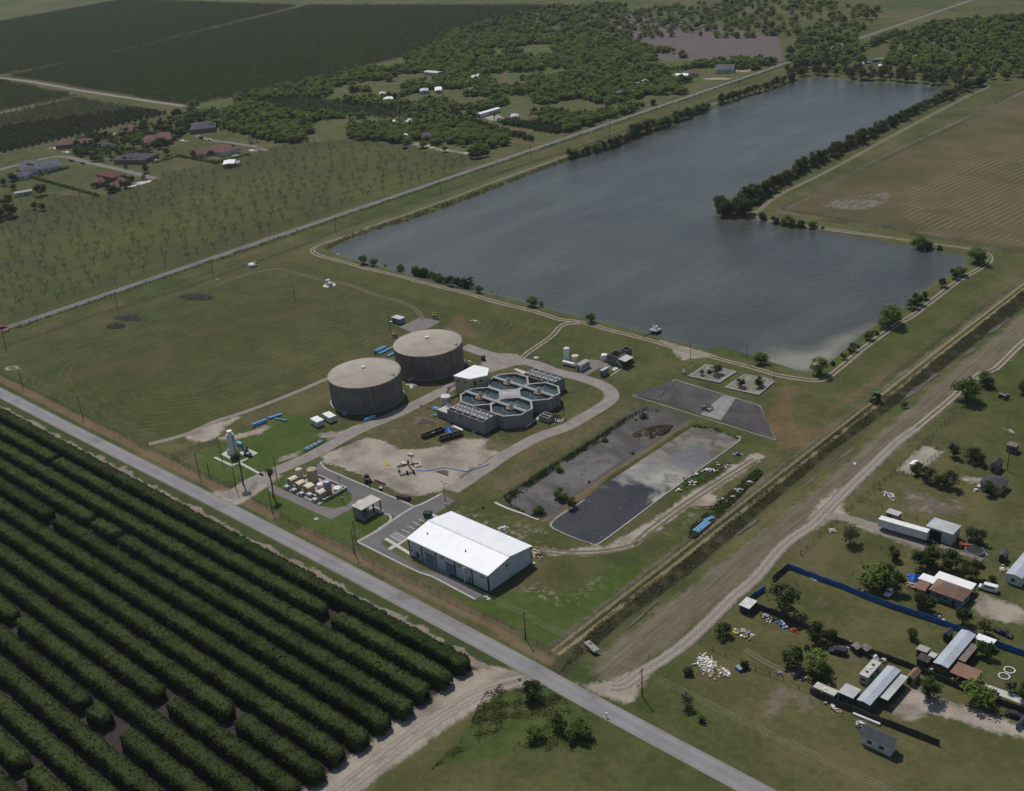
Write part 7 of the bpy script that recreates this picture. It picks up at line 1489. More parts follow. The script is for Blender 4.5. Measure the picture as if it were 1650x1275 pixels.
# single trees, placed one by one: (pixel of the base, kind, scale, label)
def T1(reg, x, y, fam, s, label, cat='tree', group=None, zs=1.0, name=None):
    p = tz(reg, x, y) if reg else T(x, y); fm = {'m': MESQ, 'd': DARK, 'w': WILL, 'o': OLIV, 'b': BUSH}[fam]
    nm = name or {'m': 'mesquite_tree', 'd': 'dark_tree', 'w': 'willow_tree', 'o': 'olive_tree', 'b': 'round_bush'}[fam]
    return plant_tree(nm, RD.choice(fm), p, s, RD.uniform(0, 6.28), label, 'bush' if fam == 'b' else cat, group, zs)
for a in (('a6', 730, 335, 'w', .95, 'bright green bush on the dam shore, left of its twin near the reservoir corner'), ('a6', 795, 348, 'w', .85, 'bright green bush on the dam shore, right of its twin near the reservoir corner'), ('a6', 866, 358, 'b', .7, 'small dark bush between the twin bushes and the lone round one on the dam'), ('a6', 965, 388, 'w', .8, 'lone round green bush on the dam shore'),
    ('a6', 1465, 520, 'w', .75, 'round bush at the right end of the long thicket on the dam shore'), ('a6', 1540, 525, 'b', .5, 'tiny dark bush on the dam shore right of the thicket'), ('a6', 1580, 535, 'b', .45, 'second tiny dark bush on the dam shore right of the thicket'),
    ('a7', 230, 603, 'w', 1.0, 'airy green bush on the dam beside a small dark one'), ('a7', 285, 612, 'o', .6, 'small dark conical bush on the dam beside an airy green one'), ('a7', 597, 705, 'w', .85, 'green bush beside the track junction on the dam'), ('a8', 95, 832, 'm', 1.0, 'lone brownish tree on the dam near the silty water corner'), ('a8', 440, 890, 'w', 1.35, 'wide green tree at the silty corner of the reservoir'),
    ('a8', 825, 615, 'w', 1.0, 'dark-footed bush below the big green shore tree'), ('a8', 860, 590, 'w', 1.75, 'big bright green tree on the right reservoir shore'), ('a8', 640, 752, 'o', .7, 'brownish thin bush on the right shore'), ('a8', 740, 688, 'o', .75, 'greyish thin bush on the right shore, above the brownish one'), ('a8', 985, 505, 'd', .8, 'dark bush in the clump of three on the right shore, lowest'), ('a8', 1020, 478, 'd', .9, 'dark bush in the clump of three on the right shore, middle'), ('a8', 1065, 448, 'd', .6, 'small dark bush at the top of the clump on the right shore'),
    ('a8', 1168, 375, 'd', .7, 'round dark bush alone by the shore track'), ('a8', 1235, 325, 'd', .8, 'dark bush of the pair near the reservoir corner, lower'), ('a8', 1270, 308, 'w', .95, 'green bush of the pair near the reservoir corner, upper'), ('a8', 1375, 232, 'w', 1.55, 'large round green tree at the far right corner of the reservoir'), ('a8', 1030, 160, 'w', 1.45, 'large dark green tree on the far stony shore'), ('a8', 1085, 165, 'd', .9, 'dark tree joined to the large one on the far stony shore'), ('a8', 1150, 168, 'o', .7, 'thin brown shrub on the far stony shore'),
    ('a8', 462, 42, 'b', .8, 'small bush at the end of the promontory shrubs'), ('a4', 105, 1015, 'd', .85, 'dark bush near the tip of the promontory'), ('a4', 178, 1030, 'd', .75, 'round dark bush along the promontory shore'), ('a4', 250, 1048, 'w', 1.35, 'big round green tree along the promontory shore'), ('a4', 330, 1058, 'd', .8, 'low dark bush right of the big round promontory tree'), ('a4', 400, 1065, 'w', 1.0, 'green bush farthest right on the promontory shore'),
    ('b4', 1310, 165, 'w', 1.75, 'big bright green tree beside the dirt lane in the right pasture'), ('b4', 1415, 78, 'w', 1.15, 'bright green tree beside the dirt lane, above the big one'), ('b4', 1445, 95, 'd', .7, 'dark bush beside the bright lane tree'), ('b4', 1650, 130, 'd', .9, 'dark tree cut by the right edge of the pasture'), ('b4', 940, 215, 'o', .6, 'small shrub on the ditch bank'), ('b4', 1020, 605, 'd', .75, 'dark bush at the corner of the dirt pen'), ('b4', 1075, 640, 'o', 1.1, 'feathery tree beside the dirt pen'),
    ('b4', 1235, 500, 'o', 1.15, 'grey-green tree in the pasture, left of a dark pair'), ('b4', 1340, 525, 'd', .85, 'dark tree of the pasture pair, upper'), ('b4', 1385, 545, 'd', .75, 'dark tree of the pasture pair, lower'), ('b4', 1150, 670, 'd', .75, 'dark tree in the mid pasture, left of its wider twin'), ('b4', 1210, 685, 'd', 1.0, 'wide dark tree in the mid pasture'), ('b4', 1440, 718, 'd', .75, 'dark bush in front of the dark-roofed house'), ('b4', 620, 1010, 'o', 1.2, 'feathery brown-green tree by the trailer lane'),
    ('b4', 1330, 985, 'o', .9, 'pale shrub behind the metal barn'), ('b4', 1385, 1015, 'd', .8, 'dark shrub right of the metal barn'), ('b8', 225, 385, 'o', 1.9, 'lone broad olive-green tree on the fenced lawn'), ('b8', 740, 235, 'm', 1.35, 'big bright tree behind the blue fence'), ('b8', 830, 210, 'd', 1.0, 'dark tree behind the bright one near the white off-road car'), ('b8', 870, 270, 'd', 1.1, 'dark tree beside the white off-road car'), ('b8', 1045, 130, 'd', 1.05, 'broad dark tree behind the white annex, left of its twin'), ('b8', 1215, 140, 'd', 1.05, 'broad dark tree behind the brown-roofed house'), ('b8', 1100, 115, 'd', 1.05, 'dark tree filling the gap behind the white annex'), ('b8', 1340, 190, 'd', 1.0, 'dark tree at the corner of the long white lean-to'),
    ('b8', 880, 75, 'd', .7, 'small dark bush on the grass above the bright tree'), ('b8', 1455, 205, 'b', .8, 'small bush beside the pale mobile home drive'), ('b8', 1060, 375, 'd', .95, 'dark tree in front of the brown-roofed house'), ('b8', 1025, 350, 'o', .8, 'thin tree in front of the tan annex'), ('b8', 1290, 460, 'd', .8, 'dark tree by the blue fence, nearest to the garden shed'), ('b8', 1415, 515, 'o', .9, 'thin tree behind the white tarp canopy'), ('b8', 1425, 655, 'd', .75, 'dark tree at the white tarp canopy'), ('b8', 990, 550, 'd', .55, 'small dark shrub alone on the fenced lawn'), ('b8', 425, 570, 'd', 1.0, 'round dark bush at the long board fence'), ('b8', 500, 560, 'd', .6, 'small dark bush beside the round one at the long board fence'),
    ('b8', 280, 715, 'd', 1.0, 'round dark bush above the dark junk heap'), ('b8', 410, 740, 'm', 1.1, 'big green tree above the dark junk heap'), ('b8', 440, 790, 'd', .9, 'dark tree beside the weathered camper'), ('b8', 325, 650, 'b', .8, 'small bush in the middle of the rough yard'), ('b8', 365, 608, 'b', .6, 'tiny bush in the middle of the rough yard'), ('b8', 5, 720, 'b', .8, 'dark bush on the grass by the rubbish heap'), ('b8', 1090, 900, 'd', 1.0, 'dark tree beside the tan gable shed'), ('b8', 1370, 940, 'm', 1.15, 'grey-green tree at the dark board fence near the slab'), ('b8', 1570, 860, 'o', .7, 'thin shrub on the lawn above the concrete slab'), ('b8', 1650, 900, 'd', .7, 'dark shrub at the right end of the concrete slab'), ('b8', 1470, 890, 'b', .7, 'small shrub at the edge of the concrete slab'),
    ('b7', 405, 1165, 'd', .7, 'dark round tree in the weedy corner below the front road'), ('b7', 545, 1200, 'w', .95, 'large bright tree in the weedy corner below the front road'), ('b7', 465, 1215, 'w', .7, 'second bright tree in the weedy corner, left of the large one'), ('b7', 250, 1220, 'w', .75, 'bright tree at the bottom edge of the weedy corner'), ('b7', 230, 970, 'd', .9, 'dark bush at the head of the weedy drain'), ('b7', 1210, 1020, 'o', .8, 'thin dark shrub on the grass near the front road'), ('b7', 1305, 1115, 'b', .7, 'small shrub on the grass near the bottom edge'), ('b7', 1575, 770, 'b', .9, 'dark bush by the blue plastic bin'), ('b7', 1430, 570, 'd', .7, 'dark shrub beside the household junk'), ('b7', 1210, 820, 'b', 1.0, 'low bush left of the rubbish heap'),
    ('b3', 415, 815, 'w', .9, 'green bush on the mud pond bank'), ('b3', 268, 905, 'w', .7, 'green bush at the near corner of the mud pond'), ('b3', 480, 855, 'd', .6, 'dark bush between the two ponds'), ('b3', 400, 640, 'w', .6, 'low green clump in the mud pond'), ('b3', 685, 450, 'w', .45, 'tiny green clump in the mud pond'), ('b3', 930, 300, 'w', .55, 'green clump at the far end of the mud pond'), ('b3', 880, 318, 'b', .6, 'low clump on the far bank of the mud pond'), ('b3', 585, 700, 'b', .4, 'tiny bush on the strip between the ponds'), ('b3', 860, 520, 'b', .4, 'tiny bush on the strip between the ponds, farther along'),
    ('a7', 1395, 1040, 'd', .75, 'dark bush in the left stone basin, largest'), ('a7', 1345, 1030, 'b', .7, 'dark bush in the left stone basin beside the largest'), ('a7', 1300, 1040, 'o', .5, 'thin bush in the left stone basin'), ('b3', 1545, 95, 'd', .65, 'dark round bush in the right stone basin'), ('b4', 85, 85, 'd', .7, 'dark round bush at the right side of the right stone basin'), ('b2', 1490, 860, 'b', .3, 'tiny shrub behind the warehouse') ):
    T1(*a)
def along(pts, gap, fams, s0, s1, label, group, jit=1.5, name=None):
    c = resample([T(*p)[:2] for p in pts], gap)
    for p in c:
        x, y = p[0]+RD.uniform(-jit, jit), p[1]+RD.uniform(-jit, jit); f = RD.choice(fams); fm = {'m': MESQ, 'd': DARK, 'w': WILL, 'o': OLIV, 'b': BUSH}[f]
        plant_tree(name or {'m': 'mesquite_tree', 'd': 'dark_tree', 'w': 'willow_tree', 'o': 'olive_tree', 'b': 'round_bush'}[f], RD.choice(fm), (x, y, hz(x, y)-.2), RD.uniform(s0, s1), RD.uniform(0, 6.28), label, 'bush' if s1 < 1 else 'tree', group)
along([z1('a6', *p) for p in ((1050,400),(1100,420),(1180,445),(1260,470),(1340,490),(1395,495))], 3.2, 'wwd', .75, 1.15, 'green shrub of the long thicket on the dam shore', 'thicket on the dam shore')
along([(918,254),(950,246),(990,235),(1021,221)], 3.6, 'wdd', .7, 1.15, 'shrub of the first thicket on the far-road shore of the reservoir', 'first thicket on the far-road shore')
along([(1021,219),(1050,209),(1078,201)], 4.0, 'wd', 1.1, 1.6, 'tree of the tall thicket on the far-road shore of the reservoir', 'tall thicket on the far-road shore')
along([(1085,197),(1110,188),(1140,175)], 4.0, 'wwd', .9, 1.4, 'tree of the third thicket on the far-road shore of the reservoir', 'third thicket on the far-road shore')
along([(1160,168),(1200,154),(1240,143),(1275,129)], 6.0, 'ddo', .9, 1.4, 'dark tree lining the far end of the far-road shore', 'trees at the far end of the far-road shore')
for off in (0, -5, -11): along([(1270,129+off),(1310,120+off),(1391,127+off),(1473,132+off),(1550,139+off)], 7.5, 'ooodd', 1.0, 1.6, 'grey-green tree of the dense belt along the far end of the reservoir', 'belt at the far end of the reservoir', 3)
along([(1212,325),(1250,300),(1303.6,268),(1374,233),(1430,204),(1500,170),(1580,137)], 3.6, 'oood', .9, 1.35, 'grey-green tree of the belt along the hay-field shore', 'belt along the hay-field shore', 1.5)
along([(1216,330),(1290,281),(1374,237),(1445,200)], 9, 'ow', .7, 1.0, 'small tree at the edge of the belt along the hay-field shore', 'small trees at the hay-field shore', 2)
along([(1158,335),(1163,345),(1175,348),(1190,349),(1205,347),(1185,340),(1195,330),(1205,322),(1215,318)], 3.4, 'ddo', 1.0, 1.5, 'dark tree of the clump on the reservoir promontory', 'clump on the promontory')
along([(1345,590),(1380,560),(1410,538)], 7, 'bbo', .6, .9, 'low shrub along the right reservoir shore', 'low shrubs on the right shore', 1)
along([z1('a2', *p) for p in ((1410,690),(1450,690),(1500,680))], 4, 'd', .8, 1.1, 'dark roadside tree of the clump at the caliche lane mouth', 'clump at the caliche lane mouth', 1)
# palms
def palm(p, h, label, shag=.5):
    t = empty('palm_tree', (p[0], p[1], 0), 0, label, 'palm', None); MB().tube((0, 0, -.2), (.25, .1, h*.5), .34, .28, 9, False).tube((.25, .1, h*.5), (.1, 0, h), .28, .24, 9, False).build('trunk', M['bark'], t)
    rg = np.random.default_rng(int(h*10)); V = []; F = []
    for k in range(46):
        a = rg.random()*6.28; up = rg.uniform(-1.1, .9); L = 2.0; b = len(V)
        for j in range(5):
            u = j/4; r = L*u*cos(up*.6); zz = h+.1+L*u*sin(up)*(.9)-.9*u*u; wd = .28*sin(pi*(.15+.8*u)); V += [(.1+r*cos(a)-wd*sin(a), r*sin(a)+wd*cos(a), zz), (.1+r*cos(a)+wd*sin(a), r*sin(a)-wd*cos(a), zz-.05)]
        F += [(b+2*j, b+2*j+1, b+2*j+3, b+2*j+2) for j in range(4)]
    link('crown', npmesh('crown', np.array(V), np.array(F), M['leaf_dark']), t)
    m = MB(); m.lathe([(.5, h-2.6), (.75, h-1.4), (.45, h-.1)], 10, (.1, 0)); m.build('dead_skirt', M['bark'], t); return t
palm(C6(632, 965), 13.0, 'tall shaggy palm beside the plant entrance, nearer to the white vessel'); palm(C6(968, 1110), 11.5, 'tall slim palm in the front lawn, nearer to the chemical yard')
for i, (x, y) in enumerate(((20, 585), (55, 580), (8, 590))): palm(T(*z1('a2', x, y)), 9, ('tallest', 'rightmost', 'leftmost')[i]+' palm of the trio by the village lane')
for i, (x, y) in enumerate(((1130, 460), (1180, 480), (1250, 470), (1300, 480), (1350, 470), (960, 450), (1560, 470))): palm(T(*z1('a2', x, y)), 8.5, 'palm in the row behind the pale homestead, '+ORD[i]+' from the left')
# dead brush piles in the field
for (x, y), rx, ry, lb, sd in (((810, 680), 9, 3.4, 'long grey pile of cut branches in the mown field, nearer to the front road', 1), ((735, 730), 5.5, 3.6, 'short grey pile of cut branches below the long one in the mown field', 2), ((1245, 548), 11, 4.2, 'big grey pile of cut branches in the mown field, nearer to the reservoir', 3)):
    p = gp('a5', x, y); rg = np.random.default_rng(sd); n = 700; a = rg.random(n)*6.28; r = np.sqrt(rg.random(n)); C = np.column_stack([rx*r*np.cos(a), ry*r*np.sin(a), .1+2.0*(1-r**2)*rg.random(n)])
    V, F = leaf_quads(rg, C, np.full(n, .9), .05); V2 = np.array(V).reshape(-1, 4, 3); c = V2.mean(1, keepdims=True); V2 = c+(V2-c)*np.array([1.0, .45, .6]); tag(link('branch_pile', npmesh('branch_pile', V2.reshape(-1, 3), F, M['brushpile']), None, (p[0], p[1], 0), .35), lb, 'branch pile', 'piles of cut branches')
# leafless young trees on the far field
def bare_mesh(seed):
    rd = random.Random(seed); m = MB(); H = rd.uniform(4.4, 5.4); m.tube((0, 0, -.2), (rd.uniform(-.1, .1), rd.uniform(-.1, .1), 1.6), .15, .12, 6, False)
    for k in range(6):
        a = 2*pi*k/6+rd.uniform(-.5, .5); q = (rd.uniform(.5, .9)*cos(a), rd.uniform(.5, .9)*sin(a), rd.uniform(2.4, 3.2)); m.tube((0, 0, 1.5), q, .06, .045, 4, False)
        for j in range(6):
            b = a+rd.uniform(-.9, .9); e = (q[0]+rd.uniform(.4, 1.1)*cos(b), q[1]+rd.uniform(.4, 1.1)*sin(b), q[2]+rd.uniform(.2, H-3.0)); m.tube(q, e, .026, .014, 3, False)
            for s in range(4): b2 = b+rd.uniform(-1, 1); m.tube(e, (e[0]+.6*cos(b2), e[1]+.6*sin(b2), e[2]+rd.uniform(.1, .8)), .02, .012, 3, False)
    return m.mesh('leafless_tree', M['bark_pale'])
BARE = [bare_mesh(i) for i in range(7)]
bp = ZONES['bare'][0]; lo, hi = bp.min(0), bp.max(0); pts = []
for i in np.arange(-602, -1000, -11.6):
    for j in np.arange(150, 800, 11.6):
        q = np.array([i+RD.uniform(-3.5, 3.5), j+RD.uniform(-3.5, 3.5)])
        if RD.random() < .90: pts.append(q)
pts = np.array(pts); s = sd_poly(pts, bp); pts = pts[s > 3]; d = np.hypot(pts[:, 0], pts[:, 1]); pts = pts[np.argsort(d)]
def inview(q, h=0, mar=20):
    c = ROT.T@np.array([q[0], q[1], h-CAMH]); 
    if c[2] > -1: return False
    x, y = CXP+F_PX*c[0]/-c[2], CYP-F_PX*c[1]/-c[2]; return -mar < x < 1650+mar and -mar < y < 1275+mar
vis = [q for q in pts if inview(q)]; hid = []
for q in vis[:300]: tag(link('leafless_tree', RD.choice(BARE), None, (q[0], q[1], 0), RD.uniform(0, 6.28)), 'leafless grey young tree standing in the far green field', 'tree', 'leafless trees of the far field').scale = (.95, .95, .9)
def merge_copies(name, meshes, places, smat):
    """many copies baked into one object: places = (x, y, z, scale, rot)"""
    Vs, Fs, Ms, base = [], [], [], 0
    src = []
    for me in meshes:
        v = np.empty(len(me.vertices)*3, np.float32); me.vertices.foreach_get('co', v); lt = np.empty(len(me.polygons), np.int32); me.polygons.foreach_get('loop_total', lt); lv = np.empty(len(me.loops), np.int32); me.loops.foreach_get('vertex_index', lv)
        assert (lt == 4).all(); mi = np.empty(len(me.polygons), np.int32); me.polygons.foreach_get('material_index', mi); src.append((v.reshape(-1, 3), lv.reshape(-1, 4), mi))
    for i, (x, y, zz, s_, r_) in enumerate(places):
        v, f, mi = src[i % len(src)]; ca, sa = cos(r_)*s_, sin(r_)*s_
        Vs.append(np.column_stack([v[:, 0]*ca-v[:, 1]*sa+x, v[:, 0]*sa+v[:, 1]*ca+y, v[:, 2]*s_+zz])); Fs.append(f+base); Ms.append(mi); base += len(v)
    return link(name, npmesh(name, np.vstack(Vs), np.vstack(Fs), smat, np.concatenate(Ms)))
if len(vis) > 300: tag(merge_copies('far_leafless_trees', BARE, [(q[0], q[1], 0, .8, RD.uniform(0, 6.28)) for q in vis[300:]], [M['bark_pale']]), kind='stuff')
# orchards far left: round citrus trees in rows
def citrus_mesh(seed, n):
    rg = np.random.default_rng(seed); P = rg.normal(size=(n, 3)); P /= np.linalg.norm(P, axis=1)[:, None]; P *= (.72+.3*rg.random((n, 1))); C = np.column_stack([P[:, 0]*2.2, P[:, 1]*2.2, 1.95+P[:, 2]*1.75]); V, F = leaf_quads(rg, C, np.full(n, 1.0), .3); return npmesh('citrus_tree', V, F, M['leaf_citrus'])
CIT = [citrus_mesh(i, 130) for i in range(4)]; CITL = [citrus_mesh(20+i, 46) for i in range(4)]
def rows(poly, dx, dy, jit=.3, inset=2.0):
    lo, hi = poly.min(0), poly.max(0); out = []
    for y in np.arange(lo[1], hi[1], dy):
        for x in np.arange(lo[0], hi[0], dx): out.append((x+RD.uniform(-jit, jit), y+RD.uniform(-jit, jit)))
    out = np.array(out); return out[sd_poly(out, poly) > inset]
o1 = rows(ZONES['orch'][0], 8.0, 6.4); o1 = np.array([q for q in o1 if inview(q, 0, 40)]); o1 = o1[np.argsort(np.hypot(o1[:, 0], o1[:, 1]))]
for q in o1[:300]: o = tag(link('citrus_tree', RD.choice(CIT), None, (q[0], q[1], 0), RD.uniform(0, 6.28)), 'round dark citrus tree in the dotted orchard rows behind the village', 'tree', 'dotted orchard behind the village'); s = RD.uniform(.9, 1.1); o.scale = (s, s, s)
rest = [(q[0], q[1], 0, RD.uniform(.9, 1.15), RD.uniform(0, 6.28)) for q in o1[300:]]
for pl in (ZONES['orch'][1], ZONES['orch'][3]): rest += [(q[0], q[1], 0, RD.uniform(.95, 1.2), RD.uniform(0, 6.28)) for q in rows(pl, 6.6, 4.6) if inview(q, 0, 30)]
rest += [(q[0], q[1], 0, RD.uniform(.95, 1.25), RD.uniform(0, 6.28)) for q in rows(ZONES['orch'][2], 6.6, 4.4) if inview(q, 0, 30)]
tag(merge_copies('far_orchard', CITL, rest, [M['leaf_citrus']]), kind='stuff')
small = rows(XY(z('a2', (70,330),(330,300),(640,350),(950,380),(1100,420),(850,440),(600,420),(300,400),(80,360))), 6.2, 5); small2 = rows(XY(z('a3', (0,470),(410,545),(410,500),(300,480),(0,455))), 5.4, 4.6, inset=.5); small3 = rows(XY(z('a3', (-300,420),(0,530),(230,590),(230,560),(0,500),(-280,400))), 5.4, 4.6, inset=.5)
for q in np.vstack([small2, small3])[:150]: tag(link('citrus_tree', RD.choice(CIT), None, (q[0], q[1], 0), RD.uniform(0, 6.28)), 'round dark citrus tree in the small grove by the far road', 'tree', 'small grove by the far road')
tag(merge_copies('grove', CITL, [(q[0], q[1], 0, RD.uniform(.9, 1.2), RD.uniform(0, 6.28)) for q in small], [M['leaf_citrus']]), kind='stuff')
# ------------------------------------------------------------------ far village and homesteads in the brush
def bld(reg, pts, h, label, wall, roof, kind='hip', rise=1.8, name='village_house', cat='house', group=None, ov=.5, win=True):
    return shed_from(reg, pts, h, name, label, cat, wall, roof, group, kind, rise, ov, doors=[('f', .15)] if win else (), windows=[('f', -.5), ('f', .55), ('r', 0)] if win else ())
A1 = [
 (((345,610),(560,590),(590,560)), 3.2, 'long house with a dull maroon hip roof at the edge of the dotted orchard', 'wall_brick', 'roof_maroon'),
 (((125,770),(250,762),(240,700)), 3.4, 'left wing of the big slate-roofed house by the village street', 'wall_white', 'roof_slate'),
 (((245,745),(405,752),(375,705)), 3.2, 'right wing of the big slate-roofed house by the village street', 'wall_white', 'roof_slate'),
 (((65,810),(190,800),(185,775)), 3.0, 'small slate-roofed outbuilding below the big slate-roofed house', 'wall_white', 'roof_slate'),
 (((760,700),(960,700),(960,655)), 3.4, 'dark slate-roofed house in the trees beyond the village street', 'wall_brick', 'roof_dark'),
 (((600,610),(720,625),(750,595)), 3.0, 'dark-roofed house hidden in trees behind the village lawn', 'wall_brick', 'roof_dark'),
 (((760,520),(880,515),(905,480)), 3.2, 'brown-roofed house at the orchard edge, topmost of the village', 'wall_brick', 'roof_maroon'),
 (((890,590),(1010,585),(1000,545)), 3.2, 'left part of the orange-red tiled house among the palms', 'wall_brick', 'roof_red'),
 (((970,570),(1095,580),(1080,535)), 4.2, 'right part of the orange-red tiled house among the palms', 'wall_brick', 'roof_red'),
 (((1200,500),(1360,505),(1370,460)), 3.6, 'dark gable-roofed house near the blue swimming pool', 'wall_brick', 'roof_dark'),
 (((1310,640),(1450,660),(1500,615)), 3.2, 'red-roofed house beside the village lane', 'wall_white', 'roof_red'),
 (((1225,665),(1300,668),(1320,640)), 2.8, 'red-roofed annex left of the lane house', 'wall_white', 'roof_red'),
 (((615,805),(775,815),(780,775)), 5.6, 'two-storey house with a red tiled roof at the field edge', 'wall_brick', 'roof_red'),
 (((605,845),(675,845),(670,820)), 3.0, 'left single-storey wing of the two-storey red-tiled house', 'wall_brick', 'roof_red'),
 (((725,840),(795,845),(795,815)), 3.0, 'right single-storey wing of the two-storey red-tiled house', 'wall_brick', 'roof_red'),
 (((675,875),(760,878),(760,850)), 2.8, 'front porch wing of the two-storey red-tiled house', 'wall_brick', 'roof_red')]
for pts, h, lb, wl, rf in A1: bld('a1', pts, h, lb, wl, rf, 'hip', 2.5)
bld('a1', ((85,915),(200,895),(205,882)), 2.8, 'long rusty-roofed shed by a dark tree at the left edge', 'wall_white', 'concrete', 'flat', name='shed', cat='shed')
bld('a1', ((1412,720),(1480,732),(1488,705)), 3.0, 'small shed with a gleaming white roof at the edge of the bare-tree field', 'tan', 'roof_white_plain', 'gable', .5, name='white_roof_shed', cat='shed', ov=.1)
bld('a1', ((1490,718),(1520,722),(1520,705)), 2.2, 'tiny grey shed beside the gleaming white one', 'wall_white', 'concrete', 'flat', name='shed', cat='shed', win=False)
bld('a1', ((700,545),(735,548),(735,532)), 2.6, 'small pale shed behind the village trees', 'wall_white', 'concrete_light', 'flat', name='shed', cat='shed', win=False)
for i, p in enumerate([gp('a1', *q) for q in ((345, 625), (420, 650), (1295, 678), (1500, 672), (1160, 578), (1320, 515), (1600, 640), (245, 770), (985, 700))]):
    junk('patio_clutter', p, 10, (4, 2.2), ['white', 'concrete_light', 'white_dirty'], ['pale patio and walls in front of the long maroon house', 'pale driveway bits beside the long maroon house', 'white patio walls before the red-roofed annex', 'white garden walls right of the red-roofed house', 'pale courtyard of the orange-red tiled house', 'white truck and pavings at the village lane end', 'pale yard clutter at the right end of the village lane', 'pale porch of the big slate-roofed house', 'pale porch of the dark slate-roofed house'][i], 'patio', 80+i, .5, (1.0, 3.2))
sheet('driveway', XY(z('a1', (760,880),(800,850),(900,835),(960,826),(955,838),(800,880),(770,888))), M['concrete_light'], .05)
t = empty('swimming_pool', tuple(gp('a1', 1430, 482)), 0, 'blue swimming pool with pale paving behind the dark gable house', 'pool'); MB().bx(-6, 6, -4, 4, 0, .12).build('paving', M['concrete_light'], t); MB().bx(-3.5, 3.5, -1.8, 1.8, .12, .16).build('pool_water', M['blue_pipe'], t)
for pts, lb in ((((240,805),(440,750)), 'clipped dark hedge before the slate-roofed house'), (((195,812),(630,932)), 'long dark hedge running into the bare-tree field'), (((965,725),(1130,678)), 'dark hedge right of the dark slate-roofed house'), (((1130,678),(1370,722)), 'dark hedge before the red-roofed lane house'), (((1370,722),(1580,665)), 'dark hedge right of the red-roofed lane house'), (((600,535),(700,560)), 'short dark hedge behind the maroon house'), (((1390,515),(1540,485)), 'dark hedge beyond the swimming pool')):
    a, b = [gp('a1', *q) for q in pts]; L = np.linalg.norm(b-a); rg = np.random.default_rng(int(L)); n = int(L*14); C = np.column_stack([(rg.random(n)-.5)*L, rg.normal(size=n)*.55, rg.random(n)*2.0]); V, F = leaf_quads(rg, C, np.full(n, .8), .2); m = (a+b)/2
    tag(link('garden_hedge', npmesh('garden_hedge', V, F, M['leaf_dark']), None, (m[0], m[1], 0), atan2(b[1]-a[1], b[0]-a[0])), lb, 'hedge')
A2 = [('a2', ((985,465),(1060,468),(1065,440)), 3, 'roof_galv', 'homestead with a pale grey roof below the palm row'), ('a2', ((1095,550),(1170,560),(1170,530)), 3, 'roof_dark', 'dark-roofed house at the caliche lane'), ('a2', ((840,540),(910,545),(915,522)), 3, 'roof_dark', 'dark-roofed house in the trees left of the caliche lane'), ('a2', ((855,315),(920,318),(915,303)), 2.8, 'roof_white_plain', 'white-roofed house in the brush, alone in a clearing'), ('a2', ((830,285),(870,282),(868,268)), 2.8, 'roof_galv', 'grey-roofed shed behind the lone white-roofed house'),
 ('a2', ((1390,180),(1450,188),(1500,158)), 3, 'roof_white_plain', 'gleaming white roof far in the brush'), ('a2', ((1120,145),(1220,150),(1222,136)), 3, 'roof_galv', 'long grey-roofed house far in the brush'), ('a2', ((1055,220),(1090,220),(1090,208)), 2.6, 'roof_galv', 'small pale roof in the middle brush'), ('a2', ((1085,262),(1140,265),(1140,248)), 2.8, 'roof_galv', 'pale grey roof beside a dirt yard in the middle brush'), ('a2', ((1180,258),(1225,262),(1225,240)), 2.8, 'roof_white_plain', 'white-roofed house beside a dirt yard in the middle brush'), ('a2', ((1370,262),(1445,255),(1445,240)), 2.8, 'wood_grey', 'long brown roof right of the dirt yard in the brush'), ('a2', ((1005,85),(1060,88),(1060,72)), 2.8, 'roof_dark', 'dark-roofed house at the top edge of the brush'),
 ('a2', ((1452,405),(1470,412),(1585,372)), 3.2, 'roof_white_plain', 'long white mobile home on a pale yard in the brush'), ('a2', ((915,455),(960,458),(965,448)), 2.6, 'roof_white_plain', 'small white roof left of the pale homestead'), ('a2', ((970,545),(1010,545),(1012,532)), 2.6, 'roof_white_plain', 'small white roof beside the caliche lane'),
 ('a3', ((855,222),(905,215),(905,205)), 2.8, 'roof_galv', 'pale roof in the brush near the far road'), ('a3', ((920,205),(960,202),(960,192)), 2.6, 'roof_galv', 'small pale roof beside another in the far brush'), ('a3', ((755,278),(815,275),(815,258)), 2.8, 'roof_slate', 'slate roof hidden in trees near the far road'), ('a3', ((1110,168),(1215,165),(1218,148)), 2.8, 'roof_white_plain', 'white-roofed house beside the far road'), ('a3', ((1195,155),(1270,150),(1272,130)), 3.2, 'roof_maroon', 'brown-roofed house beside the far road'), ('a3', ((1385,125),(1505,130),(1510,95)), 3.4, 'roof_slate', 'blue-slate hip-roofed house at the end of the far road'),
 ('a3', ((215,440),(265,440),(265,418)), 3.0, 'roof_maroon', 'brown-roofed homestead beyond the small grove'), ('a3', ((90,425),(140,428),(140,410)), 2.8, 'roof_galv', 'pale-roofed shed beyond the small grove')]
for reg, pts, h, rf, lb in A2: bld(reg, pts, h, lb, 'wall_white' if rf != 'roof_dark' else 'wall_brick', rf, 'gable' if rf in ('roof_galv', 'roof_white_plain', 'wood_grey') else 'hip', .6 if rf in ('roof_galv', 'roof_white_plain', 'wood_grey') else 1.6, name='homestead', ov=.3)
for i, (x, y) in enumerate(((1160, 490), (1240, 470), (1270, 495), (1310, 490), (1375, 492), (1145, 485))):
    p = gp('a2', x, y); car(p, RD.uniform(0, 3), M['white'] if i % 2 == 0 else M['white_dirty'], 'white vehicle in the yard under the palm row, '+ORD[i]+' of the group', 'car', 'van' if i % 3 == 0 else 'suv', 'vehicles under the palm row')
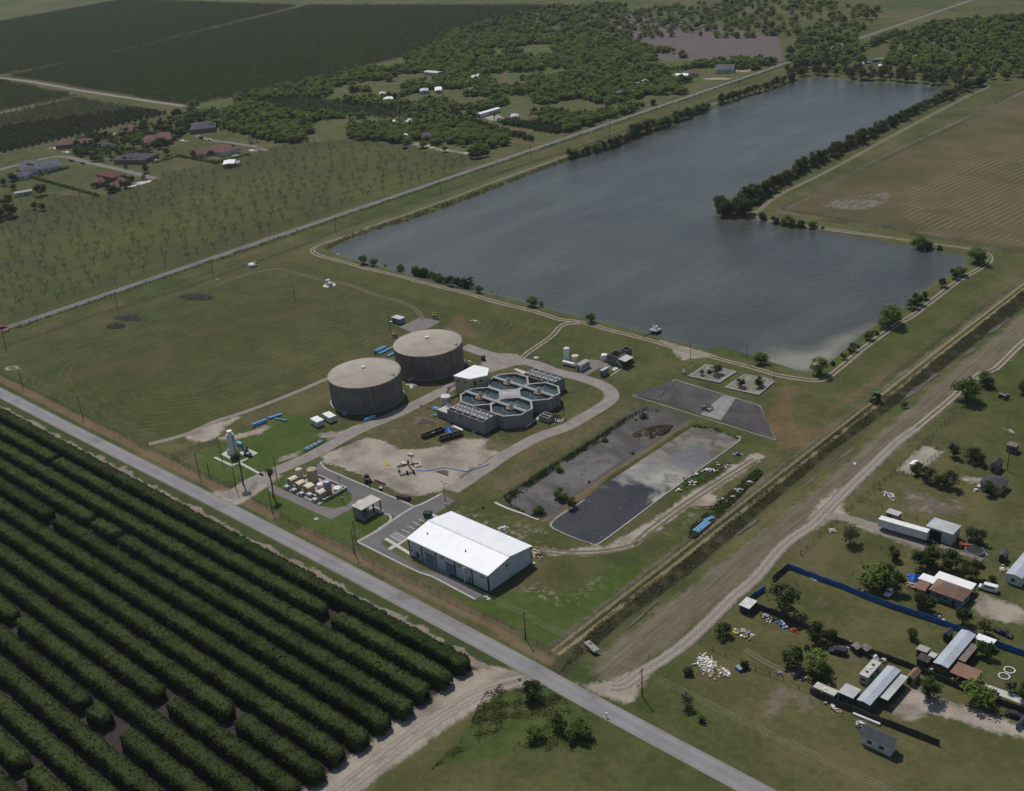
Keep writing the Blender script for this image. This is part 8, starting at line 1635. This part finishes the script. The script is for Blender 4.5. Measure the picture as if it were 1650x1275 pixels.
# scrap yard of parked cars at the far end
for i in range(26):
    u = i/25; q = (1380+u*80+RD.uniform(-2, 2), 106-17*u+RD.uniform(-1.2, 1.2)); p = G(*q)
    car(p, RD.uniform(0, 3.1), M[RD.choice(['white', 'white_dirty', 'galv', 'navy', 'bluegrey', 'white'])], 'vehicle parked in the long row beyond the far end of the reservoir', 'car', RD.choice(['suv', 'van', 'sedan']), 'row of vehicles beyond the reservoir')
bld('a4', ((790,98),(815,96),(815,86)), 2.8, 'white trailer beside the parked vehicles beyond the reservoir', 'wall_white', 'roof_white_plain', 'flat', name='trailer', cat='trailer', win=False)
bld('a4', ((1010,38),(1030,40),(1030,28)), 2.8, 'lone white hut in the trees beyond the reservoir', 'wall_white', 'roof_white_plain', 'flat', name='hut', cat='hut', win=False)
# trees around the village
for i, (x, y, f, s) in enumerate(((260, 925, 'd', 1.5), (265, 1020, 'd', .9), (220, 1010, 'd', .8), (90, 890, 'd', .8), (55, 985, 'd', 1.2), (20, 1050, 'd', 1.9), (75, 1060, 'd', 1.6), (-20, 1080, 'd', 1.8), (30, 860, 'd', .9), (925, 780, 'd', 1.1), (800, 755, 'd', .6), (910, 825, 'o', .8), (1060, 670, 'd', 1.0), (1380, 640, 'o', 1.0))):
    T1('a1', x, y, f, s, 'dark tree at the village edge, '+ORD[i]+' counted from the left edge inward' if i < 9 else ['dark tree beside the village street end', 'small dark bush at the village street', 'grey tree at the two-storey house drive', 'dark round tree on the lawn right of the slate house', 'grey tree left of the red-roofed lane house'][i-9])
def grove(poly, n, fams, s0, s1, label, group, maxn=300, clear=()):
    P = scatter(np.asarray(poly), n*2, RG); keep = []
    for q in P:
        if all(hypot(q[0]-c[0], q[1]-c[1]) > c[2] for c in clear): keep.append(q)
    return keep[:n]
BLD = [(o.location.x, o.location.y, 5.5) for o in bpy.data.objects if o.parent is None and o.get('category') in ('house', 'pool', 'shed', 'hut', 'car')]
def put(P, fams, s0, s1, label, group):
    for q in P:
        f = RD.choice(fams); fm = {'m': MESQ, 'd': DARK, 'w': WILL, 'o': OLIV, 'b': BUSH}[f]; plant_tree({'m': 'mesquite_tree', 'd': 'dark_tree', 'w': 'willow_tree', 'o': 'olive_tree', 'b': 'round_bush'}[f], RD.choice(fm), (q[0], q[1], 0), RD.uniform(s0, s1), RD.uniform(0, 6.28), label, 'tree', group)
VIL = XY(z('a1', (440,610),(560,540),(640,560),(760,540),(900,480),(1150,430),(1220,440),(1180,560),(1050,620),(960,650),(900,720),(760,690),(600,720),(480,670)))
put(grove(VIL, 300, 'dodm', .8, 1.3, '', '', clear=BLD), 'odom', .6, 1.1, 'dark garden tree among the village houses', 'garden trees of the village')
VH = [o for o in bpy.data.objects if o.name.startswith('village_house')]
put([(o.location.x+RD.uniform(6, 10)*cos(a), o.location.y+RD.uniform(6, 10)*sin(a)) for o in VH for a in [RD.uniform(0, 6.28) for _ in range(5)]], 'odob', .6, 1.1, 'small garden tree beside a house of the far village', 'trees beside the village houses')
put(grove(XY(z('a1', (1060,400),(1350,420),(1480,440),(1560,480),(1400,500),(1200,470),(1080,450))), 34, 'o', .8, 1.2, '', '', clear=BLD), 'ood', .9, 1.3, 'grey tree along the far edge of the village', 'grey trees behind the village')
BR = ZONES['brush'][0]
CLR = BLD+[(gp('a2', x, y)[0], gp('a2', x, y)[1], r) for x, y, r in ((1060, 180, 26), (1200, 290, 30), (1000, 330, 18), (1120, 180, 22), (1560, 430, 18), (1200, 625, 12), (1080, 600, 10), (1330, 640, 10), (1400, 330, 22), (760, 215, 16), (1450, 610, 10))]+[(gp('a3', x, y)[0], gp('a3', x, y)[1], r) for x, y, r in ((560, 380, 24), (760, 370, 14), (480, 340, 14), (1400, 165, 34), (1330, 150, 26), (120, 640, 16), (900, 330, 10), (40, 640, 14))]
gm = [XY(z('a2', (70,330),(330,300),(640,350),(950,380),(1100,420),(850,440),(600,420),(300,400),(80,360))), XY(z('a3', (-280,420),(0,455),(410,500),(410,550),(230,595),(-20,540)))]
P = scatter(BR, 9500, RG); dens = np.array([sin(q[0]*.031+1)*sin(q[1]*.027)+.6*sin(q[0]*.075)*sin(q[1]*.083+2) for q in P])
ok = (dens > -.5); 
for g_ in gm: ok &= sd_poly(P, g_) < -1
ok &= (d_line(P, np.array([(-587, 0), (-587, 2000)])) > 9)
for c in CLR: ok &= np.hypot(P[:, 0]-c[0], P[:, 1]-c[1]) > c[2]
P = P[ok]; kp = []; cell = {}
for q in P:                                          # keep crowns a little apart
    k = (int(q[0]//3.9), int(q[1]//3.9))
    if k in cell: continue
    cell[k] = 1; kp.append(q)
P = np.array(kp); P = P[np.argsort(np.hypot(P[:, 0], P[:, 1]))]; P = np.array([q for q in P if inview(q, 3, 30)])
FARM = [merged(*MESQ[i], 'mesquite_tree') for i in range(5)]
LOWM = [tree_meshes('low', 200+i, 3.1, 4.8, 'leaf_mesquite', 230, 1.1, .10, 14) for i in range(5)]+[tree_meshes('low', 220+i, 3.0, 5.6, 'leaf_dark', 200, 1.1, .12, 14) for i in range(1)]
for q in P[:290]: o = tag(link('mesquite_tree', RD.choice(FARM), None, (q[0], q[1], 0), RD.uniform(0, 6.28)), 'green mesquite tree in the brush beyond the far road', 'tree', 'mesquite trees beyond the far road'); s = RD.uniform(.75, 1.3); o.scale = (s, s, s*RD.uniform(.85, 1.1))
LV = [a[0] for a in LOWM]
for me in LV:
    me.materials.clear(); me.materials.append(M['leaf_mesquite']); me.materials.append(M['leaf_dark'])
LV[5].polygons.foreach_set('material_index', [1]*len(LV[5].polygons))
tag(merge_copies('far_brush', LV, [(q[0], q[1], 0, RD.uniform(.8, 1.35), RD.uniform(0, 6.28)) for q in P[290:]], [M['leaf_mesquite'], M['leaf_dark']]), kind='stuff')
# woods beyond the far end of the reservoir
far = np.vstack([scatter(XY([(1262,100),(1290,60),(1380,60),(1395,98),(1300,112)]), 170, RG), scatter(XY([(1425,103),(1440,70),(1500,40),(1900,10),(1900,150),(1600,128),(1450,112)]), 1500, RG), scatter(XY([(1390,80),(1425,60),(1900,-10),(1900,20),(1500,45)]), 500, RG), scatter(XY([(1000,62),(1010,20),(1290,-10),(1420,20),(1380,60),(1262,62)]), 420, RG), scatter(XY([(700,60),(900,10),(1010,10),(1000,62)]), 500, RG)])
tag(merge_copies('far_woods', LV[::-1], [(q[0], q[1], 0, RD.uniform(.9, 1.5), RD.uniform(0, 6.28)) for q in far], [M['leaf_mesquite'], M['leaf_dark']]), kind='stuff')
# ------------------------------------------------------------------ the air between the camera and the far fields
hz_mat = bpy.data.materials.new('haze'); hz_mat.use_nodes = True; nt = hz_mat.node_tree; nt.nodes.clear()
ho = nt.nodes.new('ShaderNodeOutputMaterial'); pv = nt.nodes.new('ShaderNodeVolumePrincipled')
pv.inputs['Color'].default_value = (.80, .86, .95, 1); pv.inputs['Density'].default_value = .000045; pv.inputs['Anisotropy'].default_value = .2
nt.links.new(pv.outputs[0], ho.inputs['Volume'])
tag(MB().bx(-9500, 6500, -700, 14500, -5, 216).build('haze', hz_mat), kind='stuff')
